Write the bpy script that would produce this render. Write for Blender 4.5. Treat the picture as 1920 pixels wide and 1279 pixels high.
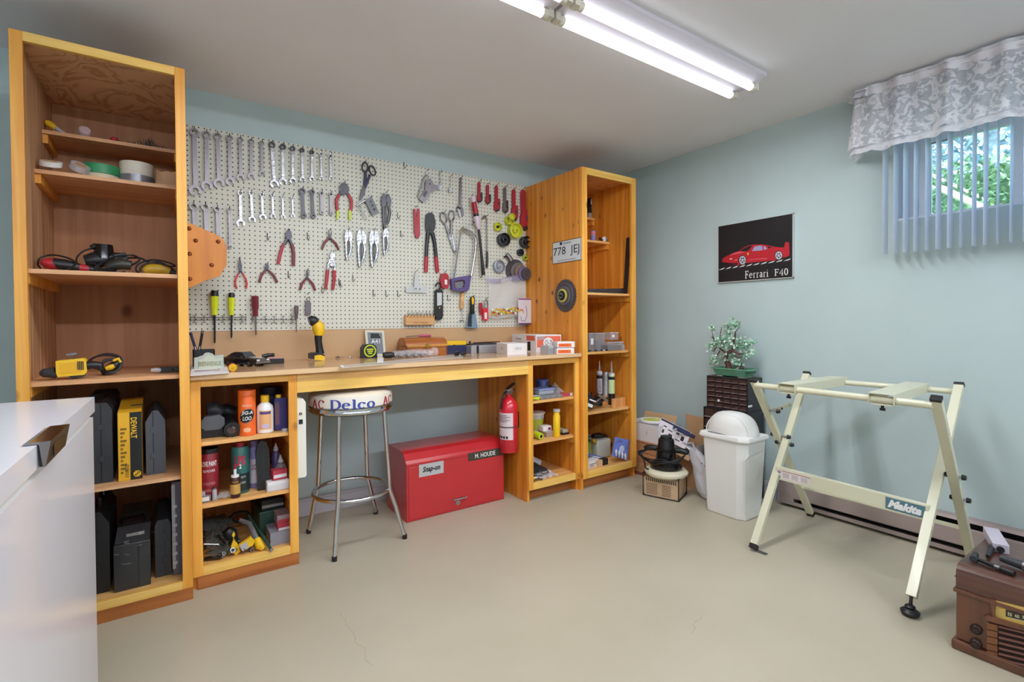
import bpy,bmesh,math,random
from math import sin,cos,pi,radians,sqrt,atan2
from mathutils import Vector,Matrix,noise
import numpy as np
random.seed(7)
S=bpy.context.scene
for o in list(bpy.data.objects):bpy.data.objects.remove(o)
COL=S.collection
FPX=937.1557
FW=Vector((0.567624,0.823142,-0.015499));RT=Vector((0.823170,-0.567761,-0.006199));UP=Vector((0.013903,0.009240,0.999861))
CAM=Vector((0,-3.1624,1.1578))
cd=bpy.data.cameras.new('camera');cam=bpy.data.objects.new('camera',cd);COL.objects.link(cam)
cam.matrix_world=Matrix(((RT.x,UP.x,-FW.x,CAM.x),(RT.y,UP.y,-FW.y,CAM.y),(RT.z,UP.z,-FW.z,CAM.z),(0,0,0,1)))
cd.sensor_width=36;cd.lens=36*FPX/1920;cd.shift_y=-22.9165/1920;cd.clip_start=.05
S.camera=cam
wd=bpy.data.worlds.new('world');S.world=wd;wd.use_nodes=True
nt=wd.node_tree;sk=nt.nodes.new('ShaderNodeTexSky');sk.sky_type='NISHITA';sk.sun_disc=False;sk.sun_elevation=radians(38);sk.sun_rotation=radians(200)
nt.links.new(sk.outputs[0],nt.nodes['Background'].inputs[0]);nt.nodes['Background'].inputs[1].default_value=1.3
S.view_settings.view_transform='Standard';S.view_settings.look='None';S.view_settings.gamma=1;S.view_settings.exposure=0.0
try:S.view_settings.use_curve_mapping=False
except Exception:pass
TUBE_STRENGTH=2.6;TUBE_WATTS=9.0;REAR_STRENGTH=58.0
try:
 S.cycles.max_bounces=10;S.cycles.diffuse_bounces=6;S.cycles.transparent_max_bounces=24;S.cycles.use_denoising=True
 S.cycles.sample_clamp_indirect=6;S.cycles.caustics_reflective=False;S.cycles.caustics_refractive=False
except Exception:pass
def at(px,py,ax,v):
 """point of the sight line through a pixel of the photograph on the plane axis=v (metres)"""
 d=FW+RT*((px-960)/FPX)+UP*((639.5-22.9165-py)/FPX)
 i='xyz'.index(ax);t=(v-CAM[i])/d[i]
 return CAM+d*t
def Y(px,py,y):return at(px,py,'y',y)
def Z(px,py,z):return at(px,py,'z',z)
def X(px,py,x):return at(px,py,'x',x)
V=Vector
def lin(c):
 if isinstance(c,str):
  c=c.lstrip('#');c=[int(c[i:i+2],16)/255 for i in(0,2,4)]
 return tuple(((x+.055)/1.055)**2.4 if x>.04045 else x/12.92 for x in c)+(1,)
MATS={}
def mat(name,col,rough=.5,metal=0.,var=0.,vs=6.,bump=0.,bs=60.,trans=0.,alpha=1.,emit=0.,coat=0.,spec=.5):
 if name in MATS:return MATS[name]
 m=bpy.data.materials.new(name);m.use_nodes=True;MATS[name]=m
 n=m.node_tree.nodes;l=m.node_tree.links;b=n['Principled BSDF']
 b.inputs['Base Color'].default_value=lin(col);b.inputs['Roughness'].default_value=rough;b.inputs['Metallic'].default_value=metal
 b.inputs['Transmission Weight'].default_value=trans;b.inputs['Alpha'].default_value=alpha;b.inputs['Coat Weight'].default_value=coat;b.inputs['Coat Roughness'].default_value=.08
 b.inputs['Specular IOR Level'].default_value=spec
 if emit:b.inputs['Emission Color'].default_value=lin(col);b.inputs['Emission Strength'].default_value=emit
 tc=n.new('ShaderNodeTexCoord')
 if var:
  nz=n.new('ShaderNodeTexNoise');nz.inputs['Scale'].default_value=vs;nz.inputs['Detail'].default_value=5;l.new(tc.outputs['Object'],nz.inputs['Vector'])
  mr=n.new('ShaderNodeMapRange');mr.inputs['From Min'].default_value=.3;mr.inputs['From Max'].default_value=.7;mr.inputs['To Min'].default_value=1-var;mr.inputs['To Max'].default_value=1+var;l.new(nz.outputs[0],mr.inputs['Value'])
  mx=n.new('ShaderNodeVectorMath');mx.operation='SCALE';mx.inputs[0].default_value=lin(col)[:3];l.new(mr.outputs[0],mx.inputs['Scale']);l.new(mx.outputs[0],b.inputs['Base Color'])
 if bump:
  nz2=n.new('ShaderNodeTexNoise');nz2.inputs['Scale'].default_value=bs;nz2.inputs['Detail'].default_value=3;l.new(tc.outputs['Object'],nz2.inputs['Vector'])
  bp=n.new('ShaderNodeBump');bp.inputs['Strength'].default_value=bump;bp.inputs['Distance'].default_value=.01;l.new(nz2.outputs[0],bp.inputs['Height']);l.new(bp.outputs[0],b.inputs['Normal'])
 return m
def wood(name,c1,c2,knot='#6b3410',axis='z',rough=.42,kn=1.,ks=3.2,gs=26.,swirl=False,coat=.06):
 """procedural timber: long grain along one axis, optional knots"""
 if name in MATS:return MATS[name]
 m=bpy.data.materials.new(name);m.use_nodes=True;MATS[name]=m
 n=m.node_tree.nodes;l=m.node_tree.links;b=n['Principled BSDF']
 b.inputs['Roughness'].default_value=rough;b.inputs['Coat Weight'].default_value=coat;b.inputs['Coat Roughness'].default_value=.25
 ge=n.new('ShaderNodeNewGeometry')
 mp=n.new('ShaderNodeMapping');l.new(ge.outputs['Position'],mp.inputs['Vector'])
 sc={'z':(gs,gs,1.1),'x':(1.1,gs,gs),'y':(gs,1.1,gs)}[axis]
 if swirl:sc=(4.5,3,1.6)
 mp.inputs['Scale'].default_value=sc
 nz=n.new('ShaderNodeTexNoise');nz.inputs['Scale'].default_value=1;nz.inputs['Detail'].default_value=4;nz.inputs['Distortion'].default_value=.6;l.new(mp.outputs[0],nz.inputs['Vector'])
 src=nz.outputs[0]
 if swirl:
  mm=n.new('ShaderNodeMath');mm.operation='MULTIPLY';mm.inputs[1].default_value=9;l.new(nz.outputs[0],mm.inputs[0])
  pp=n.new('ShaderNodeMath');pp.operation='PINGPONG';pp.inputs[1].default_value=.5;l.new(mm.outputs[0],pp.inputs[0])
  p2=n.new('ShaderNodeMath');p2.operation='MULTIPLY';p2.inputs[1].default_value=2;l.new(pp.outputs[0],p2.inputs[0]);src=p2.outputs[0]
 cr=n.new('ShaderNodeValToRGB');cr.color_ramp.elements[0].position=.08 if swirl else.33;cr.color_ramp.elements[0].color=lin(c2);cr.color_ramp.elements[1].position=.5 if swirl else.66;cr.color_ramp.elements[1].color=lin(c1);l.new(src,cr.inputs[0])
 out=cr.outputs[0]
 n3=n.new('ShaderNodeTexNoise');n3.inputs['Scale'].default_value=2.1;l.new(ge.outputs['Position'],n3.inputs['Vector'])
 mr=n.new('ShaderNodeMapRange');mr.inputs['From Min'].default_value=.3;mr.inputs['From Max'].default_value=.7;mr.inputs['To Min'].default_value=.87;mr.inputs['To Max'].default_value=1.1;l.new(n3.outputs[0],mr.inputs['Value'])
 sm=n.new('ShaderNodeVectorMath');sm.operation='SCALE';l.new(out,sm.inputs[0]);l.new(mr.outputs[0],sm.inputs['Scale']);out=sm.outputs[0]
 if kn:
  mk=n.new('ShaderNodeMapping');l.new(ge.outputs['Position'],mk.inputs['Vector'])
  mk.inputs['Scale'].default_value={'z':(1.4,1.4,1),'x':(1,1.4,1.4),'y':(1.4,1,1.4)}[axis];mk.inputs['Location'].default_value=(.31,.17,.23)
  vo=n.new('ShaderNodeTexVoronoi');vo.inputs['Scale'].default_value=ks;l.new(mk.outputs[0],vo.inputs['Vector'])
  kr=n.new('ShaderNodeMapRange');kr.inputs['From Min'].default_value=.05;kr.inputs['From Max'].default_value=.15;kr.inputs['To Min'].default_value=kn;kr.inputs['To Max'].default_value=0;l.new(vo.outputs['Distance'],kr.inputs['Value'])
  mx=n.new('ShaderNodeMixRGB');l.new(kr.outputs[0],mx.inputs[0]);l.new(out,mx.inputs[1]);mx.inputs[2].default_value=lin(knot);out=mx.outputs[0]
 l.new(out,b.inputs['Base Color'])
 return m
PINE=wood('pine_upright','#f2b450','#dc9230',axis='z',ks=4.5)
PINEX=wood('pine_rail','#f0b44e','#d88e2e',axis='x')
PINEY=wood('pine_side','#ea9f3c','#cb7620',axis='z',kn=1,ks=6)
OCHR=wood('ochre_rail','#e6ac52','#cf8f38',axis='x')
PALE=wood('pale_pine_rail','#f6cd74','#e6b04c',axis='x')
APR=wood('apron_strip','#e5b26c','#c98f48',axis='x')
TOE=wood('toe_board','#b87036','#95531f',axis='x',kn=.7,ks=1.5)
PLY=wood('plywood_grain','#dcb086','#a3754c',axis='z',kn=0,rough=.6,coat=0,gs=40)
PLYB=wood('plywood_back','#c69168','#b57f57',axis='z',kn=.8,ks=3.4,rough=.6,coat=0,knot='#63371d')
PLYT=wood('plywood_swirl','#dcae84','#bd8c63',kn=0,rough=.6,coat=0,swirl=True)
SHELF=wood('shelf_board','#e3b487','#cf9768',axis='x',kn=0,rough=.5,coat=.05)
SHELFY=wood('shelf_pine','#eebc79','#d99b52',axis='x',kn=.6,ks=4,rough=.45,coat=.1)
INR=wood('pine_inside','#e2a465','#c98246',axis='z',kn=1,ks=5.0,rough=.5,coat=.1)
CHERRY=wood('varnished_plaque','#dd8d2c','#c27420',axis='z',kn=0,gs=14)
DARKW=wood('radio_walnut','#5f3a2c','#44261d',axis='y',kn=0,rough=.3,gs=20,coat=.5)
RADW=wood('radio_front','#6b402a','#50301f',axis='z',kn=0,rough=.35,gs=20,coat=.4)
CHEST=wood('chest_wood','#b5692a','#8f4c1c',axis='x',kn=0,rough=.3,coat=.4)
BLOCK=wood('bare_block','#dcae77','#c3925b',axis='x',kn=0)
CARD=mat('cardboard','#c79e74',.85,var=.08)
KRAFT=mat('kraft_paper','#c9a57e',.9,var=.1)
WHT=mat('white_plastic','#e8e8e8',.4)
PAPER=mat('white_paper','#e6e3e4',.7,var=.03,vs=30)
BLK=mat('black_plastic','#17181b',.42)
BLKG=mat('black_gloss','#101114',.15)
DKG=mat('dark_grey_plastic','#2e3136',.5)
GRY=mat('grey_plastic','#7b7d82',.5)
LGR=mat('light_grey_plastic','#b4b5ba',.45)
RED=mat('red_rubber','#a81e2e',.4)
DRED=mat('dark_red_rubber','#6e1723',.4)
YEL=mat('yellow_plastic','#e9bd1f',.4)
LIME=mat('lime_plastic','#c8d92e',.35)
ORG=mat('orange_paint','#e6651e',.4)
NAVY=mat('navy_plastic','#232a52',.4)
PURP=mat('purple_plastic','#57487e',.4)
GRN=mat('green_plastic','#2b8a58',.45)
DGRN=mat('dark_green_plastic','#24493d',.45)
BLU=mat('blue_plastic','#4a62a8',.4)
CHR=mat('chrome','#d2d4d8',.08,1.)
POL=mat('polished_steel','#b2b3b8',.3,1.,bump=.5,bs=70)
SAT=mat('satin_steel','#827d82',.4,1.,var=.06,vs=40)
DST=mat('dark_steel','#4c4b50',.35,1.)
BRS=mat('brass','#b08a3e',.35,1.)
COPR=mat('copper_stud','#8a4c31',.35,.8)
CRD=mat('cord_rubber','#141417',.5)
CLR=mat('clear_plastic','#dfe3ea',.12,alpha=.32)
CLRT=mat('cloudy_plastic','#d8dae2',.25,alpha=.55)
INK=mat('black_ink','#141414',.6)
INKW=mat('white_ink','#ececec',.6)
INKR=mat('red_ink','#a3203a',.5)
INKB=mat('blue_ink','#35459a',.5)
INKG=mat('grey_ink','#7d7d84',.6)
CREAM=mat('cream_paint','#d3d2b8',.35,coat=.2)
PINK=mat('pink_paper','#e0a5b4',.6)
class MB:
 def __init__(s):s.v=[];s.f=[];s.mi=[];s.sm=[];s.M=None
 def add(s,vs,fs,m=0,sm=False):
  k=len(s.v)
  s.v+=[tuple(s.M@V(p))if s.M is not None else tuple(p)for p in vs]
  s.f+=[tuple(i+k for i in f)for f in fs];s.mi+=[m]*len(fs);s.sm+=[sm]*len(fs);return s
 def box(s,a,b,m=0):
  (x0,y0,z0),(x1,y1,z1)=[[min(a[i],b[i])for i in range(3)],[max(a[i],b[i])for i in range(3)]]
  return s.add([(x0,y0,z0),(x1,y0,z0),(x1,y1,z0),(x0,y1,z0),(x0,y0,z1),(x1,y0,z1),(x1,y1,z1),(x0,y1,z1)],
     [(0,3,2,1),(4,5,6,7),(0,1,5,4),(1,2,6,5),(2,3,7,6),(3,0,4,7)],m)
 def obox(s,c,ax,ay,az,m=0):
  """oriented box: centre and three half-axis vectors"""
  c,ax,ay,az=V(c),V(ax),V(ay),V(az)
  P=[c+ax*i+ay*j+az*k for k in(-1,1)for j in(-1,1)for i in(-1,1)]
  return s.add(P,[(0,2,3,1),(4,5,7,6),(0,1,5,4),(1,3,7,5),(3,2,6,7),(2,0,4,6)],m)
 def bar(s,p,q,w,t,side=(0,1,0),m=0,w2=None,t2=None):
  """tapered rectangular bar p->q; w along side x dir, t along side"""
  p,q=V(p),V(q);d=(q-p).normalized();b=V(side);b=(b-d*b.dot(d)).normalized();a=d.cross(b)
  w2=w if w2 is None else w2;t2=t if t2 is None else t2
  P=[p+a*w/2*i+b*t/2*j for i,j in((-1,-1),(1,-1),(1,1),(-1,1))]+[q+a*w2/2*i+b*t2/2*j for i,j in((-1,-1),(1,-1),(1,1),(-1,1))]
  return s.add(P,[(0,3,2,1),(4,5,6,7),(0,1,5,4),(1,2,6,5),(2,3,7,6),(3,0,4,7)],m)
 def cyl(s,p,q,r,r2=None,n=14,m=0,sm=True,caps=True):
  p,q=V(p),V(q);r2=r if r2 is None else r2;d=(q-p).normalized()
  a=d.orthogonal().normalized();b=d.cross(a)
  P=[p+(a*cos(2*pi*i/n)+b*sin(2*pi*i/n))*r for i in range(n)]+[q+(a*cos(2*pi*i/n)+b*sin(2*pi*i/n))*r2 for i in range(n)]
  s.add(P,[(i,(i+1)%n,n+(i+1)%n,n+i)for i in range(n)],m,sm)
  if caps:
   if r>1e-6:s.add(P[:n],[tuple(range(n-1,-1,-1))],m)
   if r2>1e-6:s.add(P[n:],[tuple(range(n))],m)
  return s
 def tube(s,path,r,n=7,m=0,flat=1.,nrm=None,closed=False):
  """sweep along points; r a number or list; flat squeezes along nrm"""
  path=[V(p)for p in path];N=len(path);rr=r if isinstance(r,(list,tuple))else[r]*N
  a=None;P=[]
  for i,p in enumerate(path):
   d=(path[(i+1)%N]-path[i-1])if closed else(path[min(i+1,N-1)]-path[max(i-1,0)])
   d=d.normalized()if d.length>1e-9 else V((0,0,1))
   if nrm is not None:b=V(nrm);b=(b-d*b.dot(d)).normalized();a=d.cross(b)
   else:
    if a is None:a=d.orthogonal().normalized()
    a=(a-d*a.dot(d)).normalized();b=d.cross(a)
   P+=[p+(a*cos(2*pi*k/n)+b*sin(2*pi*k/n)*flat)*rr[i]for k in range(n)]
  F=[(i*n+k,i*n+(k+1)%n,((i+1)%N)*n+(k+1)%n,((i+1)%N)*n+k)for i in range(N if closed else N-1)for k in range(n)]
  s.add(P,F,m,True)
  if not closed:s.add(P[:n],[tuple(range(n-1,-1,-1))],m);s.add(P[-n:],[tuple(range(n))],m)
  return s
 def lathe(s,prof,c=(0,0,0),ax=(0,0,1),n=20,m=0,sm=True,sy=1.):
  c=V(c);d=V(ax).normalized();a=V((1,0,0))if abs(d.z)>.9 else d.orthogonal().normalized();b=d.cross(a)
  P=[]
  for r,z in prof:P+=[c+d*z+(a*cos(2*pi*k/n)+b*sin(2*pi*k/n)*sy)*r for k in range(n)]
  N=len(prof)
  s.add(P,[(i*n+k,i*n+(k+1)%n,(i+1)*n+(k+1)%n,(i+1)*n+k)for i in range(N-1)for k in range(n)],m,sm)
  if prof[0][0]>1e-5:s.add(P[:n],[tuple(range(n-1,-1,-1))],m)
  if prof[-1][0]>1e-5:s.add(P[-n:],[tuple(range(n))],m)
  return s
 def ell(s,c,r,m=0,n=14,k=9):
  r=r if isinstance(r,(list,tuple))else(r,r,r)
  P=[V((c[0]+r[0]*sin(pi*j/k)*cos(2*pi*i/n),c[1]+r[1]*sin(pi*j/k)*sin(2*pi*i/n),c[2]-r[2]*cos(pi*j/k)))for j in range(k+1)for i in range(n)]
  return s.add(P,[(j*n+i,j*n+(i+1)%n,(j+1)*n+(i+1)%n,(j+1)*n+i)for j in range(k)for i in range(n)],m,True)
 def prism(s,pts,d,m=0,m2=None):
  """polygon of 3D points extruded by vector d"""
  pts=[V(p)for p in pts];d=V(d);n=len(pts)
  nn=V((0,0,0))
  for i in range(n):nn+=pts[i].cross(pts[(i+1)%n])
  if nn.dot(d)>0:pts=pts[::-1]
  s.add(pts,[tuple(range(n))],m)
  s.add([p+d for p in pts],[tuple(range(n-1,-1,-1))],m)
  return s.add(pts+[p+d for p in pts],[(i,i+n,(i+1)%n+n,(i+1)%n)for i in range(n)],m if m2 is None else m2)
 def ring(s,c,r0,r1,d,a,b,n=20,m=0,a0=0,a1=2*pi):
  """flat annulus (or arc) with thickness vector d, in the plane of a, b"""
  c,d,a,b=V(c),V(d),V(a),V(b);full=abs(a1-a0-2*pi)<1e-6;k=n if full else n+1
  P=[]
  for off in(0,1):
   for r in(r0,r1):P+=[c+d*off+(a*cos(a0+(a1-a0)*i/n)+b*sin(a0+(a1-a0)*i/n))*r for i in range(k)]
  F=[]
  for i in range(n):
   j=(i+1)%k
   F+=[(i,j,k+j,k+i),(2*k+i,3*k+i,3*k+j,2*k+j),(i,2*k+i,2*k+j,j),(k+i,k+j,3*k+j,3*k+i)]
  if not full:F+=[(0,k,3*k,2*k),(k-1,3*k-1,4*k-1,2*k-1)]
  return s.add(P,F,m)
 def quad(s,a,b,c,d,m=0):return s.add([a,b,c,d],[(0,1,2,3)],m)
 def grid(s,fn,nu,nv,m=0,sm=True):
  P=[fn(i/nu,j/nv)for j in range(nv+1)for i in range(nu+1)]
  return s.add(P,[(j*(nu+1)+i,j*(nu+1)+i+1,(j+1)*(nu+1)+i+1,(j+1)*(nu+1)+i)for j in range(nv)for i in range(nu)],m,sm)
 def text(s,body,c,right,up,w,h,d=.0006,m=0,shear=0,bold=0.,curve=None):
  """raised lettering fitted to w x h, centred at c"""
  k=(body,shear,bold)
  if k not in TEXTS:
   cu=bpy.data.curves.new('t','FONT');cu.body=body;cu.resolution_u=2;cu.shear=shear;cu.offset=bold;cu.size=1
   ob=bpy.data.objects.new('t',cu);COL.objects.link(ob);bpy.context.view_layer.update()
   me=bpy.data.meshes.new_from_object(ob.evaluated_get(bpy.context.evaluated_depsgraph_get()))
   vs=[v.co.copy()for v in me.vertices];fs=[tuple(p.vertices)for p in me.polygons]
   bpy.data.objects.remove(ob);bpy.data.curves.remove(cu);bpy.data.meshes.remove(me);TEXTS[k]=(vs,fs)
  vs,fs=TEXTS[k]
  x0=min(v.x for v in vs);x1=max(v.x for v in vs);y0=min(v.y for v in vs);y1=max(v.y for v in vs)
  r=V(right).normalized();u=V(up).normalized();nn=r.cross(u);c=V(c)
  P=[]
  for v in vs:
   a=((v.x-x0)/(x1-x0)-.5)*w;b=((v.y-y0)/(y1-y0)-.5)*h
   P.append(curve(a,b)if curve else c+r*a+u*b+nn*d)
  return s.add(P,fs,m)
TEXTS={}
def mesh_obj(name,mb,mats,base=None):
 """mesh recentred on its own bottom centre; returns the object, placed in world space"""
 P=mb.v;lo=[min(p[i]for p in P)for i in range(3)];hi=[max(p[i]for p in P)for i in range(3)]
 c=V(((lo[0]+hi[0])/2,(lo[1]+hi[1])/2,lo[2]))if base is None else V(base)
 me=bpy.data.meshes.new(name);me.from_pydata([V(p)-c for p in P],[],mb.f)
 for m in(mats if isinstance(mats,(list,tuple))else[mats]):me.materials.append(m)
 me.polygons.foreach_set('material_index',mb.mi);me.polygons.foreach_set('use_smooth',mb.sm);me.update()
 if any(mb.sm):
  bm=bmesh.new();bm.from_mesh(me)
  for e in bm.edges:
   if len(e.link_faces)==2 and e.calc_face_angle(0)>.7:e.smooth=False
  bm.to_mesh(me);bm.free()
 ob=bpy.data.objects.new(name,me);COL.objects.link(ob);ob.location=c;ob['_b']=lo+hi
 return ob
def one(name,label,cat,mb,mats,group=None,bev=0):
 o=mesh_obj(name,mb,mats);o['label']=label;o['category']=cat
 if group:o['group']=group
 del o['_b'];bevel(o,bev);return o
def bevel(o,w,seg=2):
 if w:
  b=o.modifiers.new('bevel','BEVEL');b.width=w;b.segments=seg;b.limit_method='ANGLE';b.angle_limit=radians(40)
class Thing:
 def __init__(s,name,label,cat,group=None,kind=None):s.a=(name,label,cat,group,kind);s.ps=[]
 def part(s,name,mb,mats,parent=None,bev=0,label=None,kind=None):
  o=mesh_obj(name,mb,mats);s.ps.append((o,parent));bevel(o,bev)
  if label:o['label']=label
  if kind:o['kind']=kind
  return o
 def copy_part(s,src,off,name=None,parent=None):
  o=src.copy();COL.objects.link(o);o.location=src.location+V(off);b=list(src['_b']);o['_b']=[b[0]+off[0],b[1]+off[1],b[2]+off[2],b[3]+off[0],b[4]+off[1],b[5]+off[2]]
  s.ps.append((o,parent));return o
 def done(s):
  lo=[min(p['_b'][i]for p,_ in s.ps)for i in range(3)];hi=[max(p['_b'][i+3]for p,_ in s.ps)for i in range(3)]
  c=V(((lo[0]+hi[0])/2,(lo[1]+hi[1])/2,lo[2]));name,label,cat,group,kind=s.a
  e=bpy.data.objects.new(name,None);e.empty_display_size=.05;COL.objects.link(e);e.location=c
  if kind:e['kind']=kind
  else:e['label']=label;e['category']=cat
  if group:e['group']=group
  loc={p:p.location.copy()for p,_ in s.ps}
  for p,par in s.ps:
   p.parent=par or e;p.location=loc[p]-(loc[par]if par else c)
  for p,_ in s.ps:
   if '_b' in p:del p['_b']
  s.e=e;return e
def struct(name,mb,mats,bev=0):
 o=mesh_obj(name,mb,mats,base=(0,0,0));del o['_b'];o['kind']='structure';bevel(o,bev);return o
def bx(*a,m=0):return MB().box(*a,m=m)
def clone(root,off,label,group=None):
 r=root.copy();COL.objects.link(r);r.location=root.location+V(off);r['label']=label
 if group:r['group']=group
 for ch in list(root.children):
  c=ch.copy();COL.objects.link(c);c.parent=r
  for g in ch.children:d=g.copy();COL.objects.link(d);d.parent=c
 return r
# ================================================================ room shell
H=2.401;XR=3.209;XL=-2.3;YF=-5.2
wallm=mat('wall_paint_teal','#b8c9ca',.7,var=.03,vs=3,bump=.06,bs=220)
ceilm=mat('ceiling_paint','#e6e5e9',.85,var=.02,vs=2,bump=.08,bs=180)
def floor_mat():
 m=bpy.data.materials.new('painted_concrete');m.use_nodes=True;n=m.node_tree.nodes;l=m.node_tree.links;b=n['Principled BSDF']
 g=n.new('ShaderNodeNewGeometry');nz=n.new('ShaderNodeTexNoise');nz.inputs['Scale'].default_value=1.7;nz.inputs['Detail'].default_value=7;l.new(g.outputs['Position'],nz.inputs['Vector'])
 cr=n.new('ShaderNodeValToRGB');cr.color_ramp.elements[0].position=.3;cr.color_ramp.elements[0].color=lin('#aea691');cr.color_ramp.elements[1].position=.7;cr.color_ramp.elements[1].color=lin('#b8b09c');l.new(nz.outputs[0],cr.inputs[0])
 v=n.new('ShaderNodeTexVoronoi');v.inputs['Scale'].default_value=3.1;l.new(g.outputs['Position'],v.inputs['Vector'])
 mr=n.new('ShaderNodeMapRange');mr.inputs['From Min'].default_value=.012;mr.inputs['From Max'].default_value=.022;mr.inputs['To Min'].default_value=.55;mr.inputs['To Max'].default_value=0;l.new(v.outputs['Distance'],mr.inputs['Value'])
 mx=n.new('ShaderNodeMixRGB');l.new(mr.outputs[0],mx.inputs[0]);l.new(cr.outputs[0],mx.inputs[1]);mx.inputs[2].default_value=lin('#7d7464')
 sx=n.new('ShaderNodeSeparateXYZ');l.new(g.outputs['Position'],sx.inputs[0])
 n2=n.new('ShaderNodeTexNoise');n2.inputs['Scale'].default_value=9;n2.inputs['Detail'].default_value=6;l.new(g.outputs['Position'],n2.inputs['Vector'])
 def M(op,a,b_=None,c=None):
  q=n.new('ShaderNodeMath');q.operation=op
  for i,t in enumerate((a,b_,c)):
   if t is None:continue
   if isinstance(t,(int,float)):q.inputs[i].default_value=t
   else:l.new(t,q.inputs[i])
  return q.outputs[0]
 fac=mx.outputs[0]
 for(xa,ya,dx,dy,L)in CRACKS:
  u=M('ADD',M('MULTIPLY',M('SUBTRACT',sx.outputs[0],xa),dx),M('MULTIPLY',M('SUBTRACT',sx.outputs[1],ya),dy))
  w=M('ADD',M('MULTIPLY',M('SUBTRACT',sx.outputs[0],xa),-dy),M('MULTIPLY',M('SUBTRACT',sx.outputs[1],ya),dx))
  w=M('ABSOLUTE',M('ADD',w,M('MULTIPLY',M('SUBTRACT',n2.outputs[0],.5),.1)))
  on=M('MULTIPLY',M('LESS_THAN',w,.0012),M('MULTIPLY',M('GREATER_THAN',u,0),M('LESS_THAN',u,L)))
  m2=n.new('ShaderNodeMixRGB');l.new(M('MULTIPLY',on,.55),m2.inputs[0]);l.new(fac,m2.inputs[1]);m2.inputs[2].default_value=lin('#8a7f6c');fac=m2.outputs[0]
 l.new(fac,b.inputs['Base Color']);b.inputs['Roughness'].default_value=.33;b.inputs['Specular IOR Level'].default_value=.35
 bp=n.new('ShaderNodeBump');bp.inputs['Strength'].default_value=.05;bp.inputs['Distance'].default_value=.02;l.new(n2.outputs[0],bp.inputs['Height']);l.new(bp.outputs[0],b.inputs['Normal'])
 return m
CRACKS=[]
for(a,b)in(((637,1150),(700,1250)),((1312,1153),(1298,1190))):
 A=Z(*a,0);B=Z(*b,0);d=B-A;CRACKS.append((A.x,A.y,d.x/d.length,d.y/d.length,d.length))
struct('floor',bx((XL,YF,-.1),(XR+.3,.12,0)),floor_mat())
struct('ceiling',bx((XL,YF,H),(XR+.3,.12,H+.1)),ceilm)
struct('wall_back',bx((XL,0,0),(XR+.3,.12,H)),wallm)
struct('wall_left',bx((XL-.12,YF,-.1),(XL,.12,H+.1)),wallm)
struct('wall_front',bx((XL-.12,YF-.12,-.1),(XR+.3,YF,H+.1)),wallm)
WY0,WY1,WZ0,WZ1=-2.118,-3.05,1.677,2.178
mb=MB();t=.30
mb.box((XR,YF,0),(XR+t,.12,WZ0));mb.box((XR,YF,WZ1),(XR+t,.12,H));mb.box((XR,WY0,WZ0),(XR+t,.12,WZ1));mb.box((XR,YF,WZ0),(XR+t,WY1,WZ1))
struct('wall_right',mb,wallm)
trimw=mat('trim_white','#c9c6ce',.45)
def baseb(name,a,b,nrm):
 a,b,nrm=V(a),V(b),V(nrm);mb=MB();z=V((0,0,1))
 for(h0,h1,t)in((0,.072,.012),(.072,.088,.016),(.088,.104,.009)):
  mb.obox((a+b)/2+nrm*t/2+z*(h0+h1)/2,(b-a)/2,nrm*t/2,z*(h1-h0)/2)
 return struct(name,mb,trimw)
baseb('baseboard_back',(XL,0,0),(XR,0,0),(0,-1,0))
baseb('baseboard_right',(XR,0,0),(XR,-1.50,0),(-1,0,0))
baseb('baseboard_left',(XL,0,0),(XL,YF,0),(1,0,0))
wf=mat('window_vinyl','#e9ecf2',.4)
win=Thing('window_1','','',kind='structure')
x0=XR+.13
mb=MB()
for(a,b,c,d)in((WY0,WY0-.055,WZ0,WZ1),(WY1,WY1+.055,WZ0,WZ1),(WY0-.0551,WY1+.0551,WZ1-.05,WZ1),(WY0-.0551,WY1+.0551,WZ0,WZ0+.012)):mb.box((x0,a,c),(x0+.08,b,d))
win.part('window_frame',mb,wf,bev=.003)
mb=MB();s0,s1=WY0-.06,WY1+.06
for(a,b,c,d)in((s0,s0-.05,WZ0+.012,WZ1-.05),(s1,s1+.04,WZ0+.012,WZ1-.05),(s0-.0501,-2.5449,WZ1-.085,WZ1-.05),(-2.6001,s1+.0401,WZ1-.085,WZ1-.05),(s0-.0501,-2.5449,WZ0+.012,WZ0+.03),(-2.6001,s1+.0401,WZ0+.012,WZ0+.03),(-2.545,-2.6,WZ0+.012,WZ1-.05)):mb.box((x0+.02,a,c),(x0+.055,b,d))
sash=win.part('window_sash',mb,wf,bev=.003)
mb=bx((x0+.01,s0-.048,1.86),(x0+.02,s0-.034,1.90));win.part('sash_latch',mb,wf,parent=sash)
g=bpy.data.materials.new('window_glass');g.use_nodes=True;n=g.node_tree.nodes;l=g.node_tree.links;n.remove(n['Principled BSDF'])
tr=n.new('ShaderNodeBsdfTransparent');gl=n.new('ShaderNodeBsdfGlossy');gl.inputs['Roughness'].default_value=.02;fr=n.new('ShaderNodeFresnel');fr.inputs[0].default_value=1.3;ms=n.new('ShaderNodeMixShader')
l.new(fr.outputs[0],ms.inputs[0]);l.new(tr.outputs[0],ms.inputs[1]);l.new(gl.outputs[0],ms.inputs[2]);l.new(ms.outputs[0],n['Material Output'].inputs[0]);tr.inputs[0].default_value=(.93,.97,.99,1)
win.part('pane',bx((x0+.035,s0-.04,WZ0+.02),(x0+.039,s1+.03,WZ1-.07)),g)
mb=MB();c0=X(1725,268,x0+.03);mb.box((x0+.031,c0.y,c0.z-.02),(x0+.034,c0.y-.115,c0.z+.014));mb.box((x0+.0305,c0.y-.004,c0.z-.016),(x0+.0312,c0.y-.111,c0.z+.010),m=1)
st=win.part('sticker',mb,[NAVY,mat('sticker_blue','#c7d3ee',.5)])
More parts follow.
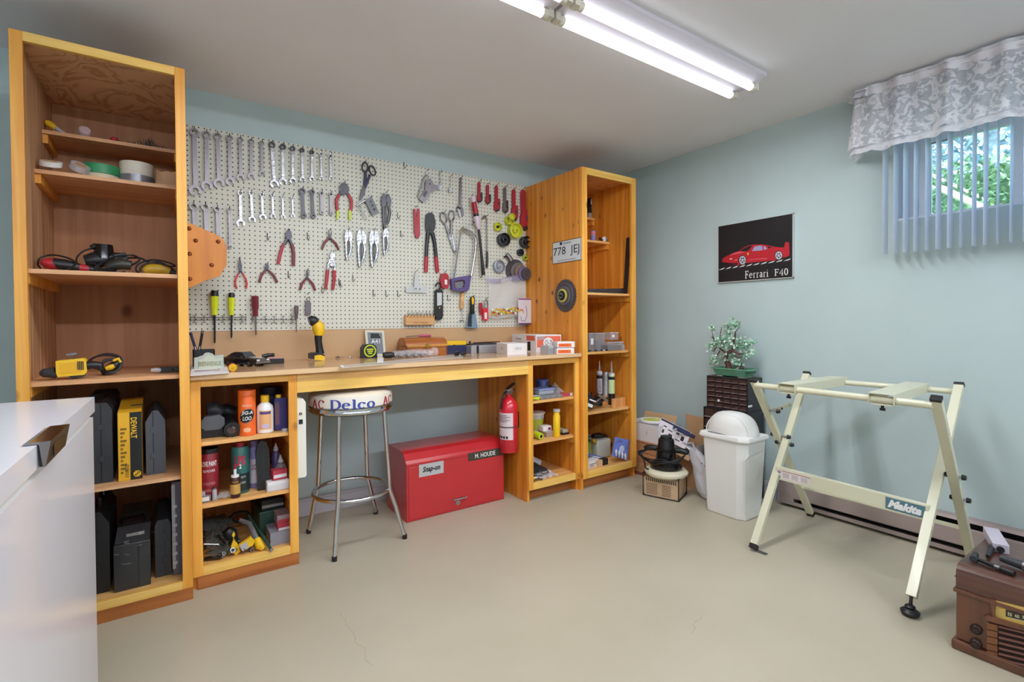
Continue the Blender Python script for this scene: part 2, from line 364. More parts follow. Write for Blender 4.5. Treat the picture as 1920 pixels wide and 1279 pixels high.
mb=MB().text('ENERGY SAVING GLASS',(x0+.030,c0.y-.0575,c0.z-.003),(0,-1,0),(0,0,1),.09,.009,m=0);win.part('sticker_print',mb,NAVY,parent=st)
win.part('outside_sill',bx((x0+.08,WY0,WZ0-.02),(x0+.2,WY1,WZ0)),wf)
win.done()
grass=mat('lawn_green','#7fae62',.9,var=.3,vs=12);
leafm=mat('hedge_leaf','#86a97c',.7,var=.35,vs=9);leafd=mat('hedge_leaf_dark','#6c8f66',.7,var=.3,vs=9);leafb=mat('blue_spruce','#8fa9b2',.8,var=.35,vs=14)
struct('ground_outside',MB().box((XR+.3,-9,1.5),(16,6,1.60)),grass)
mb=MB()
for a,b in(((XR+.001,WY0-.012,WZ0+.012),(XR+.13,WY0,WZ1)),((XR+.001,WY1,WZ0+.012),(XR+.13,WY1+.012,WZ1)),((XR+.001,WY1+.012,WZ1-.012),(XR+.13,WY0-.012,WZ1)),((XR+.001,WY1,WZ0),(XR+.13,WY0,WZ0+.012))):mb.box(a,b)
struct('trim_1',mb,mat('liner_white','#e3e8f0',.5))
def leafcloud(name,label,cat,fn,N,size,mats,group=None,inner=None,kind=None):
 t=Thing(name,label,cat,group=group);mb=MB()
 for i in range(N):
  c=fn();s_=size*random.uniform(.6,1.3);a=V((random.gauss(0,1),random.gauss(0,1),random.gauss(0,1))).normalized();b=a.orthogonal().normalized()
  if random.random()<.5:b=a.cross(b)
  mb.add([c-a*s_,c+b*s_*.45,c+a*s_,c-b*s_*.45],[(0,1,2,3)],m=random.randrange(len(mats)))
 t.part('foliage',mb,mats,kind='stuff')
 if inner:t.part('core',inner,mats[-1])
 t.done()
def hedge_pt():
 y=random.uniform(-6.2,.6);z=random.uniform(1.6,2.62+.05*sin(y*3));return V((6.3+.35*noise.noise(V((y*1.5,z*1.5,0)))+random.uniform(-.12,.12),y,z))
leafcloud('clipped_hedge','dense clipped green hedge outside the window','hedge',hedge_pt,15000,.032,[leafm,leafd],inner=MB().box((6.45,-6.2,1.6),(7.2,.6,2.58)))
def spruce(cy,cx,h,r):
 def f():
  u=random.random()**.7;a=random.uniform(0,2*pi);rr=r*(1-u*.8)*sqrt(random.uniform(.3,1));return V((cx+cos(a)*rr,cy+sin(a)*rr,1.9+u*h))
 return f
for i,(cy,cx,h,r,lb)in enumerate(((-1.3,9.0,4.6,1.35,'blue-grey spruce behind the hedge, left side of the window'),(-4.3,9.6,5.0,1.5,'blue-grey spruce behind the hedge, middle of the window'),(-7.6,9.4,4.8,1.6,'blue-grey spruce behind the hedge, at the right frame edge'))):
 leafcloud('spruce_tree',lb,'tree',spruce(cy,cx,h,r),6000,.075,[leafb,leafb],inner=MB().cyl((cx,cy,1.6),(cx,cy,6),.12,.03))
A=X(1745,345,5.8);B=X(1800,372,5.8);B=A+(B-A)*((1.61-A.z)/(B.z-A.z))+V((0,0,.03));A=A+V((.28,0,0))
one('garden_rail','pale wooden rail lying against the hedge outside','rail',MB().bar(A,B,.05,.05),mat('pale_timber','#e0d6c2',.8))
# ================================================================ ceiling fixtures
housing=mat('fixture_enamel','#c9c2c8',.4)
tubem=mat('fluorescent_tube','#f2f6ff',.4,emit=TUBE_STRENGTH)
tuber=mat('fill_tube_rear','#f2f5ff',.4,emit=REAR_STRENGTH)  # strong emission for the added fill fixtures behind the camera
sock=mat('lamp_socket','#d9d4c4',.5)
def fixture(x,y,lb,L=1.22,grp=None,tm=None):
 t=Thing('ceiling_light',lb,'light',group=grp)
 mb=MB();mb.prism([(x-.01,y-.115,H),(x-.01,y-.115,H-.02),(x-.01,y-.06,H-.045),(x-.01,y+.06,H-.045),(x-.01,y+.115,H-.02),(x-.01,y+.115,H)],(L+.02,0,0))
 hs=t.part('housing',mb,housing,bev=.003)
 for sy in(-.055,.055):
  for e in(0,1):
   xx=x+e*L;t.part('socket',MB().box((xx-.012,y+sy-.018,H-.075),(xx+.012,y+sy+.018,H-.03)).cyl((xx+(.012 if not e else-.012),y+sy,H-.062),(xx+(.035 if not e else-.035),y+sy,H-.062),.019),sock)
  if not tm:
   ld=bpy.data.lights.new('tube_light','AREA');ld.shape='RECTANGLE';ld.size=L-.08;ld.size_y=.032;ld.energy=TUBE_WATTS;ld.color=(.95,.97,1);lo=bpy.data.objects.new('tube_light',ld);COL.objects.link(lo);lo.location=(x+L/2,y+sy,H-.081)
  t.part('tube',MB().cyl((x+.03,y+sy,H-.062),(x+L-.03,y+sy,H-.062),.0175,n=10),tm or tubem)
 return t.done()
fixture(1.268,-1.695,'twin-tube fluorescent ceiling light nearest the window',grp=None)
fixture(.012,-1.695,'twin-tube fluorescent ceiling light cut by the top edge of the photo')
for k,(fx_,fy_,lb_)in enumerate(((-1.9,-4.1,'left'),(-.6,-4.1,'left of the middle'),(.7,-4.1,'right of the middle'),(1.96,-4.1,'right'))):fixture(fx_,fy_,'added unseen twin-tube fill light behind the viewer, '+lb_,tm=tuber)  # out-of-view fixtures added to fill the room with light
# ================================================================ electric baseboard heater
ht=mat('heater_enamel','#a3938f',.4,.2);t=Thing('baseboard_heater','long low beige electric baseboard heater along the right wall','heater')
ya,yb=-1.545,-4.2;xw=XR-.001
mb=MB();mb.prism([(xw,ya,.19),(xw-.05,ya,.19),(xw-.065,ya,.178),(xw-.02,ya,.165),(xw,ya,.165)],(0,yb-ya,0));t.part('top_cap',mb,ht)
mb=MB();mb.prism([(xw-.060,ya,.150),(xw-.068,ya,.145),(xw-.075,ya,.065),(xw-.070,ya,.06),(xw-.064,ya,.068)],(0,yb-ya,0));t.part('front_panel',mb,ht)
mb=MB();mb.prism([(xw-.070,ya,.040),(xw-.070,ya,.018),(xw,ya,.018),(xw,ya,.028),(xw-.060,ya,.028)],(0,yb-ya,0));t.part('bottom_rail',mb,ht)
t.part('back_plate',MB().box((xw-.006,ya,.02),(xw,yb,.18)),BLK)
t.part('end_cap',MB().prism([(xw,ya,.018),(xw-.073,ya,.018),(xw-.076,ya,.09),(xw-.066,ya,.178),(xw-.05,ya,.19),(xw,ya,.19)],(0,-.09,0)),ht,bev=.002)
mb=MB()
for k in range(60):mb.box((xw-.055,ya-.12-k*.035,.06),(xw-.012,ya-.122-k*.035,.14))
t.part('fins',mb,DKG,kind='stuff');t.part('heating_element',MB().cyl((xw-.035,ya-.1,.1),(xw-.035,yb,.1),.01,n=8),DST);t.done()
# ================================================================ cabinets
TF,BF=-.686,-.623
def carcass(t,x0,x1,ztop,yf,zrb,zrt,topr,stl,side,back,ins,toe,yback=-.002,top=True,toey=None,mirror=False,rail=PALE,stm=PINE,trail=None):
 th=.018
 t.part('side_panel',bx((x0,yf+.02,0),(x0+th,yback,ztop)),side);t.part('side_panel',bx((x1-th,yf+.02,0),(x1,yback,ztop)),side)
 t.part('back_panel',bx((x0+th,yback-.008,.05),(x1-th,yback,ztop-.01)),back)
 if top:t.part('top_panel',bx((x0+th,yf+.02,ztop-th),(x1-th,yback,ztop)),ins)
 t.part('stile',bx((x0,yf,zrb),(x0+stl,yf+.02,ztop)),stm,bev=.0015);t.part('stile',bx((x1-stl,yf,zrb),(x1,yf+.02,ztop)),stm,bev=.0015)
 t.part('top_rail',bx((x0+stl,yf,ztop-topr),(x1-stl,yf+.02,ztop)),trail or rail,bev=.0015)
 t.part('bottom_rail',bx((x0+stl,yf,zrb),(x1-stl,yf+.02,zrt)),rail,bev=.0015)
 t.part('bottom_panel',bx((x0+th,yf+.02,zrt-.02),(x1-th,yback-.008,zrt-.002)),SHELFY)
 t.part('toe_board',bx((x0+(th if toey!=yf else 0),toey,0),(x1,toey+.018,zrb)),toe)
def shelf(t,x0,x1,z,yf,mat_=SHELF,yback=-.012,cleat=True,th=.016):
 s_=t.part('shelf',bx((x0,yf,z-th),(x1,yback,z)),mat_)
 if cleat:
  for xx in(x0,x1-.018):t.part('cleat',bx((xx,yf+.012,z-th-.038),(xx+.018,yback,z-th-.0005)),PINE)
t=Thing('tall_shelf_cabinet','tall open plywood shelf cabinet at the left end of the bench','cabinet')
carcass(t,-.449,.074,2.207,TF,.05,.083,.034,.036,PLY,PLYB,PLYT,TOE,toey=TF,rail=PALE)
SL=dict(S1=(1.992,-.25),S2=(1.782,-.417),S3=(1.360,-.66),S4=(.943,-.66),S5=(.521,-.66))
for k,(z,yf)in SL.items():shelf(t,-.431,.056,z,yf)
t.done()
t=Thing('tall_shelf_cabinet','tall open pine shelf cabinet at the right end of the bench','cabinet')
carcass(t,2.309,2.839,2.195,-.655,.078,.122,.045,.046,PINEY,INR,INR,TOE,toey=-.600)
SR=dict(S1=(1.972,-.25),S2=(1.762,-.408),S3=(1.352,-.625),S4=(.938,-.615),S5=(.518,-.612))
for k,(z,yf)in SR.items():shelf(t,2.327,2.821,z,yf,SHELFY)
t.done()
t=Thing('bench_cabinet','low open pine cabinet under the left end of the bench','cabinet')
carcass(t,.076,.505,.914,BF,.058,.096,.034,.038,PINEY,INR,INR,TOE,toey=BF+.004,top=False,trail=OCHR)
for z in(.635,.360):shelf(t,.094,.487,z,-.60,SHELFY)
t.done()
t=Thing('bench_cabinet','low open pine cabinet under the right end of the bench','cabinet')
carcass(t,1.874,2.307,.914,BF,.078,.120,.040,.038,PINEY,INR,INR,TOE,toey=-.558,top=False,trail=OCHR)
for z in(.641,.376):shelf(t,1.892,2.289,z,-.60,SHELFY)
t.done()
t=Thing('workbench_top','long beige hardboard workbench top with a pine apron','workbench')
HB=.937
ctm=mat('bench_hardboard','#c7a27a',.22,var=.05,vs=3,coat=.3)
t.part('worktop',bx((.076,-.645,.915),(2.305,-.009,HB)),ctm,bev=.002)
t.part('front_edging',bx((.076,-.652,.915),(2.300,-.645,HB)),mat('edge_strip','#dcb78c',.4))
t.part('apron_strip',bx((.505,BF-.004,.878),(1.874,BF+.02,.914)),APR);t.part('apron_board',bx((.505,BF,.822),(1.874,BF+.02,.878)),PALE)
t.part('backsplash',bx((.076,-.008,HB),(2.308,-.002,1.113)),mat('hardboard_back','#c49f76',.55,var=.04))
t.done()
def peg_mat():
 m=bpy.data.materials.new('pegboard_face');m.use_nodes=True;n=m.node_tree.nodes;l=m.node_tree.links;b=n['Principled BSDF']
 g=n.new('ShaderNodeNewGeometry');s_=n.new('ShaderNodeSeparateXYZ');l.new(g.outputs['Position'],s_.inputs[0])
 def M(op,a,b_=None):
  q=n.new('ShaderNodeMath');q.operation=op
  for i,t in enumerate((a,b_)):
   if t is None:continue
   if isinstance(t,(int,float)):q.inputs[i].default_value=t
   else:l.new(t,q.inputs[i])
  return q.outputs[0]
 P=PEG;u=M('SUBTRACT',M('FRACT',M('DIVIDE',M('SUBTRACT',s_.outputs[0],.0865),P)),.5);w=M('SUBTRACT',M('FRACT',M('DIVIDE',M('SUBTRACT',s_.outputs[2],1.112),P)),.5)
 d=M('SQRT',M('ADD',M('MULTIPLY',u,u),M('MULTIPLY',w,w)))
 mr=n.new('ShaderNodeMapRange');mr.inputs['From Min'].default_value=.115;mr.inputs['From Max'].default_value=.17;l.new(d,mr.inputs['Value'])
 mx=n.new('ShaderNodeMixRGB');l.new(mr.outputs[0],mx.inputs[0]);mx.inputs[1].default_value=lin('#1e1c1a');mx.inputs[2].default_value=lin('#d6d5c8');l.new(mx.outputs[0],b.inputs['Base Color']);b.inputs['Roughness'].default_value=.5
 return m
PEG=.0262
YP=-.012
peg=Thing('pegboard','white perforated pegboard covering the wall above the bench','pegboard')
peg.part('panel',bx((.076,YP,1.113),(2.308,-.004,2.206)),peg_mat())
# ================================================================ tools on the pegboard
YT=-.026
def hook(px,py,L=.028,down=.0,kind=0):
 """peg hook: short steel rod out of the board with an upturned tip; px,py = where it leaves the board"""
 p=Y(px,py,YP);mb=MB()
 if kind==0:mb.tube([p+V((0,.004,0)),p+V((0,-.022,-.002)),p+V((0,-.030,.006))],.0021,n=6)
 else:mb.tube([p+V((0,.002,.012)),p+V((0,-.006,.010)),p+V((0,-.006,-.022)),p+V((0,-.014,-.030)),p+V((.002,-.030,-.028)),p+V((.004,-.034,-.016))],.002,n=6)
 peg.part('peg_hook',mb,DST)
def wpath(pts,y=YT):return[Y(a,b,y)for a,b in pts]
AY=V((0,1,0))
def cframe(pts_px,y=YT):
 p=Y(*pts_px[0],y);q=Y(*pts_px[1],y);return p,q
RNG=[0]
def wrench(top,bot,ro,ow,sh,label,m=SAT,group=None,flex=False,ring_m=None,tilt=15):
 """combination wrench: ring end on the hook, open end below (sizes in photo pixels at the board)"""
 k=1/352*1.0
 p,q=Y(*top,YT),Y(*bot,YT);sc=(p-CAM).dot(FW)/FPX;ro,ow,sh=ro*sc,ow*sc,sh*sc*.72
 d=(q-p).normalized();a=d.cross(AY).normalized()
 T=Thing('combination_wrench',label,'wrench',group=group)
 mb=MB();mb.ring(p-AY*.005,ro*.62,ro,AY*.010,V((1,0,0)),V((0,0,1)),n=16)
 if flex:
  mb2=MB().box((0,0,0),(0,0,0));mb2=MB()
  mb2.bar(p+d*ro*.95,p+d*(ro*1.9),sh*.9,.009,AY,w2=sh*.8);mb2.cyl(p+d*ro*1.7-a*sh*.65,p+d*ro*1.7+a*sh*.65,.0055,n=10)
  T.part('flex_joint',mb2,POL);s0=p+d*ro*1.9
  mb.ring(p-AY*.0055,ro*.55,ro*.70,AY*.011,V((1,0,0)),V((0,0,1)),n=12)
 else:s0=p+d*ro*.9
 T.part('ring_end',mb,ring_m or m)
 mb=MB();e=q-d*ow*.30
 mb.bar(s0,s0+d*ro*.5,sh*1.2,.006,AY,w2=sh);mb.bar(s0+d*ro*.5,e-d*ow*.2,sh,.0055,AY);mb.bar(e-d*ow*.2,e,sh,.0055,AY,w2=ow*.6)
 T.part('shank',mb,m)
 mb=MB();c0=q;ang=atan2(d.z,d.x)+radians(tilt);g=radians(42)
 mb.ring(c0-AY*.0035,ow*.25,ow*.5,AY*.007,V((1,0,0)),V((0,0,1)),n=16,a0=ang+g,a1=ang+2*pi-g)
 T.part('open_end',mb,m);T.done();hook(top[0],top[1]-ro/sc*.75)
BIG=[((364.4,248.5),(366.6,358),8,21,10),((387.2,252.5),(388,349),7,19,9),((407.5,255.6),(410.7,344),6.8,18.5,8.5),((429.8,258.6),(431.5,341),5.6,15.5,7.6),((450,262.3),(451.2,334),5.2,14,7),((471.1,265.1),(471.1,331),4.6,12.5,6.6),((490.6,268.8),(491.4,326.5),4.4,11.5,6.2)]
ORD=['first','second','third','fourth','fifth','sixth','seventh']
for i,b in enumerate(BIG):wrench(*b,label=('longest' if i==0 else 'shortest' if i==6 else ORD[i]+' longest')+' plain satin wrench in the top row of the pegboard, '+ORD[i]+' from the cabinet',group='satin combination wrenches, top row')
FLX=[((509.7,271.8),(514.8,345.5),6,16,7.4),((530.2,275.3),(530.7,341.5),5.6,14.5,7),((548.3,279),(549.3,339),5,12.5,6),((566.2,282),(567.6,337),4.5,10.5,5.4),((584.3,285.5),(585,336),4.3,10,5),((601.6,288.5),(602.8,334.8),3.8,8,4.6),((619.5,292.2),(620.5,334.8),3.9,7,4.4)]
for i,b in enumerate(FLX):wrench(*b,label=('largest' if i==0 else 'smallest' if i==6 else ORD[i]+' largest')+' flex-head ratcheting wrench with a dark ring, top row, '+ORD[i]+' of seven',m=POL,flex=True,ring_m=DST if i<5 else POL,group='flex-head ratcheting wrenches')
SML=[((450.8,362.3),(451.4,419),4.6,15,6.6),((471.1,362.3),(473.1,412),4.3,13,6),((490.8,364.7),(493,407.5),4,12.5,5.6),((510.7,366.3),(512.2,405.5),3.4,10,4.6),((529.8,370),(530.9,406.5),2.9,8,4),((548.3,371.4),(549.3,405),2.7,7.6,4)]
for i,b in enumerate(SML):wrench(*b,label=('largest' if i==0 else 'smallest' if i==5 else ORD[i]+' largest')+' polished wrench in the second row, '+ORD[i]+' of six hung below the satin ones',m=POL,group='polished wrenches, second row',tilt=0 if i==1 else 10)
def boxend(top,bot,ro,r2,sh,label,m=SAT,fat=False,group=None):
 p,q=Y(*top,YT),Y(*bot,YT);sc=(p-CAM).dot(FW)/FPX;ro,r2,sh=ro*sc,r2*sc,sh*sc;d=(q-p).normalized()
 T=Thing('box_end_wrench',label,'wrench',group=group)
 for c,r in((p,ro),(q,r2)):T.part('ring_end',MB().ring(c-AY*.006,r*(.5 if fat else.66),r,AY*.012,V((1,0,0)),V((0,0,1)),n=16),m)
 mb=MB();A,B=p+d*ro*.8,q-d*r2*.8;mb.bar(A,A+d*.015,sh*1.25,.008,AY,w2=sh,t2=.006);mb.bar(A+d*.015,B-d*.012,sh,.006,AY);mb.bar(B-d*.012,B,sh,.006,AY,w2=sh*1.25,t2=.008)
 T.part('shank',mb,m);T.done();hook(top[0],top[1]-ro/sc*.8)
for i,b in enumerate((((363,387.7),(366,476),6.8,6,5.2),((385.1,388.7),(388,474),6.8,6,5.6),((407,392.4),(409,470),5.6,5,5))):
 boxend(*b,label=('leftmost','middle','rightmost')[i]+' of the three box-end wrenches partly hidden behind the studded wooden plaque',group='box-end wrenches beside the plaque')
boxend((429.8,393.4),(431.2,463),3.8,3.4,3.6,label='thin box-end wrench hanging just right of the studded wooden plaque')
DOG=[((566.6,358.6),(569.3,404.6),6,5.2,6),((584.9,360.2),(587,405.2),5,4.8,5.4),((602.6,362.9),(603,398.9),4.4,3.8,5),((620,364.7),(620.9,400.5),4,3.4,4.6)]
for i,b in enumerate(DOG):boxend(*b,label=ORD[i]+' from left of four stubby double-ended ratchet spanners in the second row',m=DST if i<2 else SAT,fat=True,group='stubby ratchet spanners')
def grip(mb,pts,r,m=0,y=YT,flat=.7,n=8):
 P=wpath(pts,y);sc=(P[0]-CAM).dot(FW)/FPX;rr=[x*sc for x in(r if isinstance(r,list)else[r]*len(P))]
 return mb.tube(P,rr,n=n,m=m,flat=flat,nrm=AY)
def pxplate(mb,pts,y=YT,th=.008,m=0):return mb.prism(wpath(pts,y-th/2),AY*th,m=m)
def pliers(name,label,jaws,pivot,pr,arms,grips,cat='pliers',gm=DRED,jm=DST,tips=None,hk=None,gm2=None):
 """jaws: polygons (px); arms: pixel paths from pivot; grips: (path, radii)"""
 T=Thing(name,label,cat);mb=MB()
 for k,j in enumerate(jaws):pxplate(mb,j,YT+(.001 if k else-.001),.008)
 for a,w in arms:grip(mb,a,w,flat=.8)
 T.part('head',mb,jm)
 p=Y(*pivot,YT);sc=(p-CAM).dot(FW)/FPX;T.part('pivot',MB().cyl(p-AY*.008,p+AY*.006,pr*sc,n=10),jm)
 for k,(g_,w)in enumerate(grips):T.part('grip',grip(MB(),g_,w),(gm2 if(k and gm2)else gm))
 if tips:
  for g_,w in tips:T.part('grip_tip',grip(MB(),g_,w),LIME)
 T.done()
 if hk:hook(*hk)
pliers('wire_stripper','pliers with curved red and yellow-green handles below the flex-head wrenches',[[(637,349),(641,343),(648,343),(652,347),(651,360),(645,366),(638,361)],[(641,345),(646,343),(654,350),(655,358),(650,364),(644,356)]],(645.5,357),3,[([(644,358),(636,366)],2.6),([(648,358),(654,366)],2.6)],
 [([(636,364),(631,375),(632,388),(633,396)],[2.8,3.2,3,2.6]),([(653,364),(659,376),(659,388),(657,396)],[2.8,3.2,3,2.6])],tips=[([(633,394),(633.2,402),(632.2,411)],[2.7,2.5,2.2]),([(657,394),(655.8,402),(656.2,412.5)],[2.7,2.5,2.2])],hk=(645,342),gm=RED)
pliers('diagonal_pliers','large cutting pliers with long red and black grips, centre of the left half',[[(538,432),(541,429),(546,434),(548,445),(544,450),(538,446),(535,441)]],(540.5,446),3.4,[([(539,447),(533,459)],2.6),([(542,447),(547,459)],2.8)],
 [([(531.5,457),(526,474),(521.5,495)],[2.6,3,2.6]),([(547.5,457),(550.5,476),(550.3,498.5)],[3,3.2,2.8])],hk=(540,432),gm=RED,gm2=DRED)
pliers('long_nose_pliers','small long-nose pliers with thin bright red bowed handles',[[(448.5,484),(450.5,484),(454,499),(453,506),(448,506),(447.5,497)]],(451,506),2.4,[([(451,506),(447.5,513)],1.4),([(451,506),(455,513)],1.4)],
 [([(447.6,512),(442,523),(441,532),(444.5,541.5)],[1.5,1.7,1.7,1.4]),([(454.6,512),(461,523),(462.8,532),(461.4,541.5)],[1.5,1.7,1.7,1.4])],hk=(449,485),gm=mat('bright_red_grip','#c92b22',.35))
def smallp(label,jaws,pv,l,r,hk,gm=DRED,name='nipper_pliers'):
 mx=((pv[0]*.45+l[0]*.55)-2.4,pv[1]*.5+l[1]*.5);my=((pv[0]*.45+r[0]*.55)+2.4,pv[1]*.5+r[1]*.5)
 pliers(name,label,jaws,pv,2.2,[([pv,(pv[0]*.72+mx[0]*.28,pv[1]*.7+mx[1]*.3)],2),([pv,(pv[0]*.72+my[0]*.28,pv[1]*.7+my[1]*.3)],2)],
  [([(pv[0]*.75+mx[0]*.25,pv[1]*.75+mx[1]*.25),mx,l],[1.9,2.4,2]),([(pv[0]*.75+my[0]*.25,pv[1]*.75+my[1]*.25),my,r],[1.9,2.4,2])],hk=hk,gm=gm)
smallp('small open nippers with dark red handles between the red pliers and the large cutters',[[(497.5,497),(500,494),(503,495),(505,502),(500,506),(496,501)]],(500,503.5),(485.9,529.5),(520.3,529.8),(501,494))
smallp('small open long-nose pliers with dark red handles below the stubby spanners',[[(616,431),(619.5,443),(616.5,444)],[(622.5,431),(621.5,442),(618.5,444.5)]],(618,444.8),(603.5,467.5),(635.5,469),(617,432),name='long_nose_pliers')
smallp('small open pliers with dark red handles above the hanging grey tag',[[(575,507),(577,505),(578.5,518),(575,520)],[(581,506),(579.5,514),(576.5,520)]],(575.7,520),(562.3,544),(591.3,545),(576,506))
pliers('slip_joint_pliers','silver-headed pliers with two straight bright red grips',[[(619,479),(622,471.5),(626,473),(629,480),(626,487),(620,486)],[(616,488),(622,484),(629,492),(626,500),(619,499)]],(622,486),2.4,[([(620,486),(615.5,497),(614.5,507)],[2.6,2.6,2.2]),([(624,488),(628.5,498),(627.5,507)],[2.6,2.6,2.2])],
 [([(614.4,506),(612.8,524),(610.7,542.5)],[3.2,3.1,2.6]),([(626.6,507),(626.6,524),(624,543.5)],[3.4,3.2,2.6])],hk=(624,472),gm=RED,jm=POL)
T=Thing('tin_snips','dark tin snips hanging by black oval finger loops','snips');mb=MB()
for(cx,cy,rx,ry,tl)in((684.4,313.5,5.4,9,.12),(698.3,319.8,5.4,9,-.35)):
 c=Y(cx,cy,YT);sc=(c-CAM).dot(FW)/FPX
 mb.tube([c+V((cos(u)*rx*cos(tl)+sin(u)*ry*sin(tl),0,-cos(u)*rx*sin(tl)+sin(u)*ry*cos(tl)))*sc for u in[2*pi*i/16 for i in range(16)]],1.5*sc,n=6,closed=True)
T.part('finger_loops',mb,BLK);mb=MB();grip(mb,[(686,322),(685,332),(684,348)],[2.2,2.6,3]);grip(mb,[(694,328),(689,340),(684,352)],[2.2,2.6,3]);T.part('shanks',mb,mat('blued_steel','#3c3d52',.4,.6))
mb=MB();pxplate(mb,[(681,348),(687,350),(684,364),(678,374),(674,376),(676,364)]);T.part('blades',mb,DST);T.done();hook(684,303)
T=Thing('flaring_tool','grey steel flaring bar with round holes and a T-handle screw','tool')
a,b=Y(690,372,YT),Y(704,402,YT);d=(b-a).normalized();n_=d.cross(AY)
mb=MB().bar(a,b,.052,.016,AY);T.part('bar',mb,GRY);mb=MB()
for k,r in enumerate((.0065,.0075,.0085)):c=a+d*(.024+k*.026)+n_*.004-AY*.0088;mb.cyl(c,c+AY*.004,r,n=10)
T.part('hole',mb,BLK);mb=MB();a=Y(668,386,YT-.01);b=Y(684,376,YT-.01);mb.tube([a,b],.006);mb.tube([Y(672,382,YT-.01),Y(687,412,YT-.01)],.004);T.part('t_handle',mb,POL);T.done();hook(694,370)
def vise(label,top,h,w,m=POL,nose=False,tilt=0.,hk=True,dark=False):
 """locking pliers seen from the side, jaws up; top=(px,py) centre of jaws, h,w in px"""
 x,y=top;m2=DST if dark else POL;T=Thing('locking_pliers',label,'pliers');f=lambda u,v:(x+u*w+tilt*v*h,y+v*h)
 mb=MB();pxplate(mb,[f(-.30,0),f(-.05,.02),f(.02,.22),f(-.05,.36),f(-.42,.40),f(-.5,.2)],YT-.004,.010)if not nose else pxplate(mb,[f(-.12,-.02),f(0,.0),f(.1,.3),f(-.35,.36),f(-.45,.25)],YT-.004,.010)
 T.part('upper_jaw',mb,m2)
 mb=MB();pxplate(mb,[f(.06,.02),f(.3,.05),f(.5,.2),f(.42,.38),f(.1,.38),f(.02,.2)],YT+.001,.009)if not nose else pxplate(mb,[f(.02,.0),f(.12,-.02),f(.42,.26),f(.36,.36),f(.1,.34)],YT+.001,.009)
 T.part('lower_jaw',mb,m2)
 mb=MB();grip(mb,[f(-.28,.34),f(-.30,.60),f(-.22,.96)],[w*.17,w*.15,w*.12],flat=.6);T.part('fixed_handle',mb,m2)
 mb=MB();grip(mb,[f(.22,.34),f(.34,.55),f(.2,.78),f(.05,.90)],[w*.13,w*.15,w*.14,w*.1],flat=.6);T.part('lever',mb,m2)
 mb=MB();grip(mb,[f(-.05,.30),f(.0,.82)],[w*.05,w*.05],flat=1,n=6);T.part('adjusting_link',mb,DST)
 mb=MB();grip(mb,[f(-.22,.93),f(-.2,1.02)],[w*.15,w*.15],flat=1,n=10);T.part('adjusting_screw',mb,m2);T.done()
 if hk:hook(x-.05*w,y-h*.02)
vise('dark steel locking clamp overlapping another, below the flaring tool',(724.5,362),66,19,dark=True)
vise('shiny locking pliers, leftmost of three hung in a row under the tin snips',(653.5,431),56,15)
vise('shiny locking pliers, middle of three hung in a row',(678,431),68,19)
vise('shiny locking pliers, rightmost of three hung in a row',(701.5,432),67,19)
vise('shiny long-nose locking pliers below the dark clamp',(723.5,428),50,14,nose=True)
def driver(label,x,ytop,ycap,yh,yend,wh,hm,ws=2.2,cap=None,capw=None,dx=0,shm=SAT):
 T=Thing('screwdriver',label,'screwdriver');yy=-.040
 def col(mb,pts,m=0,n=10):
  P=[Y(x+dx*(b-ytop)/(yend-ytop),b,yy)for b,_ in pts];sc=(P[0]-CAM).dot(FW)/FPX
  return mb.tube(P,[w*sc for _,w in pts],n=n,m=m)
 T.part('handle',col(MB(),[(ycap,wh*.8),(ycap+1,wh),(ycap+(yh-ycap)*.55,wh*.95),(ycap+(yh-ycap)*.75,wh*.7),(yh,wh*.75)],n=8),hm)
 T.part('shaft',col(MB(),[(yh-2,ws*.6),(yend-4,ws*.6),(yend,ws*.4)]),shm)
 if cap:T.part('end_cap',col(MB(),[(ytop,capw*.8),(ytop+1.5,capw),(ycap+.5,capw)]),cap)
 T.done()
AMB=mat('translucent_yellow','#d6e21c',.2,coat=.3)
driver('yellow screwdriver with a black cap, larger of the two, near the cabinet',402.5,545,555,591,643.5,6.8,AMB,3,BLK,6.4,shm=BLK)
driver('yellow screwdriver with a black cap, smaller of the two',434,549,557.5,591,634,5.8,AMB,2.6,BLK,5.2,shm=BLK)
driver('dark red handled screwdriver hanging in the wire rack',478,554,555,593,628.5,6.4,DRED,2.4,dx=2)
driver('small grey handled screwdriver in the wire rack',555.7,572,573,598,623.5,4,mat('grey_brown_handle','#5e5455',.5),1.4)
def rack(label,xa,xb,y0,y1,n,two=True):
 T=Thing('wire_tool_rack',label,'rack');mb=MB();yy=-.046
 for b in((y0,y1)if two else((y0+y1)/2,)):mb.tube([Y(xa,b,-.03),Y(xb,b+(.8 if not two else-.5),-.03)],.0016,n=5)
 T.part('rail',mb,DST)
 for k in range(n):
  x=xa+(xb-xa)*(k+.5)/n;mb=MB();ym=(y0+y1)/2
  mb.tube([Y(x,ym-6,-.03),Y(x,ym+6.5,-.03)],.0016,n=5)
  for q in(ym-6,ym+6.5):mb.tube([Y(x-4,q,yy),Y(x-3.6,q,-.03),Y(x+3.6,q,-.03),Y(x+4,q,yy)],.0015,n=5)
  T.part('wire_clip',mb,DST)
 for x in(xa+1,xb-1):T.part('bracket',MB().tube([Y(x,(y0+y1)/2-6,YP+.002),Y(x,(y0+y1)/2-6,-.03),Y(x,(y0+y1)/2+6,-.03),Y(x,(y0+y1)/2+6,YP+.002)],.0016,n=5),DST)
 T.done()
rack('wire screwdriver rack at the left end of the pegboard, holding the yellow ones',356,462,595.5,600.5,6)
rack('single-rail wire rack holding the dark red screwdriver',472,556,597,601,5,False)
T=Thing('key_tag','grey metal block hanging by a ring above the flashlight','tag');c=Y(578,561,YT);T.part('ring',MB().tube([c+V((cos(u),0,sin(u)))*.0105 for u in[2*pi*i/14 for i in range(14)]],.0018,n=5,closed=True),DST)
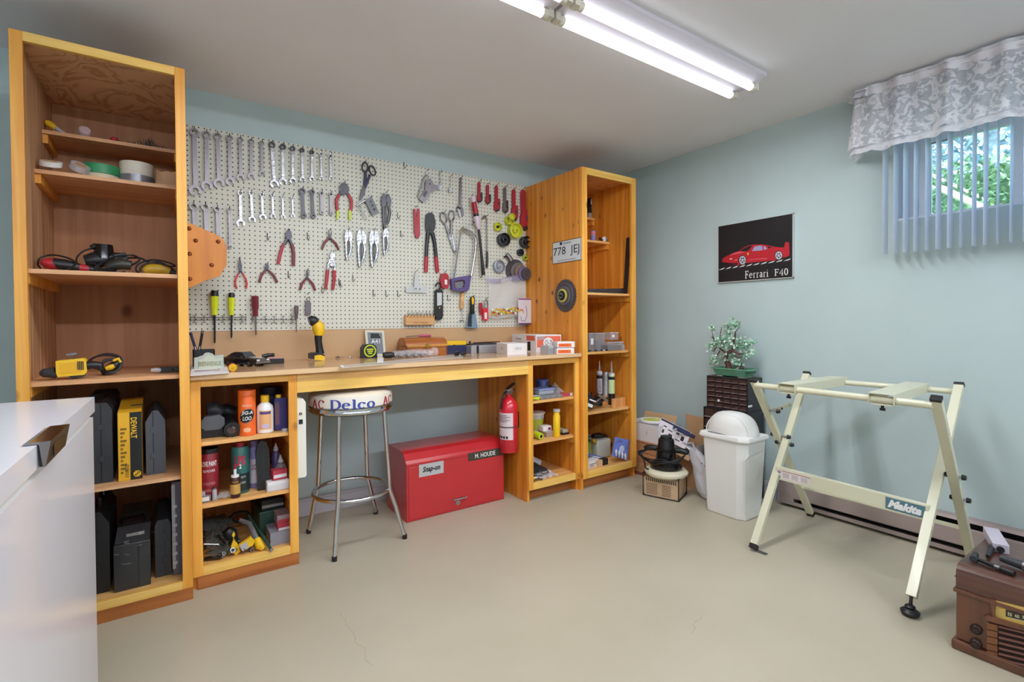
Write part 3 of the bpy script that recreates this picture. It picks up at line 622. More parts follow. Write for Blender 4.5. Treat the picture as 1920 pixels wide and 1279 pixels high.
T.part('block',pxplate(MB(),[(573,566),(576,564),(581,565),(583.5,568),(583,589),(580,591.5),(573,590)],YT,.012),mat('worn_grey_metal','#6d6569',.5,.5),bev=.001);T.done();hook(576.5,551)
pliers('tubing_cutter','slim red tubing cutter above the hacksaw',[[(775.5,392),(779,391),(781,404),(784,420),(786,446),(781,447),(777,436),(776.5,415)],[(783,391),(787,392),(788,440),(785,447),(781,420)]],(781,418),2,[],[],gm=RED,jm=RED,hk=(779,388),cat='cutter')
pliers('cable_crimper','long black cable crimper with red grip ends, centre of the pegboard',[[(799,404),(803,399),(810,399),(814,403),(817,416),(816,428),(811,439),(803,439),(798,428),(798,414)]],(807.5,429),3.2,[([(803,436),(800.5,458),(799.4,482)],[4,3.6,3.6]),([(811,436),(815.5,458),(818,482)],[4,3.6,3.6])],
 [([(799.6,481),(799.2,496),(798.6,510.5)],[4,4,3.6]),([(817.6,482),(819,497),(820.3,511)],[4,4,3.6])],jm=mat('black_oxide','#232428',.35,.3),gm=RED,cat='crimper',hk=(806,400))
T=Thing('steel_shears','large all-steel shears hanging by two oval loops','shears');mb=MB()
for(cx,cy,rx,ry,tl)in((831.8,408.5,6.2,10,.28),(847,404.5,6,9.5,-.2)):
 c=Y(cx,cy,YT);sc=(c-CAM).dot(FW)/FPX;tl=-tl
 mb.tube([c+V((cos(u)*rx*cos(tl)+sin(u)*ry*sin(tl),0,-cos(u)*rx*sin(tl)+sin(u)*ry*cos(tl)))*sc for u in[2*pi*i/18 for i in range(18)]],1.3*sc,n=6,closed=True)
T.part('finger_loops',mb,SAT);mb=MB();grip(mb,[(834,417),(840,434),(844,446)],[2,2.2,2.6]);grip(mb,[(846.5,413),(846.5,430),(845,446)],[2,2.2,2.6]);T.part('shanks',mb,SAT)
mb=MB();pxplate(mb,[(840,440),(845,439),(852,458),(855,479),(849,466)],YT-.003,.003);pxplate(mb,[(845,439),(851,441),(856,470),(854.5,479),(850,462)],YT,.003);T.part('blades',mb,POL);T.done();hook(832,398)
T=Thing('hand_punch','silver squeeze punch with a wire loop handle, top centre of the pegboard','punch')
T.part('wire_handle',grip(MB(),[(783,370),(789,352),(795,333),(800,327),(805,331),(803,340),(797,352)],1.2,flat=1),POL);T.part('body',pxplate(MB(),[(798,340),(807,334),(813,345),(822,349),(818,356),(808,359),(801,374),(794,380),(786,373),(797,356)],YT,.016),SAT,bev=.001)
T.part('window',pxplate(MB(),[(792,366),(798,357),(802,360),(797,370)],YT-.009,.002),DST);T.part('pivot',MB().cyl(Y(806,345,YT-.012),Y(806,345,YT),.005,n=10),DST);T.done();hook(800,320)
def danglers(name,label,cat,pts,r,blob,m=POL):
 T=Thing(name,label,cat);T.part('wire',grip(MB(),pts,r,flat=1,n=6),m);T.part('end_fitting',pxplate(MB(),blob,YT,.008),m);T.done()
danglers('valve_spring_hook','short bent steel hook tool beside the squeeze punch','tool',[(824,324),(826,338),(825,347)],.9,[(822,346),(829,345),(830,352),(825,357),(821,353)]);hook(825,323)
danglers('small_key_wrench','tiny hex fitting on a thin rod near the adjustable wrench','tool',[(844.5,331),(845,344),(845,354)],.6,[(842,352),(848,354),(848,360),(843,361),(841.5,357)]);hook(845,330)
T=Thing('adjustable_wrench','long silver adjustable wrench hanging head down','wrench');mb=MB();p=Y(864,335.5,YT)
mb.ring(p-AY*.004,.004,.0088,AY*.008,V((1,0,0)),V((0,0,1)),n=14);mb.bar(Y(864,338,YT),Y(863,386,YT),.016,.007,AY,w2=.018);T.part('handle',mb,SAT)
T.part('fixed_jaw',pxplate(MB(),[(859,385),(866,386),(869,392),(870,404),(866,406),(864,396),(857,395),(857,389)],YT,.010),SAT);T.part('moving_jaw',pxplate(MB(),[(857,392),(861,391),(866,405),(863,408),(860,400)],YT-.002,.009),POL)
T.part('thumb_screw',MB().cyl(Y(858,388,YT-.006),Y(864,391,YT-.006),.005,n=10),DST);T.done();hook(864,333)
PWRED=mat('pipe_wrench_red','#a52433',.45,var=.1,vs=30)
def pipewrench(label,x,y0,y1,w,m,dx=0):
 """red straight pipe wrench hanging head down; w = handle width px"""
 T=Thing('pipe_wrench',label,'wrench',group='pipe wrenches');L=y1-y0;f=lambda u,v:(x+u*w+dx*v,y0+v*L)
 mb=MB();pxplate(mb,[f(-.35,.02),f(0,0),f(.35,.02),f(.5,.08),f(.5,.60),f(-.5,.60),f(-.5,.08)],YT,.012);T.part('handle',mb,m)
 T.part('web',pxplate(MB(),[f(-.22,.1),f(.22,.1),f(.22,.56),f(-.22,.56)],YT-.0065,.002),m)
 mb=MB();pxplate(mb,[f(-.5,.60),f(.6,.60),f(.75,.76),f(.8,.92),f(.3,1.0),f(-.45,.97),f(-.7,.84),f(-.65,.70)],YT,.018);T.part('head',mb,m)
 mb=MB();pxplate(mb,[f(.55,.52),f(1.15,.50),f(1.3,.6),f(1.35,.80),f(1.2,.93),f(.7,.90),f(.55,.74)],YT-.003,.013);T.part('hook_jaw',mb,m if w>5 else DST)
 T.part('adjusting_nut',MB().cyl(Y(*f(.75,.66),YT-.012),Y(*f(.75,.76),YT-.012),.006,n=10),DST)
 T.part('jaw_teeth',pxplate(MB(),[f(-.2,.93),f(.9,.90),f(.85,.99),f(.1,1.02)],YT-.004,.014),DST);T.done();hook(x,y0-1.5)
pipewrench('small red pipe wrench, first of the row, beside the lug pole',899,341,379,4.6,PWRED)
pipewrench('smallest red pipe wrench, second of the row',915,346,382,4.4,PWRED)
pipewrench('middling red pipe wrench, third of the row',931.5,347.5,396,5.2,PWRED)
pipewrench('bare silver pipe wrench, fourth of the row',947.5,351,399,4.4,SAT)
pipewrench('large red pipe wrench, fifth of the row, above the yellow hole saws',964,354.5,414,6,PWRED)
pipewrench('largest red pipe wrench, beside the pine cabinet',981,355,431,8.6,PWRED,2)
T=Thing('inspection_pole','red and white telescoping tool with a long black shaft','tool')
def colm(pts,y=-.05,n=12):
 P=[Y(a,b,y)for a,b,_ in pts];sc=(P[0]-CAM).dot(FW)/FPX;return MB().tube(P,[w*sc for _,_,w in pts],n=n)
T.part('white_cap',colm([(886.5,368,3),(887,370,4.2),(888.5,381,4.8)]),mat('pinkish_white','#d9c9d6',.4));T.part('red_barrel',colm([(888.3,379,5),(892.5,401,5)]),RED)
T.part('black_switch',colm([(892,401,5.2),(893.3,406.5,5.2)]),BLK);T.part('white_collar',colm([(893,406,5.6),(894,412,6.2),(895,420,5.4),(898,430,3)]),mat('pinkish_white','#d9c9d6',.4));T.part('shaft',colm([(897.5,429,2.6),(902,470,2.6),(906,512,3.6),(906.5,516,3.4)]),BLK);T.part('side_knob',MB().cyl(Y(888,417,-.075),Y(888,417,-.05),.007,n=10),BLK);T.done();hook(884,366)
T=Thing('hook_puller','thin steel puller with a bent tip and black handle','tool');T.part('rod',grip(MB(),[(905,411),(907.5,406),(911,405),(912.5,412),(913,440),(913.3,474)],[1.6,1.7,1.6,1.2,1.1,1.1],flat=1),SAT);T.part('handle',grip(MB(),[(913.3,472),(913.6,488),(913,502)],[2,2.2,2.2],flat=1),BLK);T.done();hook(912,404)
def disc(label,cx,cy,r,y,th,mats,name='hole_saw',cat='hole saw',cup=True,arbor=True):
 c=Y(cx,cy,y);sc=(c-CAM).dot(FW)/FPX;R=r*sc;T=Thing(name,label,cat)
 T.part('cup',MB().lathe([(R*.98,0),(R,.002),(R,th-.002),(R*.9,th),(R*.9,th),(R*.85,th*.35),(R*.25,th*.35)],c,(0,-1,0),n=20),mats[0])
 if arbor:T.part('arbor',MB().lathe([(R*.34,th*.3),(R*.34,th*.8),(R*.14,th*.85),(R*.12,th*1.5)],c,(0,-1,0),n=10),mats[1])
 T.done()
HS=mat('hole_saw_lime','#cfd23c',.35)
disc('small yellow hole saw, leftmost of the yellow group',931,426,8,YP-.002,.030,(HS,BLK))
disc('yellow hole saw just below the large red pipe wrench',952,414,9,YP-.002,.040,(HS,HS))
disc('largest yellow-green hole saw cup in the middle of the group',962,433.5,14,YP-.002,.050,(HS,HS))
disc('upper yellow hole saw stacked over the largest cup',957.5,407,6,-.052,.03,(HS,HS),arbor=False)
disc('black hole saw below the small yellow one',941,450.5,12.5,YP-.002,.045,(DKG,DST))
disc('black ring-shaped hole saw next to the pine cabinet',981.5,455,11,YP-.002,.05,(DKG,BLK))
disc('small black hole saw under the ring-shaped one',973.5,474,6.5,YP-.002,.03,(DKG,BLK))
disc('small yellow cup low beside the pine cabinet',983,483.5,5,YP-.002,.03,(HS,BLK))
T=Thing('drill_chuck','bare steel drill chuck between the hole saws and the tape roll','chuck');T.part('body',colm([(950,476,3),(955,483,5),(958,489,5.5)],-.03),SAT);T.part('shank',colm([(945,482,1.5),(954,481,1.6)],-.03),DST);T.done()
disc('roll of pale solder wire on the pegboard below the chuck',933.5,500,12,YP-.002,.03,(mat('solder_grey','#a5a9b4',.4,.4),LGR),name='solder_roll',cat='roll')
def wheel(label,cx,cy,r,y,th,m,hub,name='grinding_disc',cat='disc'):
 c=Y(cx,cy,y);sc=(c-CAM).dot(FW)/FPX;R=r*sc;T=Thing(name,label,cat)
 T.part('disc',MB().lathe([(R,0),(R,th),(R*.45,th),(R*.4,th*.5),(R*.12,th*.5)],c,(0,-1,0),n=24),m);T.part('centre_ring',MB().lathe([(R*.3,th*.4),(R*.3,th*1.15),(R*.16,th*1.15),(R*.16,th*.4)],c,(0,-1,0),n=16),hub);T.done()
wheel('large dark grinding disc at the back of the stack on the pegboard',966,508.5,22,YP-.002,.006,mat('abrasive_dark','#4a464b',.9,var=.15,vs=60),SAT)
wheel('mid-size grey disc in the stack on the pegboard',971.5,510,17.5,-.024,.008,mat('abrasive_grey','#6b6868',.9,var=.15,vs=60),BRS)
wheel('brownish disc in the middle of the stack on the pegboard',976.5,511,14.5,-.038,.008,mat('abrasive_brown','#8a6c5c',.9,var=.15,vs=60),BRS)
wheel('purplish disc near the front of the stack on the pegboard',981.5,513,13,-.054,.008,mat('abrasive_purple','#6b6385',.8,var=.1,vs=60),PURP)
wheel('small front disc of the stack on the pegboard',986.5,513.5,10.5,-.070,.008,mat('abrasive_dark','#4a464b'),SAT)
T=Thing('hacksaw','hacksaw with a silver arched frame and purple handle','saw')
T.part('frame',grip(MB(),[(864,430),(872,430.5),(881,434),(889,442),(892.5,452),(891.5,468),(888,492),(883.5,518)],[2,2.4,2.5,2.5,2.4,2.3,2.3,2.3],flat=1,y=-.05),POL)
mb=MB();Yh=-.05
def loopplate(outer,inner,y,th,m=0,mb=None):
 mb=mb or MB();O=[Y(*p,y)for p in outer];I=[Y(*p,y)for p in inner];n=len(O);P=O+I+[p+AY*th for p in O]+[p+AY*th for p in I]
 F=[]
 for i in range(n):
  j=(i+1)%n;F+=[(i,j,n+j,n+i),(2*n+i,3*n+i,3*n+j,2*n+j),(i,2*n+i,2*n+j,j),(n+i,n+j,3*n+j,3*n+i)]
 return mb.add(P,F,m)
T.part('handle',loopplate([(846,523),(862,519),(884,516),(882,530),(880,542),(876,547),(858,546),(848,543)],[(851,528),(861,525),(871,526),(872,531),(870,538),(866,540),(857,541),(851,538)],-.064,.026),PURP,bev=.003)
T.part('blade',MB().bar(Y(864.5,432,-.052),Y(851,522,-.052),.011,.002,AY),SAT);T.part('blade_pins',MB().cyl(Y(865,431,-.056),Y(865,431,-.046),.006,n=8).cyl(Y(864,440,-.056),Y(864,440,-.046),.004,n=8),BRS);T.part('palm_plate',pxplate(MB(),[(852,530),(868,527),(870,534),(866,540),(855,541)],-.052,.004),SAT);T.done();hook(866,427)
T=Thing('tape_measure','red oval tape case hanging left of the purple hacksaw handle','tape measure');T.part('case',pxplate(MB(),[(829,513),(836,512),(841,516),(842.5,530),(840,540),(834,542),(828,537),(826.5,524)],-.035,.026),RED,bev=.006);T.part('label_plate',pxplate(MB(),[(834,524),(838.5,525),(838.5,534),(834,533)],-.049,.002),WHT);T.done();hook(833,510)
T=Thing('steel_try_square','thin pale steel gauge with a wide flat foot','gauge');T.part('foot',pxplate(MB(),[(761,538),(801,537.5),(800.5,549.5),(761.5,548.5)],YT,.003),mat('pale_steel','#c0c0be',.4,.5));T.part('stem',pxplate(MB(),[(776,547),(777.5,520),(779,511),(782,511),(785,520),(787,547)],YT-.004,.003),mat('pale_steel','#c0c0be'));T.part('clamp_screw',MB().cyl(Y(780,541,-.04),Y(780,541,-.02),.004,n=8).cyl(Y(787,542,-.04),Y(787,542,-.02),.004,n=8),DST);T.done();hook(780,508)
T=Thing('drill_bit_block','tan wooden block hung on the board with rows of drill bits','drill bit holder');A=Y(761,591,-.05);B=Y(815.6,609,-.05)
T.part('block',MB().box((A.x,-.05,B.z),(B.x,YP-.001,A.z)),BLOCK,bev=.004);T.part('lettering',MB().text('METRIC    DRILL SIZE',((A.x+B.x)/2,-.0505,B.z+.014),(1,0,0),(0,0,1),.10,.007),INK)
nb=17
for k in range(nb):
 x=A.x+.008+(B.x-A.x-.016)*k/(nb-1);h=.012+.014*abs(sin(k*1.7));r=.0012+.0012*((k*7)%5)/5
 T.part('drill_bit',MB().cyl((x,-.036,A.z-.002),(x,-.036,A.z+h),r,n=6),DST)
for k in range(9):x=A.x+.012+(B.x-A.x-.024)*k/8;T.part('drill_bit',MB().cyl((x,-.046,A.z-.022),(x,-.058,A.z+.008),.0015,n=6),DST)
T.done()
T=Thing('work_light','slim black hanging work light with a white light panel','flashlight');T.part('hook',grip(MB(),[(824,545),(823.5,540),(826,537),(825,531.5),(820.5,530.5),(817,534),(817.5,538)],1.5,flat=1,y=-.03),BLK)
T.part('body',pxplate(MB(),[(817.5,545),(820,542.5),(828,542.5),(830.5,546),(831,592),(829,598),(824,600.5),(819.5,599),(817,594)],-.034,.028),BLK,bev=.003);led=T.part('light_panel',pxplate(MB(),[(819.5,549),(828.5,549),(828.5,572),(820,573.5)],-.0495,.003),mat('led_lens','#ccd0cf',.3));mb=MB()
for i in range(4):
 for j in range(7):c=Y(821.2+i*2.1,551.5+j*3.1,-.0515);mb.cyl(c,c+AY*.001,.0015,n=6)
T.part('led',mb,GRY,parent=led,kind='stuff');T.part('button',MB().cyl(Y(824.3,577.5,-.052),Y(824.3,577.5,-.045),.0045,n=10),YEL);T.done()
T=Thing('wooden_handle_scraper','small scraper with a wooden handle and T-shaped tip','scraper');T.part('handle',colm([(867,549,3),(867.5,551,4),(866,560,3.6),(866,574,4.4),(866,579,3.4)],-.03),BLOCK);T.part('shaft',MB().cyl(Y(866,577,-.03),Y(867,601,-.03),.0018,n=6),SAT);T.part('tip',MB().bar(Y(861.5,601.5,-.03),Y(870,601.5,-.03),.005,.006,AY),DST);T.done();hook(866,548)
T=Thing('putty_knife','wide putty knife with a blue-grey blade and black-yellow handle','putty knife');T.part('handle',colm([(885.5,556,3.4),(886,559,4.6),(885.5,573,4.4),(885,584,4.8),(887,588,4)],-.045),BLK);T.part('grip_inlay',pxplate(MB(),[(884.5,558),(888,557.5),(889,562),(888,571),(885,570)],-.062,.002),YEL)
T.part('blade',pxplate(MB(),[(880.5,585),(890.5,585),(895.5,612),(895,616),(874.5,614.5),(874,611)],-.04,.003),mat('blade_blue','#84a0b4',.25,.5));T.part('blade_rib',pxplate(MB(),[(879,587),(885,586),(884.5,613),(877,612)],-.043,.002),DST);T.done();hook(886,555)
T=Thing('combination_padlock','red combination padlock with a long steel shackle','padlock');T.part('shackle',grip(MB(),[(908,580),(908,566),(911,561),(914,566),(915.5,580)],1.1,flat=1,y=-.03),SAT);T.part('body',pxplate(MB(),[(906,579),(916.5,577),(916,594),(914,602),(906,600)],-.032,.018),mat('padlock_red','#d12b36',.35),bev=.003);T.part('number_dials',MB().box((Y(908.5,586,-.043).x,-.043,Y(908.5,598,-.043).z),(Y(913,586,-.043).x,-.04,Y(908.5,586,-.043).z)),WHT);T.done();hook(911,559)
T=Thing('red_tag_chain','thin chain with a small red tag left of the padlock','chain');mb=MB()
for k in range(22):c=Y(900.5+.4*(k%2),522+k*2.2,-.03);mb.ell(c,.0017,n=6,k=4)
T.part('chain',mb,SAT);T.part('tag',pxplate(MB(),[(898.5,568),(904,567.5),(905,574),(903.5,590),(900.5,590),(899,578)],-.03,.006),RED);T.done();hook(900,520)
T=Thing('zip_bag','clear zip bag with a purple seal hanging low on the pegboard','bag')
def bagfn(u,v):
 px=913+u*70;py=523+v*72+3*sin(u*7);p=Y(px,py,-.03);p.y-=.018+.006*sin(u*9+v*5)*sin(v*pi)+.012*sin(pi*u)*v;return p
T.part('bag_front',MB().grid(bagfn,18,14),mat('bag_film','#eeeef4',.2,alpha=.36,bump=.6,bs=26))
T.part('seal_strip',MB().grid(lambda u,v:Y(912+u*72,519.5+v*9+3*sin(u*6),-.05-.006*sin(u*9)),16,2),mat('seal_purple','#9a92bb',.3,alpha=.5));T.done()
cm=[YEL,YEL,mat('connector_orange','#d88a2c',.4),mat('connector_red','#a83240',.4),WHT,LIME]
for k in range(40):
 px=923+(k%14)*4.4+random.uniform(-1,1);py=590-(k//14)*4.2-(px-923)*.08+random.uniform(-1,1);c=Y(px,py,-.072+random.uniform(-.004,.004));a=V((random.gauss(0,1),random.gauss(0,.5),random.gauss(0,1))).normalized()
 one('wire_connector',('yellow','yellow','orange','red','white','lime green')[k%6]+' plastic wire connector heaped in the bottom of the zip bag','connector',MB().cyl(c-a*.009,c+a*.009,.0075,.004,n=7),cm[k%6],group='wire connectors in the zip bag')
T=Thing('hook_package','white carded package showing a purple hook, at the pegboard corner','package');A=Y(972,559,-.075);B=Y(998,608,-.075)
T.part('card',MB().box((A.x,-.075,B.z),(B.x,-.069,A.z)),mat('package_white','#d9d2d8',.5));T.part('printed_hook',MB().tube([V((A.x+(B.x-A.x)*u,-.077,B.z+(A.z-B.z)*w))for u,w in((.52,.72),(.6,.5),(.6,.3),(.45,.12),(.2,.14),(.15,.3))],.0016,n=6),PURP);T.part('top_band',MB().box((A.x,-.0755,A.z-.012),(B.x,-.0752,A.z-.002)),mat('package_magenta','#8c3f7a',.5));T.part('bottom_band',MB().box((A.x,-.0755,B.z),(B.x,-.0752,B.z+.01)),PURP);T.done()
for q in((757,308),(745,402),(751,436),(661,519),(637,530),(699,547),(723,548),(745,548),(839,556),(501,441),(576,440),(540,512),(603,541),(635,526)):hook(*q,kind=1)
peg.done()
T=Thing('wooden_plaque','shaped varnished wooden plaque with copper studs on the cabinet side','plaque');yq=-.30
out=[(351,418.5),(358.5,419),(377.5,427.5),(407.5,441),(419,449),(424.5,461),(425.3,474),(425,497.5),(418,508),(412,517.5),(385,526),(362,537),(351,541)]
T.part('board',MB().prism([Y(*p,yq)for p in out],(0,.03,0)),CHERRY,bev=.004)
for q in((354.5,428.5),(367,451),(409,453),(355.5,476),(397,497),(356,523)):c=Y(*q,yq-.001);T.part('stud',MB().lathe([(.010,0),(.0095,.003),(.006,.006),(0,.007)],c,(0,-1,0),n=12),COPR)
T.done()
# ================================================================ helpers for things on shelves
def scl(p):return(V(p)-CAM).dot(FW)/FPX
def can(t,px,pyt,zb,y,wpx,m,name='body',prof=None,n=20):
 """round container standing on height zb, front plane y; px centre, pyt top pixel row, wpx width"""
 top=Y(px,pyt,y);r=wpx/2*scl(top);h=top.z-zb;c=V((top.x,y+r*.0,zb))
 prof=prof or[(0.94,0),(1,.02),(1,.93),(.94,.97),(.94,1)]
 t.part(name,MB().lathe([(r*a,h*b)for a,b in prof],c,n=n),m);return c,r,h
def wrapt(c,r,h,zc,ang0=0):
 """curve text around a vertical cylinder facing the camera"""
 to=V((CAM.x-c.x,CAM.y-c.y));a0=atan2(to.y,to.x)+ang0
 def f(a,b):th=a0+a/r;return V((c.x+cos(th)*(r+.0008),c.y+sin(th)*(r+.0008),zc+b))
 return f
def band(t,c,r,z0,z1,m,name='label',parent=None):return t.part(name,MB().lathe([(r+.0004,0),(r+.0004,z1-z0)],c+V((0,0,z0)),n=24),m,parent=parent)
def pbox(mb,a,b,y,dep,zb=None,m=0):
 """box whose front face covers pixels a..b on plane y"""
 p,q=Y(*a,y),Y(*b,y);z0=q.z if zb is None else zb;return mb.box((p.x,y,z0),(q.x,y+dep,p.z),m)
def cable(t,name,pts,r,m=None,n=6,rnd=0,parent=None,steps=6):
 """smooth cord through points"""
 P=[V(p)for p in pts];out=[]
 for i in range(len(P)-1):
  a,b,c,d=P[max(i-1,0)],P[i],P[i+1],P[min(i+2,len(P)-1)]
  for k in range(steps):u=k/steps;out.append(.5*((2*b)+(c-a)*u+(2*a-5*b+4*c-d)*u*u+(3*b-a-3*c+d)*u**3))
 out.append(P[-1]);return t.part(name,MB().tube(out,r,n=n),m or CRD,parent=parent)
RX=V((1,0,0));UZ=V((0,0,1))
# ================================================================ on the workbench
zc=HB
A=Y(362,655,-.33);B=Y(403,662,-.33)
T=Thing('pen_box','black open pen box behind the welcome sign','pen holder');mb=MB();w=.004
x0,x1,y0,y1,z1=A.x,B.x,-.33,-.25,A.z-.004
for b in(((x0,y0,zc),(x1,y0+w,z1)),((x0,y1-w,zc),(x1,y1,z1)),((x0,y0,zc),(x0+w,y1,z1)),((x1-w,y0,zc),(x1,y1,z1)),((x0,y0,zc),(x1,y1,zc+w))):mb.box(*b)
T.part('box',mb,BLK);T.done()
for q,m,lb in(((355.5,623),(369,658),'black pen with white print leaning in the pen box, left'),((380.5,620),(374,660),'black pen with a silver clip leaning in the pen box, right'))and[(((357,624),(367,655)),NAVY,'dark pen with white print leaning left in the pen box'),(((380,620),(374,655)),BLK,'black pen with a silver clip leaning right in the pen box')]:
 a,b=Y(*q[0],-.30),Y(*q[1],-.29);b=b+(b-a)*.85;T=Thing('pen',lb,'pen');T.part('barrel',MB().cyl(a,b,.0062,.0058,n=10),m);T.part('cap',MB().cyl(a,a+(b-a)*.08,.0068,n=10),SAT if m is BLK else m)
 d=(b-a);T.part('print',MB().bar(a+d*.45+V((0,-.0064,0)),a+d*.75+V((0,-.0064,0)),.003,.0006,AY),INKW);T.done()
A=Y(368,682,-.42);B=Y(419,695,-.42);T=Thing('welcome_sign','small grey-green arched sign plaque reading BIENVENUE','sign')
pts=[(364,695),(364,671),(371,670),(375,668),(380,667),(385,662),(391,661),(398,663),(403,667),(410,666),(419,665),(420,695)]
sg=mat('sign_stone','#b3bcb4',.7,var=.06,vs=40);P=[Y(*p,-.42)for p in pts]
for p in P:
 if p.z<zc+.01:p.z=zc
T.part('plaque',MB().prism(P,(0,.016,0)),sg,bev=.001);P2=[Y(*p,-.4205)for p in[(373,692),(373,675),(381,673),(387,667),(392,666),(398,668),(404,673),(416,671),(416,690)]]
T.part('raised_panel',MB().prism(P2,(0,-.003,0)),mat('sign_panel','#c3cbb9',.7));c=Y(394.5,682,-.4245);T.part('lettering',MB().text('BIENVENUE',c,RX,UZ,36*scl(c),8.5*scl(c),.001,bold=.01),mat('sign_letters','#8d9273',.7));T.done()
def sheet(label,q,z,m=PAPER,th=.0012,pr=None):
 P=[Z(*p,z)for p in q];P=[V((p.x,p.y,z))for p in P];T=Thing('paper_sheet',label,'paper');T.part('sheet',MB().prism(P,(0,0,th)),m)
 if pr:
  c=(P[0]+P[1]+P[2]+P[3])/4;mb=MB()
  for k in range(5):a=P[0].lerp(P[3],.2+k*.14);b=P[1].lerp(P[2],.2+k*.14);mb.prism([a.lerp(b,.1),a.lerp(b,pr),a.lerp(b,pr)+(P[3]-P[0])*.05,a.lerp(b,.1)+(P[3]-P[0])*.05],(0,0,.0003))
  for i in range(len(mb.v)):mb.v[i]=(mb.v[i][0],mb.v[i][1],mb.v[i][2]+th+.0003)
  T.part('print',mb,INKG)
 T.done()
sheet('lowest white sheet of the paper pile at the bench corner',[(357,694),(426,688),(430,700),(357,705)],zc+.0005)
sheet('middle white sheet of the paper pile at the bench corner',[(358,690),(421,687),(427,697),(357,701)],zc+.0025,pr=.8)
sheet('top printed leaflet of the paper pile, below the welcome sign',[(356,686),(407,684),(409,692),(359,695)],zc+.005,pr=.9,th=.002)
T=Thing('push_button_toy','small yellow disc with a red rim standing on the bench edge','disc');c=Y(436.5,691,-.58);r=7.5*scl(c);c.z=zc+r
T.part('rim',MB().cyl(c,c+V((0,.018,0)),r,n=20),mat('red_orange','#c8402a',.4));T.part('face',MB().cyl(c+V((0,-.004,-.001)),c,r*.9,n=20),YEL);T.part('number',MB().text('41',c+V((0,-.0045,-.002)),RX,UZ,r*.9,r*.8),mat('faded_ink','#a08d34',.6));T.done()
def car_model():
 T=Thing('model_car','black die-cast muscle car model with white bonnet stripes','model car')
 a=Z(422,688,zc);b=Z(512,684,zc)
 L=.225;d=V((.60,-.80,0)).normalized();n_=V((-d.y,d.x,0));W=.088
 pw=Z(466,687.5,zc)
 o=pw-d*.180+n_*.002
 f=lambda s_,w_,h_:o+d*(s_*L)+n_*(w_*W)+UZ*h_
 body=mat('car_black','#16161d',.12,coat=1.);gl=mat('car_glass','#30333b',.08);
 st=[(-.02,.84,.040,.020),(.03,.94,.046,.014),(.12,.98,.047,.012),(.3,1,.046,.011),(.55,1,.045,.011),(.8,.99,.043,.011),(.95,.97,.041,.012),(1.0,.93,.038,.016)]
 mb=MB();rows=[]
 for s_,w_,h_,sl in st:rows.append([f(s_,.5-w_/2*1,sl),f(s_,.5-w_/2-.02,(h_+sl)/2+.004),f(s_,.5-w_/2*.95,h_-.003),f(s_,.5-w_/2*.86,h_),f(s_,.5+w_/2*.86,h_),f(s_,.5+w_/2*.95,h_-.003),f(s_,.5+w_/2+.02,(h_+sl)/2+.004),f(s_,.5+w_/2,sl)])
 k=8;mb.add([p for r_ in rows for p in r_],[(i*k+j,i*k+(j+1)%k,(i+1)*k+(j+1)%k,(i+1)*k+j)for i in range(len(rows)-1)for j in range(k)],sm=True);mb.add(rows[0],[tuple(range(k))]);mb.add(rows[-1],[tuple(range(k))[::-1]])
 T.part('body_shell',mb,body)
 mb=MB();ca=[(.10,.40,.046),(.24,.34,.066),(.34,.33,.072),(.52,.33,.071),(.66,.40,.045)]
 P=[[f(s_,.5-w_,h_),f(s_,.5+w_,h_)]for s_,w_,h_ in ca];Q=[f(s_,.5-.43,.045)for s_,_,_ in ca],[f(s_,.5+.43,.045)for s_,_,_ in ca]
 for i in range(4):mb.add([P[i][0],P[i+1][0],P[i+1][1],P[i][1]],[(0,1,2,3)],m=1 if i in(3,)else(1 if i==0 and False else 0))
 for sgn in(0,1):
  for i in range(4):mb.add([Q[sgn][i],Q[sgn][i+1],P[i+1][sgn],P[i][sgn]],[(0,1,2,3)],m=0)
 T.part('roof',mb,[body,gl])
 mb=MB()
 for w_ in(.5-.385,.5+.385):
  s1=-.028 if w_<.5 else.028
  mb.prism([f(.36,w_+s1,.049),f(.60,w_+s1*1.1,.049),f(.53,w_+s1*.3,.067),f(.37,w_+s1*.3,.067)],n_*(-.001 if w_<.5 else.001));mb.prism([f(.22,w_+s1,.049),f(.345,w_+s1,.049),f(.345,w_+s1*.3,.066),f(.28,w_+s1*.3,.065)],n_*(-.001 if w_<.5 else.001))
 T.part('side_window',mb,gl)
 mb=MB()
 for w_ in(.30,.56):mb.add([f(.67,w_,.0465),f(.995,w_+.01,.0400),f(.995,w_+.13,.0400),f(.67,w_+.14,.0465)],[(0,1,2,3)])
 T.part('bonnet_stripe',mb,mat('car_white','#e8e6e6',.2))
 T.part('grille',MB().obox(f(1.003,.5,.031),d*.002,n_*W*.28,UZ*.0055),mat('grille_grey','#77777c',.3,.6));T.part('bumper',MB().obox(f(1.012,.5,.0195),d*.005,n_*W*.50,UZ*.005),POL,bev=.0015)
 for w_ in(.10,.20,.80,.90):c=f(1.003,w_,.031);T.part('headlamp',MB().cyl(c,c+d*.003,.0048,n=10),mat('lamp_white','#e6e6e8',.2))
 tyre=mat('tyre_black','#141416',.7)
 for s_ in(.19,.80):
  for w_,sg_ in((.04,-1),(.96,1)):
   c=f(s_,w_,.0165);wo=T.part('wheel',MB().cyl(c-n_*.009*sg_,c+n_*.004*sg_,.0165,n=16),tyre);T.part('hubcap',MB().cyl(c+n_*.0036*sg_,c+n_*.0056*sg_,.0095,n=10),SAT,parent=wo)
 T.part('chassis',MB().obox(f(.5,.5,.012),d*L*.47,n_*W*.42,UZ*.004),BLK);T.part('mirror',MB().obox(f(.62,-.05,.049),d*.003,n_*.003,UZ*.002),POL)
 T.done()
car_model()
A=Z(506,682,zc);T=Thing('flat_case','flat black case with a pink lid behind the model car','case');p=Y(506,673,-.24);q=Y(533,681,-.24)
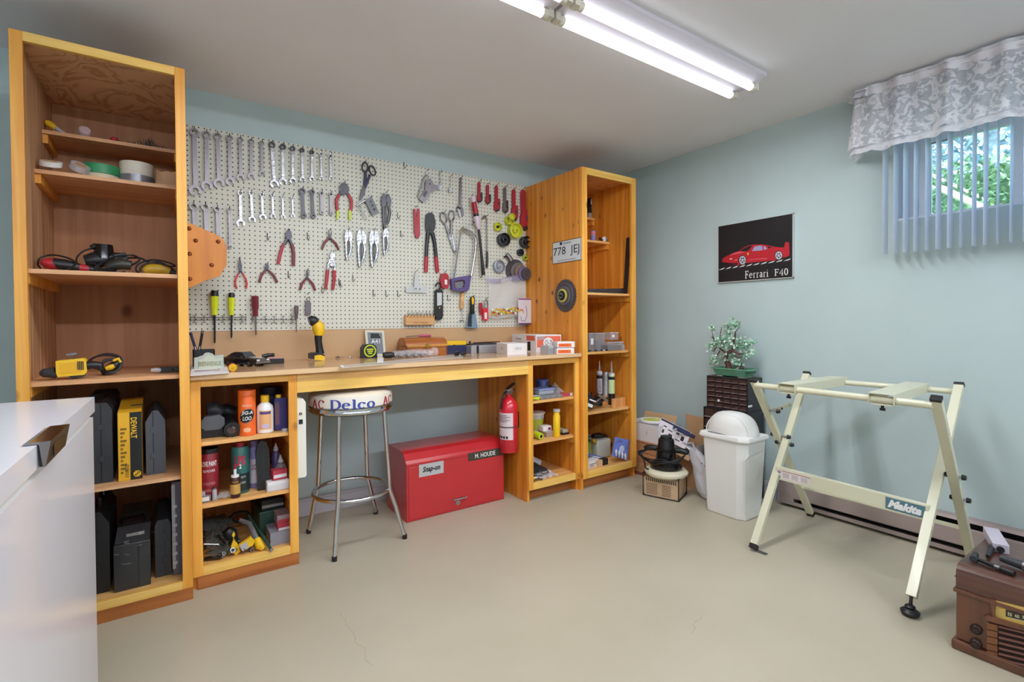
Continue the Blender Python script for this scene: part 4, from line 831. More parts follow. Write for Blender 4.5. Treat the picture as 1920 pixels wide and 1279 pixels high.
T.part('case',MB().box((p.x-.06,-.24,zc),(q.x,-.14,p.z)),BLK,bev=.002);T.part('lid_card',MB().box((p.x-.06,-.235,p.z),(q.x-.006,-.16,p.z+.002)),PINK);T.done()
c=Y(503,666,-.26);T=Thing('black_knob_tool','small black rounded tool lying on the pink-topped case','tool');T.part('body',MB().tube([c+V((-.03,0,-.006)),c,c+V((.03,.004,0))],[.010,.011,.008],n=10),BLKG);T.part('ring',MB().cyl(c+V((.02,0,0)),c+V((.024,0,0)),.0115,n=12),DKG);T.done()
T=Thing('cordless_flashlight','yellow and black cordless work flashlight standing on its battery','flashlight');yy=-.19;f=lambda a,b:Y(a,b,yy)
def col2(pts,y,n=14,m=0,mb=None):
 P=[Y(a,b,y)for a,b,_ in pts];sc=scl(P[0]);return(mb or MB()).tube(P,[w*sc for _,_,w in pts],n=n,m=m)
T.part('battery',MB().prism([f(583,668),(f(583,678)),f(609,679),f(609.5,671),f(604,667),f(590,666)],(0,.07,0)),BLK,bev=.003)
for p in():
 pass
T.part('battery_face',MB().prism([Y(590,672,yy-.004),Y(590,680,yy-.004),Y(609,681,yy-.004),Y(609.5,673,yy-.004),Y(600,670,yy-.004)],(0,.004,0)),YEL);T.part('handle',col2([(597,634,7),(597,645,6.5),(599,658,6.6),(600,668,8)],yy+.03),BLK)
T.part('body',col2([(590,609,7),(594,613,10.5),(597,619,11.5),(598.5,627,10.5),(598,634,8)],yy+.03),YEL,bev=0);T.part('lamp_head',col2([(579.5,607,7.5),(583,606,9.5),(588,607,10),(594,610,8)],yy+.03),BLK);T.part('lens',col2([(578.8,607.3,7),(579.6,607.1,7)],yy+.03),mat('dark_glass','#3a342f',.1));T.done()
T=Thing('foil_wrapper','crumpled bits of silver foil beside the flashlight','foil');mb=MB();c=V((.885,-.055,zc))
for k in range(14):
 p=c+V((random.uniform(-.045,.045),random.uniform(-.02,.02),.002));a=V((random.uniform(-1,1),random.uniform(-1,1),random.uniform(0,.4)))*.016;b=V((random.uniform(-1,1),random.uniform(-1,1),random.uniform(-.1,.5)))*.012;mb.add([p,p+a,p+a+b+V((0,0,.004)),p+b],[(0,1,2,3)])
T.part('foil',mb,POL);T.done()
T=Thing('picture_frame','small cream framed dark print leaning on the backsplash','picture');a,b,c,d=Y(683,619,-.02),Y(719,620,-.02),Y(723,667,-.06),Y(688,669,-.06)
for p in(c,d):p.z=zc+.001
T.part('frame',MB().prism([a,b,c,d],(0,-.008,0)),mat('frame_cream','#d0cbb6',.5));L=lambda u,v,o:a.lerp(b,u).lerp(d.lerp(c,u),v)+V((0,-.008-o,0))
T.part('print',MB().prism([L(.12,.08,.001),L(.88,.08,.001),L(.88,.9,.001),L(.12,.9,.001)],(0,.0008,0)),mat('print_grey','#6f757d',.5,var=.2,vs=60));T.part('print_letters',MB().text('A41',L(.5,.42,.0018),RX,(d-a)*-1,.055,.028),INKW);T.part('print_block',MB().prism([L(.3,.12,.0015),L(.7,.12,.0015),L(.8,.3,.0015),L(.25,.3,.0015)],(0,.0006,0)),INK);T.done()
T=Thing('tape_measure','black tape measure with a round lime face in front of the picture','tape measure');yy=-.16;P=[Y(*p,yy)for p in[(679,652),(684,646),(700,645),(706,650),(707.5,671),(679,672)]]
for p in P[-2:]:p.z=zc
T.part('case',MB().prism(P,(0,.04,0)),BLK,bev=.004);c=Y(693.7,658,yy-.001);r=11.5*scl(c);T.part('face_ring',MB().ring(c,r*.82,r,V((0,-.003,0)),RX,UZ,n=24),LIME);T.part('face',MB().cyl(c,c+V((0,-.002,0)),r*.82,n=24),mat('face_dark','#2c2d28',.4));mb=MB()
for k in range(3):mb.box((c.x-r*(.55-.12*k),c.y-.0032,c.z+r*(.35-.32*k)),(c.x+r*(.55-.1*k),c.y-.002,c.z+r*(.15-.32*k)))
T.part('face_marks',mb,LIME);T.done()
T=Thing('wooden_chest','small dome-lidded wooden chest with brass studs','chest');A=Y(762,668,-.16);B=Y(834,628,-.16);x0=Y(742.5,660,-.06).x;x0,x1=A.x-.012,B.x;yf,yb=-.19,-.04
T.part('base',MB().box((x0,yf,zc),(x1,yb,zc+.062)),CHEST,bev=.002)
R=(yb-yf)/2;T.part('lid',MB().prism([V((x0-.002,(yf+yb)/2-cos(u)*(R+.002),zc+.066+sin(u)*.052))for u in[pi*i/12 for i in range(13)]],(x1-x0+.004,0,0)),CHEST);T.part('lid_edge_strip',MB().box((x0+.004,yf-.006,zc+.058),(x1-.004,yf,zc+.072)),wood('chest_strip','#dc9a40','#c07f2c',axis='x',kn=0),bev=.001)
mb=MB();cx=(x0+x1)/2;T.part('clasp',MB().obox((cx,yf-.008,zc+.064),V((.009,0,.009)),(0,.0015,0),V((-.009,0,.009))),BRS)
for xx in(x0+.03,x1-.03):
 for zz in(zc+.035,zc+.088):c=V((xx,yf-(.001 if zz<zc+.05 else-.012),zz));T.part('stud',MB().lathe([(.006,0),(.005,.003),(0,.004)],c,(0,-1,0),n=8),BRS)
for xx in(x0,x1-.006):T.part('end_band',MB().box((xx-.001,yf-.001,zc),(xx+.007,yf+.006,zc+.058)),wood('dark_chest_end','#7e4520','#64351a',kn=0))
T.done()
yy=-.115;z0=zc+.119;T=Thing('screwdriver','magenta handled screwdriver lying on the chest lid','screwdriver');a=Y(784,624,yy);b=Y(807.5,623.5,yy);zz=z0+.008
T.part('handle',MB().tube([V((a.x,yy,zz)),V((a.x+.012,yy,zz)),V((b.x,yy,zz))],[.005,.008,.0075],n=8),mat('magenta_handle','#a62a55',.3));T.part('shaft',MB().cyl((a.x-.085,yy,zz-.003),(a.x,yy,zz),.0026,n=6),SAT);T.done()
T=Thing('wrapped_torch','black tube lying half inside a clear bubble-wrap sleeve','tool');a=Z(719,668,zc);b=Z(826,668,zc);yy=-.26;a=Y(719,662,yy);zt=zc+.020
T.part('cap',MB().lathe([(.017,0),(.019,.004),(.019,.05),(.0165,.052)],(a.x,yy,zt),(1,0,0),n=16),BLK);T.part('tube',MB().tube([(a.x+.05,yy,zt),(a.x+.2,yy+.01,zt-.004),(a.x+.28,yy+.015,zt-.006)],[.015,.011,.006],n=12),BLK)
def wrapf(u,v):
 x=a.x+.06+u*.29;th=v*2*pi;r=.021+.004*sin(u*40+v*9)*sin(v*31)+.008*sin(u*pi);fl=1 if u<.85 else 1+(u-.85)*6;return V((x,yy+.01+cos(th)*r*1.7,max(zc+.001,zc+.021+sin(th)*r*fl*(.9))))
T.part('wrap',MB().grid(wrapf,40,16),mat('bubble_wrap','#e6e6ee',.12,alpha=.34));T.done()
T=Thing('power_tool_battery','navy tool case with a bright yellow lid right of the chest','case');yy=-.13;p=Y(838,648,yy);q=Y(876,665,yy)
T.part('case',MB().box((p.x,yy,zc),(q.x,-.04,p.z)),NAVY,bev=.003);T.part('lid',MB().box((p.x-.002,yy+.002,p.z),(q.x-.005,-.045,Y(838,640,yy).z)),YEL,bev=.003);T.part('latch',MB().box((p.x+.05,yy-.003,p.z-.008),(p.x+.06,yy,p.z+.004)),BLK);T.done()
T=Thing('webbing_straps','black plastic clips and wrapper lying before the navy case','clip');c=Z(862,668,zc)
for k,(dx,dy,h,w)in enumerate(((-.02,0,.028,.03),(.015,-.01,.018,.022),(.04,.01,.022,.016),(.0,-.03,.010,.02))):T.part('clip',MB().obox(c+V((dx,dy,h/2+.001)),V((w*.5,.004,.003)),V((0,.012,0)),(0,0,h/2)),BLK,bev=.002)
T.part('wrapper',MB().grid(lambda u,v:c+V((-.03+u*.13,-.05+v*.03,.004+.006*abs(sin(u*17+v*5)))),12,4),CLRT);T.done()
T=Thing('acrylic_straightedge','long clear plastic strip lying along the bench front','straightedge');a,b,c,d=Z(637,687,zc),Z(870,665,zc),Z(868,671,zc),Z(640,691,zc);T.part('strip',MB().prism([V((p.x,p.y,zc+.0008))for p in(a,b,c,d)],(0,0,.004)),mat('frosted_acrylic','#e2ddd6',.25,alpha=.5));T.part('tape_end',MB().prism([V((p.x,p.y,zc+.005))for p in(a,a.lerp(b,.02),d.lerp(c,.02),d)],(0,0,.0006)),WHT);T.done()
T=Thing('glue_card','white card lying in front of the picture frame','card');a,b,c,d=Z(708,669,zc),Z(719,668,zc),Z(719,682,zc),Z(707,683,zc);T.part('card',MB().prism([V((p.x,p.y,zc+.006))for p in(a,b,c,d)],(0,0,.001)),PAPER);T.done()
T=Thing('aluminium_case','silver metal case with a black clasp left of the white box','case');yy=-.20;p=Y(897,648,yy);q=Y(945,660,yy);l=Y(875,650,-.10)
x0=l.x-.05;T.part('body',MB().box((x0+.03,yy,zc),(q.x,-.06,p.z+.002)),mat('aluminium','#b9bcc3',.35,.6),bev=.003);T.part('lid_top',MB().box((x0+.04,yy+.01,p.z+.002),(q.x,-.07,p.z+.010)),DKG);T.part('corner_clasp',MB().box((p.x-.014,yy-.003,zc+.001),(p.x+.002,yy,p.z)),BLK);T.part('latch',MB().cyl((q.x-.04,yy-.008,zc+.028),(q.x-.04,yy,zc+.028),.012,n=12),POL);T.part('latch',MB().cyl((q.x-.012,yy-.008,zc+.024),(q.x-.012,yy,zc+.024),.009,n=12),POL);T.done()
T=Thing('black_strap_roll','dark flat straps lying on top of the silver case','strap');z0=p.z+.0105;T.part('strap',MB().bar((x0+.10,-.12,z0+.004),(q.x+.02,-.10,z0+.007),.006,.03,AY),BLK);T.part('dark_nub',MB().bar((x0+.06,-.13,z0),(x0+.06,-.13,z0+.018),.012,.01,AY),DKG);T.done()
def litbox(name,label,P,h,m,prints,cat='box',lid=None):
 """upright box from its floor rectangle: P = [front-left, front-right, back-right, back-left]"""
 T=Thing(name,label,cat);T.part('carton',MB().prism([V(p)for p in P],(0,0,h)),m,bev=.001)
 for pr in prints:pr(T,P,h)
 T.done()
def face_text(body,face,u,v,w,h,m=INK,bold=0.):
 def f(T,P,hh):
  a,b=[(P[0],P[1]),(P[3],P[0])][face];a,b=V(a),V(b);r=(b-a).normalized();nn=r.cross(UZ);c=a.lerp(b,u)+UZ*hh*v+nn*.0008;T.part('print',MB().text(body,c,r,UZ,w,h,.0002,bold=bold),m)
 return f
def face_rect(face,u0,u1,v0,v1,m):
 def f(T,P,hh):
  a,b=[(P[0],P[1]),(P[3],P[0])][face];a,b=V(a),V(b);r=(b-a).normalized();nn=r.cross(UZ)
  T.part('printed_panel',MB().prism([a.lerp(b,u0)+UZ*hh*v0+nn*.0002,a.lerp(b,u1)+UZ*hh*v0+nn*.0002,a.lerp(b,u1)+UZ*hh*v1+nn*.0002,a.lerp(b,u0)+UZ*hh*v1+nn*.0002],nn*.0004),m)
 return f
FL,FR_,BL_=Z(951,666,zc),Z(988,664,zc),Z(931,662.5,zc);FL.z=FR_.z=BL_.z=zc;hb=Y(951,645,FL.y).z-zc
def dial_mark(face,u,v,w,h):
 def f(T,P,hh):
  a,b=[(P[0],P[1]),(P[3],P[0])][face];a,b=V(a),V(b);r=(b-a).normalized();nn=r.cross(UZ);c=a.lerp(b,u)+UZ*hh*v+nn*.0003;mb=MB()
  for i in range(3):mb.ring(c+r*(i-1)*w*.8,w*.36,w*.46,nn*.0005,r,UZ,n=14)
  T.part('emblem',mb,INK)
 return f
litbox('small_carton','white carton printed OECO at the bench edge',[FL,FR_,FR_+(BL_-FL),BL_],hb,PAPER,[face_text('OECO',0,.55,.55,.055,.017,INKG),face_text('OECO',1,.55,.55,.045,.016,INKG)],cat='box')
yy=-.16;p=Y(1005,631,yy);q=Y(1058,658,yy);l=Y(963,628,-.06);P=[V((2.117,-.388,zc)),V((2.292,-.452,zc)),V((2.298,-.15,zc)),V((2.125,-.08,zc))]
def circ(T,P,hh):
 a,b=V(P[0]),V(P[1]);r=(b-a).normalized();nn=r.cross(UZ);c=a.lerp(b,.48)+UZ*hh*.55+nn*.0008;T.part('round_badge',MB().cyl(c,c+nn*.0005,hh*.30,n=20),WHT);c=c+nn*.0008;T.part('badge_mark',MB().text('O-7',c,r,UZ,hh*.4,hh*.28),INK)
OR2=mat('carton_orange','#e0654b',.6)
litbox('long_carton','long white and orange-red carton at the right end of the bench',P,Y(1005,628,-.388).z-zc,PAPER,[face_rect(0,.03,.97,.28,.92,OR2),face_rect(0,.03,.35,.7,.95,PAPER),circ,face_rect(1,.62,.95,.66,.94,OR2),face_rect(1,.66,.78,.08,.6,INK),face_text('Penzoir',1,.3,.75,.07,.014),face_text('2.0 XTR',1,.3,.5,.07,.014)])
for k,(lb,z0)in enumerate((('lower of two small stacked orange and white boxes on the bench end',zc),('upper of two small stacked orange and white boxes on the bench end',zc+.042))):
 dx=.005*k;P=[V((2.137+dx,-.590,z0)),V((2.252+dx,-.632,z0)),V((2.275+dx,-.535,z0)),V((2.16+dx,-.50,z0))]
 litbox('stacked_box',lb,P,.038,PAPER,[face_rect(0,.06,.80,.1,.68,ORG),face_text('TOP TIP',0,.42,.4,.05,.010,mat('rust_ink','#9a3b14',.6))])
T=Thing('grey_shim_case','grey slatted box end just left of the orange boxes','box');p=V((2.09,0,zc+.055));q=V((2.136,0,0));T.part('body',MB().box((p.x,-.56,zc),(q.x-.004,-.47,p.z)),LGR,bev=.001);mb=MB()
for k in range(5):mb.box((p.x+.002,-.562,zc+.006+k*.007),(q.x-.006,-.56,zc+.009+k*.007))
T.part('ribs',mb,GRY);T.done()
# ================================================================ tall left cabinet contents
z1,z2,z3,z4,z5,z6=SL['S1'][0],SL['S2'][0],SL['S3'][0],SL['S4'][0],SL['S5'][0],.081
e_=.0006
T=Thing('paint_brush','clear-bladed tool with a bright yellow handle on the top shelf','tool');yy=-.20;a=Y(77,216,yy);b=Y(96,228,yy);c=Y(116,241,yy)
T.part('handle',MB().tube([a,a.lerp(b,.3),b],[.009,.015,.012],n=10),YEL);c.z=max(c.z,z1+.012);T.part('blade',MB().tube([b,c],[.010,.006],n=8),LGR);T.done()
c=Y(158,239,-.22);T=Thing('round_cap','pale pink round cap lying tilted on the top shelf','cap');r=.022;c.z=z1+.022;T.part('cap',MB().lathe([(r,0),(r,.016),(r*.9,.02),(0,.02)],c,(.2,-.9,.5),n=18),mat('pale_pink','#cdb4b8',.5));T.part('rim',MB().lathe([(r*1.06,-.003),(r*1.06,.003)],c,(.2,-.9,.5),n=18),LGR);T.done()
c=Y(214,252,-.22);T=Thing('red_plug','small red knob on the top shelf','knob');c.z=z1+.013;T.part('knob',MB().ell(c,(.016,.012,.012)),RED);T.part('stem',MB().cyl(c+V((.01,0,-.002)),c+V((.035,0,-.008)),.004,n=8),DST);T.done()
T=Thing('artificial_sprig','dark green bristly plant sprig lying on the top shelf','sprig');mb=MB();x0=Y(240,262,-.2).x;x1=Y(312,272,-.2).x
for k in range(90):
 x=random.uniform(x0,x1);h=.012+.035*max(0,sin((x-x0)/(x1-x0)*3.4-.4))*random.random();p=V((x,-.2+random.uniform(-.03,.03),z1+.002));mb.tube([p,p+V((random.uniform(-.015,.015),random.uniform(-.01,.01),h))],[.0025,.0008],n=4)
T.part('needles',mb,mat('dark_sprig','#243029',.7),kind='stuff');T.part('stem',MB().tube([(x0,-.2,z1+.004),(x1,-.19,z1+.005)],.003,n=6),mat('dark_sprig','#243029'));T.done()
def roll(name,label,c,r,h,m,inner=.55,ax=(0,0,1),cat='tape roll',core=CARD):
 T=Thing(name,label,cat);T.part('tape',MB().lathe([(r*(inner+.05),0),(r,0),(r,h),(r*(inner+.05),h),(r*(inner+.05),0)],c,ax,n=28),m);T.part('core',MB().lathe([(r*(inner-.01),-.0005),(r*(inner+.055),-.0005),(r*(inner+.055),h+.0005),(r*(inner-.01),h+.0005),(r*(inner-.01),-.0005)],c,ax,n=24),core);T.done()
def rl(px,zb,yf,wpx,py0,py1):
 a=Y(px,py0,yf);b=Y(px,py1,yf);r=wpx/2*scl(a);return V((a.x,yf+r,zb)),r,a.z-b.z
c,r,h=rl(187,z2,-.36,57,312,325);roll('masking_tape','cream masking tape roll under the green one',c,r,h,mat('masking_cream','#ddd3b4',.6));roll('green_tape','wide green tape roll stacked on the cream one',c+V((0,0,h+e_)),r*1.07,17*scl(c),GRN)
c,r,h=rl(255,z2,-.36,56,316,335);roll('duct_tape','silver duct tape roll under the white one',c,r,h,mat('duct_silver','#8f9097',.3,.4));roll('white_tape','wide white tape roll stacked on the silver duct tape',c+V((0,0,h+e_)),r*.95,24*scl(c),mat('white_tape','#e0dbcd',.5))
c=Y(94,312,-.40);r=.036;roll('white_tape_leaning','white tape roll leaning against the cabinet side, far left',V((c.x,-.39,z2+.024)),r,.02,WHT,ax=(.15,-.35,.92));roll('clear_tape','clear packing tape roll propped beside the leaning white roll',V((c.x+.085,-.36,z2+.030)),.034,.024,CLRT,ax=(.35,-.5,.8))
T=Thing('kraft_bag','crumpled kraft paper bag at the right end of the tape shelf','bag');p=Y(293,316,-.38);q=Y(330,340,-.38)
def kf(u,v):return V((p.x+u*(.055-p.x)*.98,-.38+.012*sin(u*6)*v+v*.02,z2+.001+v*(p.z-z2-.006*sin(u*7)**2)))
T.part('front',MB().grid(kf,10,6),KRAFT);T.part('top_fold',MB().grid(lambda u,v:kf(u,1)+V((0,v*.09,-.01*v)),10,3),KRAFT);T.done()
T=Thing('angle_polisher','red and black angle power tool with a coiled cord, left of the shelf','power tool');yy=-.50;f=lambda a,b,w=0:Y(a,b,yy)
def seg(pts,y):P=[Y(a,b,y)for a,b,_ in pts];sc=scl(P[0]);return MB().tube(P,[w*sc for _,_,w in pts],n=12)
T.part('tail',seg([(78,492,5),(82,489,9.5),(98,490,11),(108,491,10)],yy),RED);T.part('body',seg([(100,489,10.5),(122,492,11),(142,496,9.5),(150,497,8)],yy),BLK);T.part('collar',seg([(143,496,7.5),(158,498.5,7.5),(168,500,6.5)],yy),RED);T.part('nose',seg([(166,499,6.5),(176,501,5.5)],yy),BLK)
cable(T,'cord',[Y(76,498,yy),Y(71,490,yy+.02),Y(76,478,yy+.04),Y(98,473,yy+.04),Y(125,478,yy),Y(142,488,yy-.02),Y(128,500,yy-.05),Y(118,503,yy-.05)],.0035)
T.done()
T=Thing('vacuum_nozzle','black angled dust nozzle with an upright round port','nozzle');yy=-.42;T.part('body',seg([(160,481,12),(180,478,16),(205,477,14),(228,474,10)],yy),BLK);T.part('port',MB().lathe([(.036,0),(.034,.03),(.030,.06),(.028,.06),(.027,.01)],Y(195,467,yy)+V((0,0,-.02)),n=20),BLKG);T.part('side_box',MB().obox(Y(226,473,yy-.02),V((.022,0,.006)),(0,.015,0),V((-.004,0,.016))),BLK,bev=.003);T.part('elbow',seg([(170,455,4),(178,452,6),(190,453,5)],yy),BLK)
cable(T,'cord',[Y(175,455,yy),Y(155,462,yy),Y(143,476,yy-.02),Y(150,490,yy-.04),Y(172,484,yy-.06),Y(185,492,yy-.06),Y(166,503,yy-.06)],.0035);T.done()
T=Thing('black_grinder','dark grinder body lying between the nozzle and the yellow sander','power tool');yy=-.52;T.part('body',seg([(198,499,6),(206,494,9),(228,490,11),(246,493,9)],yy),mat('dark_olive_plastic','#2c2d26',.4));T.part('guard',MB().lathe([(.03,0),(.034,.006),(.028,.012)],Y(200,503,yy)+V((0,0,-.004)),n=16),BLK)
cable(T,'cord',[Y(246,493,yy),Y(262,482,yy),Y(248,474,yy+.06),Y(215,477,yy+.03),Y(188,490,yy-.03),Y(178,500,yy-.05),Y(210,506,yy-.06),Y(235,504,yy-.05)],.0035);T.done()
T=Thing('yellow_sander','yellow bodied sander with a black cord, right end of the shelf','power tool');yy=-.52;T.part('body',seg([(270,501,7),(278,497,10.5),(300,497,11),(318,502,8)],yy),mat('mustard_plastic','#b99422',.4));T.part('switch_end',seg([(316,502,6),(330,504,5)],yy),BLK)
cable(T,'cord',[Y(262,507,yy),Y(254,495,yy),Y(264,484,yy),Y(288,479,yy+.02),Y(312,483,yy+.02),Y(328,490,yy),Y(318,491,yy-.01),Y(285,484,yy-.01),Y(266,490,yy-.02),Y(262,502,yy-.02)],.004)
cable(T,'cord',[Y(236,476,-.4),Y(262,476,-.4),Y(280,484,-.42),Y(300,484,-.44),Y(326,498,-.46)],.004);T.done()
T=Thing('cordless_drill','yellow cordless drill without battery lying on its side','drill');yy=-.60
T.part('chuck',seg([(74,701,3),(80,700,8),(88,699,9),(103,699,11),(104,698,11)],yy),DKG);P=[Y(*p,yy-.02)for p in[(104,677),(156,672),(161,675),(163,697),(158,703),(108,707),(105,700)]]
bd=T.part('body',MB().prism(P,(0,.05,0)),YEL,bev=.003);T.part('battery_bay',MB().prism([Y(*p,yy-.0215)for p in[(110,682),(153,677),(157,680),(157,694),(151,698),(114,701)]],(0,.002,0)),mat('yellow_inside','#e3ad1c',.5),parent=bd)
mb=MB()
for k in range(4):a=Y(145+k*3.3,677.5,yy-.023);b=Y(145.5+k*3.3,693.5,yy-.023);mb.box((a.x,a.y-.001,b.z),(a.x+.003,a.y,a.z))
T.part('contacts',mb,BLK,parent=bd);T.part('grip',seg([(160,686,8),(172,684,7.5),(188,686,8),(189,694,5)],yy),BLK);T.part('base_bumper',MB().prism([Y(*p,yy-.018)for p in[(128,706),(160,700),(158,706),(135,710)]],(0,.03,0)),BLK);T.part('belt_clip',MB().obox(Y(135,664,yy),V((.016,0,.002)),(0,.006,0),V((0,0,.004))),SAT);T.part('clip_post',MB().cyl(Y(136,667,yy),Y(137,675,yy),.003,n=6),SAT);T.done()
T=Thing('coiled_cord_tool','black and yellow tool with its cord coiled, behind the drill','power tool');yy=-.50;T.part('handle',seg([(190,691,6),(205,685,9),(220,674,8),(224,668,6)],yy),BLK);T.part('yellow_inlay',seg([(198,684,4),(208,681,5.5),(214,678,4)],yy-.025),YEL);T.part('yellow_trim',seg([(212,669,2.5),(222,665,3),(226,672,2.5)],yy-.02),YEL)
for dr in(0,2.4):cable(T,'cord',[Y(163,672,yy),Y(178,662,yy),Y(200,656+dr,yy),Y(222,660+dr,yy),Y(229-dr,672,yy-.01),Y(219,688,yy-.03),Y(198,692-dr,yy-.03),Y(188,682,yy),Y(196,668+dr,yy+.01),Y(214,666,yy+.01)],.0045)
T.done()
T=Thing('ruler_stub','small black square tool at the right end of the drill shelf','square');yy=-.55;pb=Y(300,696,yy);q=Y(338,688,yy);T.part('blade',MB().box((pb.x,yy,z4+.004),(.056,yy+.03,z4+.026)),BLK);T.part('stock',seg([(283,694,3),(293,694,4.5),(302,694,3)],yy),CLRT);T.part('knob',MB().cyl((Y(324,695,yy).x,yy-.006,z4+.006),(Y(324,695,yy).x,yy,z4+.02),.005,n=8),BLK);T.done()
def tcase(name,label,x0,x1,yf,dep,zb,zt,m,taper=0.,seam=None,handle=False,rb=.012,cat='case',hm=None):
 """upright moulded tool case, narrow face towards the room"""
 T=Thing(name,label,cat);tp=taper
 P=[(x0,zb),(x1,zb),(x1,zt-tp),(x1-tp*.55,zt),(x0+tp*.55,zt),(x0,zt-tp)]if tp else[(x0,zb),(x1,zb),(x1,zt),(x0,zt)]
 T.part('shell',MB().prism([V((a,yf,b))for a,b in P],(0,dep,0)),m,bev=rb)
 xs=(x0+x1)/2 if seam is None else x0+(x1-x0)*seam
 T.part('seam',MB().box((xs-.0015,yf-.0012,zb+.006),(xs+.0015,yf+dep-.01,zt+.0012)),BLK)
 if handle:T.part('handle',MB().tube([(xs,yf+dep*.3,zt),(xs,yf+dep*.3,zt+.024),(xs,yf+dep*.42,zt+.034),(xs,yf+dep*.58,zt+.034),(xs,yf+dep*.7,zt+.024),(xs,yf+dep*.7,zt)],.007,n=8),BLKG)
 for v in(.3,.7):T.part('latch',MB().box((xs-.010,yf-.004,zb+(zt-zb)*v-.012),(xs+.010,yf,zb+(zt-zb)*v+.012)),hm or m,bev=.001)
 T.done()
def xr(px0,px1,py,y):return Y(px0,py,y).x,Y(px1,py,y).x
a,b=xr(168,211,830,-.60);tcase('black_tool_case','black moulded tool case beside the freezer on the fourth shelf',a,b,-.60,.34,z5+e_,Y(200,755,-.60).z,DKG,.03,.5)
a,b=xr(172,222,800,-.30);tcase('tall_black_case','taller black case at the back of the fourth shelf',a-.02,b-.01,-.24,.2,z5+e_,Y(200,738,-.24).z,BLK,.02,.5)
yy=-.62;p=Y(220,775,yy);q=Y(267,890,yy);zt=p.z;x0,x1=p.x,q.x;T=Thing('tool_carton','yellow and black tool carton standing on end between two cases','box');xm=x0+(x1-x0)*.5
T.part('carton',MB().box((x0,yy,z5+e_),(x1,-.36,zt)),mat('carton_yellow','#e2ab22',.5),bev=.001);T.part('black_panel',MB().box((xm,yy-.0008,z5+.002),(x1+.0005,yy,zt-.001)),BLK);T.part('top_flap',MB().prism([V((x0,yy,zt)),V((x0,-.37,zt+.028)),V((x0,-.36,zt))],(x1-x0,0,0)),mat('carton_yellow','#e2ab22'));T.part('flap_panel',MB().box((xm,-.52,zt+.001),(x1,-.50,zt+.014)),BLK)
T.part('brand_lettering',MB().text('DEWALT',((xm+x1)/2-.006,yy-.0012,zt-.065),(0,0,-1),(1,0,0),.085,.020,bold=.02),mat('yellow_ink','#e8b81f',.5));T.part('number_lettering',MB().text('D28111',(x0+(xm-x0)*.72,yy-.0006,z5+.04),(0,0,-1),(1,0,0),.048,.012,bold=.02),INK)
mb=MB()
for i in range(7):mb.box((x0+.010+i*.0,yy-.0006,zt-.02-i*.0),(x0+.010,yy,zt-.02))if 0 else None
for i in range(12):z=z5+.03+i*.016;mb.box((x0+.008,yy-.0006,z),(x0+.016+.006*(i%3),yy,z+.009))
T.part('small_print',mb,mat('brown_ink','#7a5c14',.6),kind='stuff');mb=MB()
for i in range(5):
 for j in range(5):
  if(i*3+j*5)%4:mb.box((xm+.010+i*.005,yy-.0014,z5+.012+j*.005),(xm+.0145+i*.005,yy-.0008,z5+.0165+j*.005))
T.part('icon_grid',mb,mat('yellow_ink','#e8b81f'),kind='stuff');T.done()
a,b=xr(273.5,310.5,840,-.58);tcase('grey_tool_case','slate-grey tool case with chamfered top right of the yellow carton',a,b,-.58,.30,z5+e_,Y(292,770,-.58).z,mat('slate_case','#4f525b',.45),.045,.38)
a,b=xr(160,206,1000,-.58);tcase('black_tool_case','black ribbed case beside the freezer on the bottom shelf',a,b,-.60,.36,z6+e_,Y(190,960,-.60).z,BLK,.05,.5,True)
a,b=xr(214,283,1060,-.60);T=Thing('metal_tool_box','large glossy black box with a lift handle on the bottom shelf','case');zt=Y(240,1018,-.62).z;m=mat('black_lacquer','#27292d',.22,coat=.4)
T.part('box',MB().box((a,-.63,z6+e_),(b,-.20,zt)),m,bev=.003);T.part('lid',MB().prism([V((a+.004,-.62,zt+.001)),V((a+.01,-.56,zt+.05)),V((a+.01,-.24,zt+.05)),V((a+.004,-.21,zt+.001))],(b-a-.008,0,0)),m,bev=.003);xs=a+(b-a)*.66
T.part('seam',MB().box((xs,-.6315,z6+.01),(xs+.003,-.63,zt-.004)),BLK);T.part('handle',MB().tube([((a+b)/2-.04,-.5,zt+.05),((a+b)/2-.04,-.5,zt+.07),((a+b)/2+.03,-.5,zt+.078),((a+b)/2+.04,-.5,zt+.05)],.006,n=8),BLKG);T.part('latch',MB().box(((a+b)/2-.02,-.60,zt+.012),((a+b)/2+.04,-.594,zt+.03)),POL)
mb=MB()
for k in range(7):x=a+random.uniform(.01,b-a-.03);z=z6+random.uniform(.03,.2);mb.obox((x,-.6305,z),V((.008,0,random.uniform(-.004,.006))),(0,.0006,0),V((-.0005,0,.001)))
T.part('scratches',mb,GRY,kind='stuff');T.done()
a,b=xr(291,321,1040,-.58);tcase('black_tool_case','narrow black case right of the glossy box on the bottom shelf',a,b,-.58,.32,z6+e_,Y(305,975,-.58).z,DKG,.02,.6)
a,b=xr(326,341,950,-.60);T=Thing('clear_organizer','clear lidded parts organizer standing upright at the right of the bottom shelf','organizer');a=b-.034;zt=Y(333,903,-.6).z;T.part('case',MB().box((a,-.60,z6+e_),(.054,-.30,zt)),mat('purple_grey_case','#5d5a6c',.4),bev=.003)
T.part('lid',MB().box((a-.002,-.604,z6+.03),(a+.010,-.31,zt-.01)),CLRT);mb=MB()
for k in range(7):mb.box((a+.002,-.606,z6+.05+k*.04),(a+.016,-.602,z6+.062+k*.04))
T.part('latches',mb,LGR,kind='stuff');T.done()
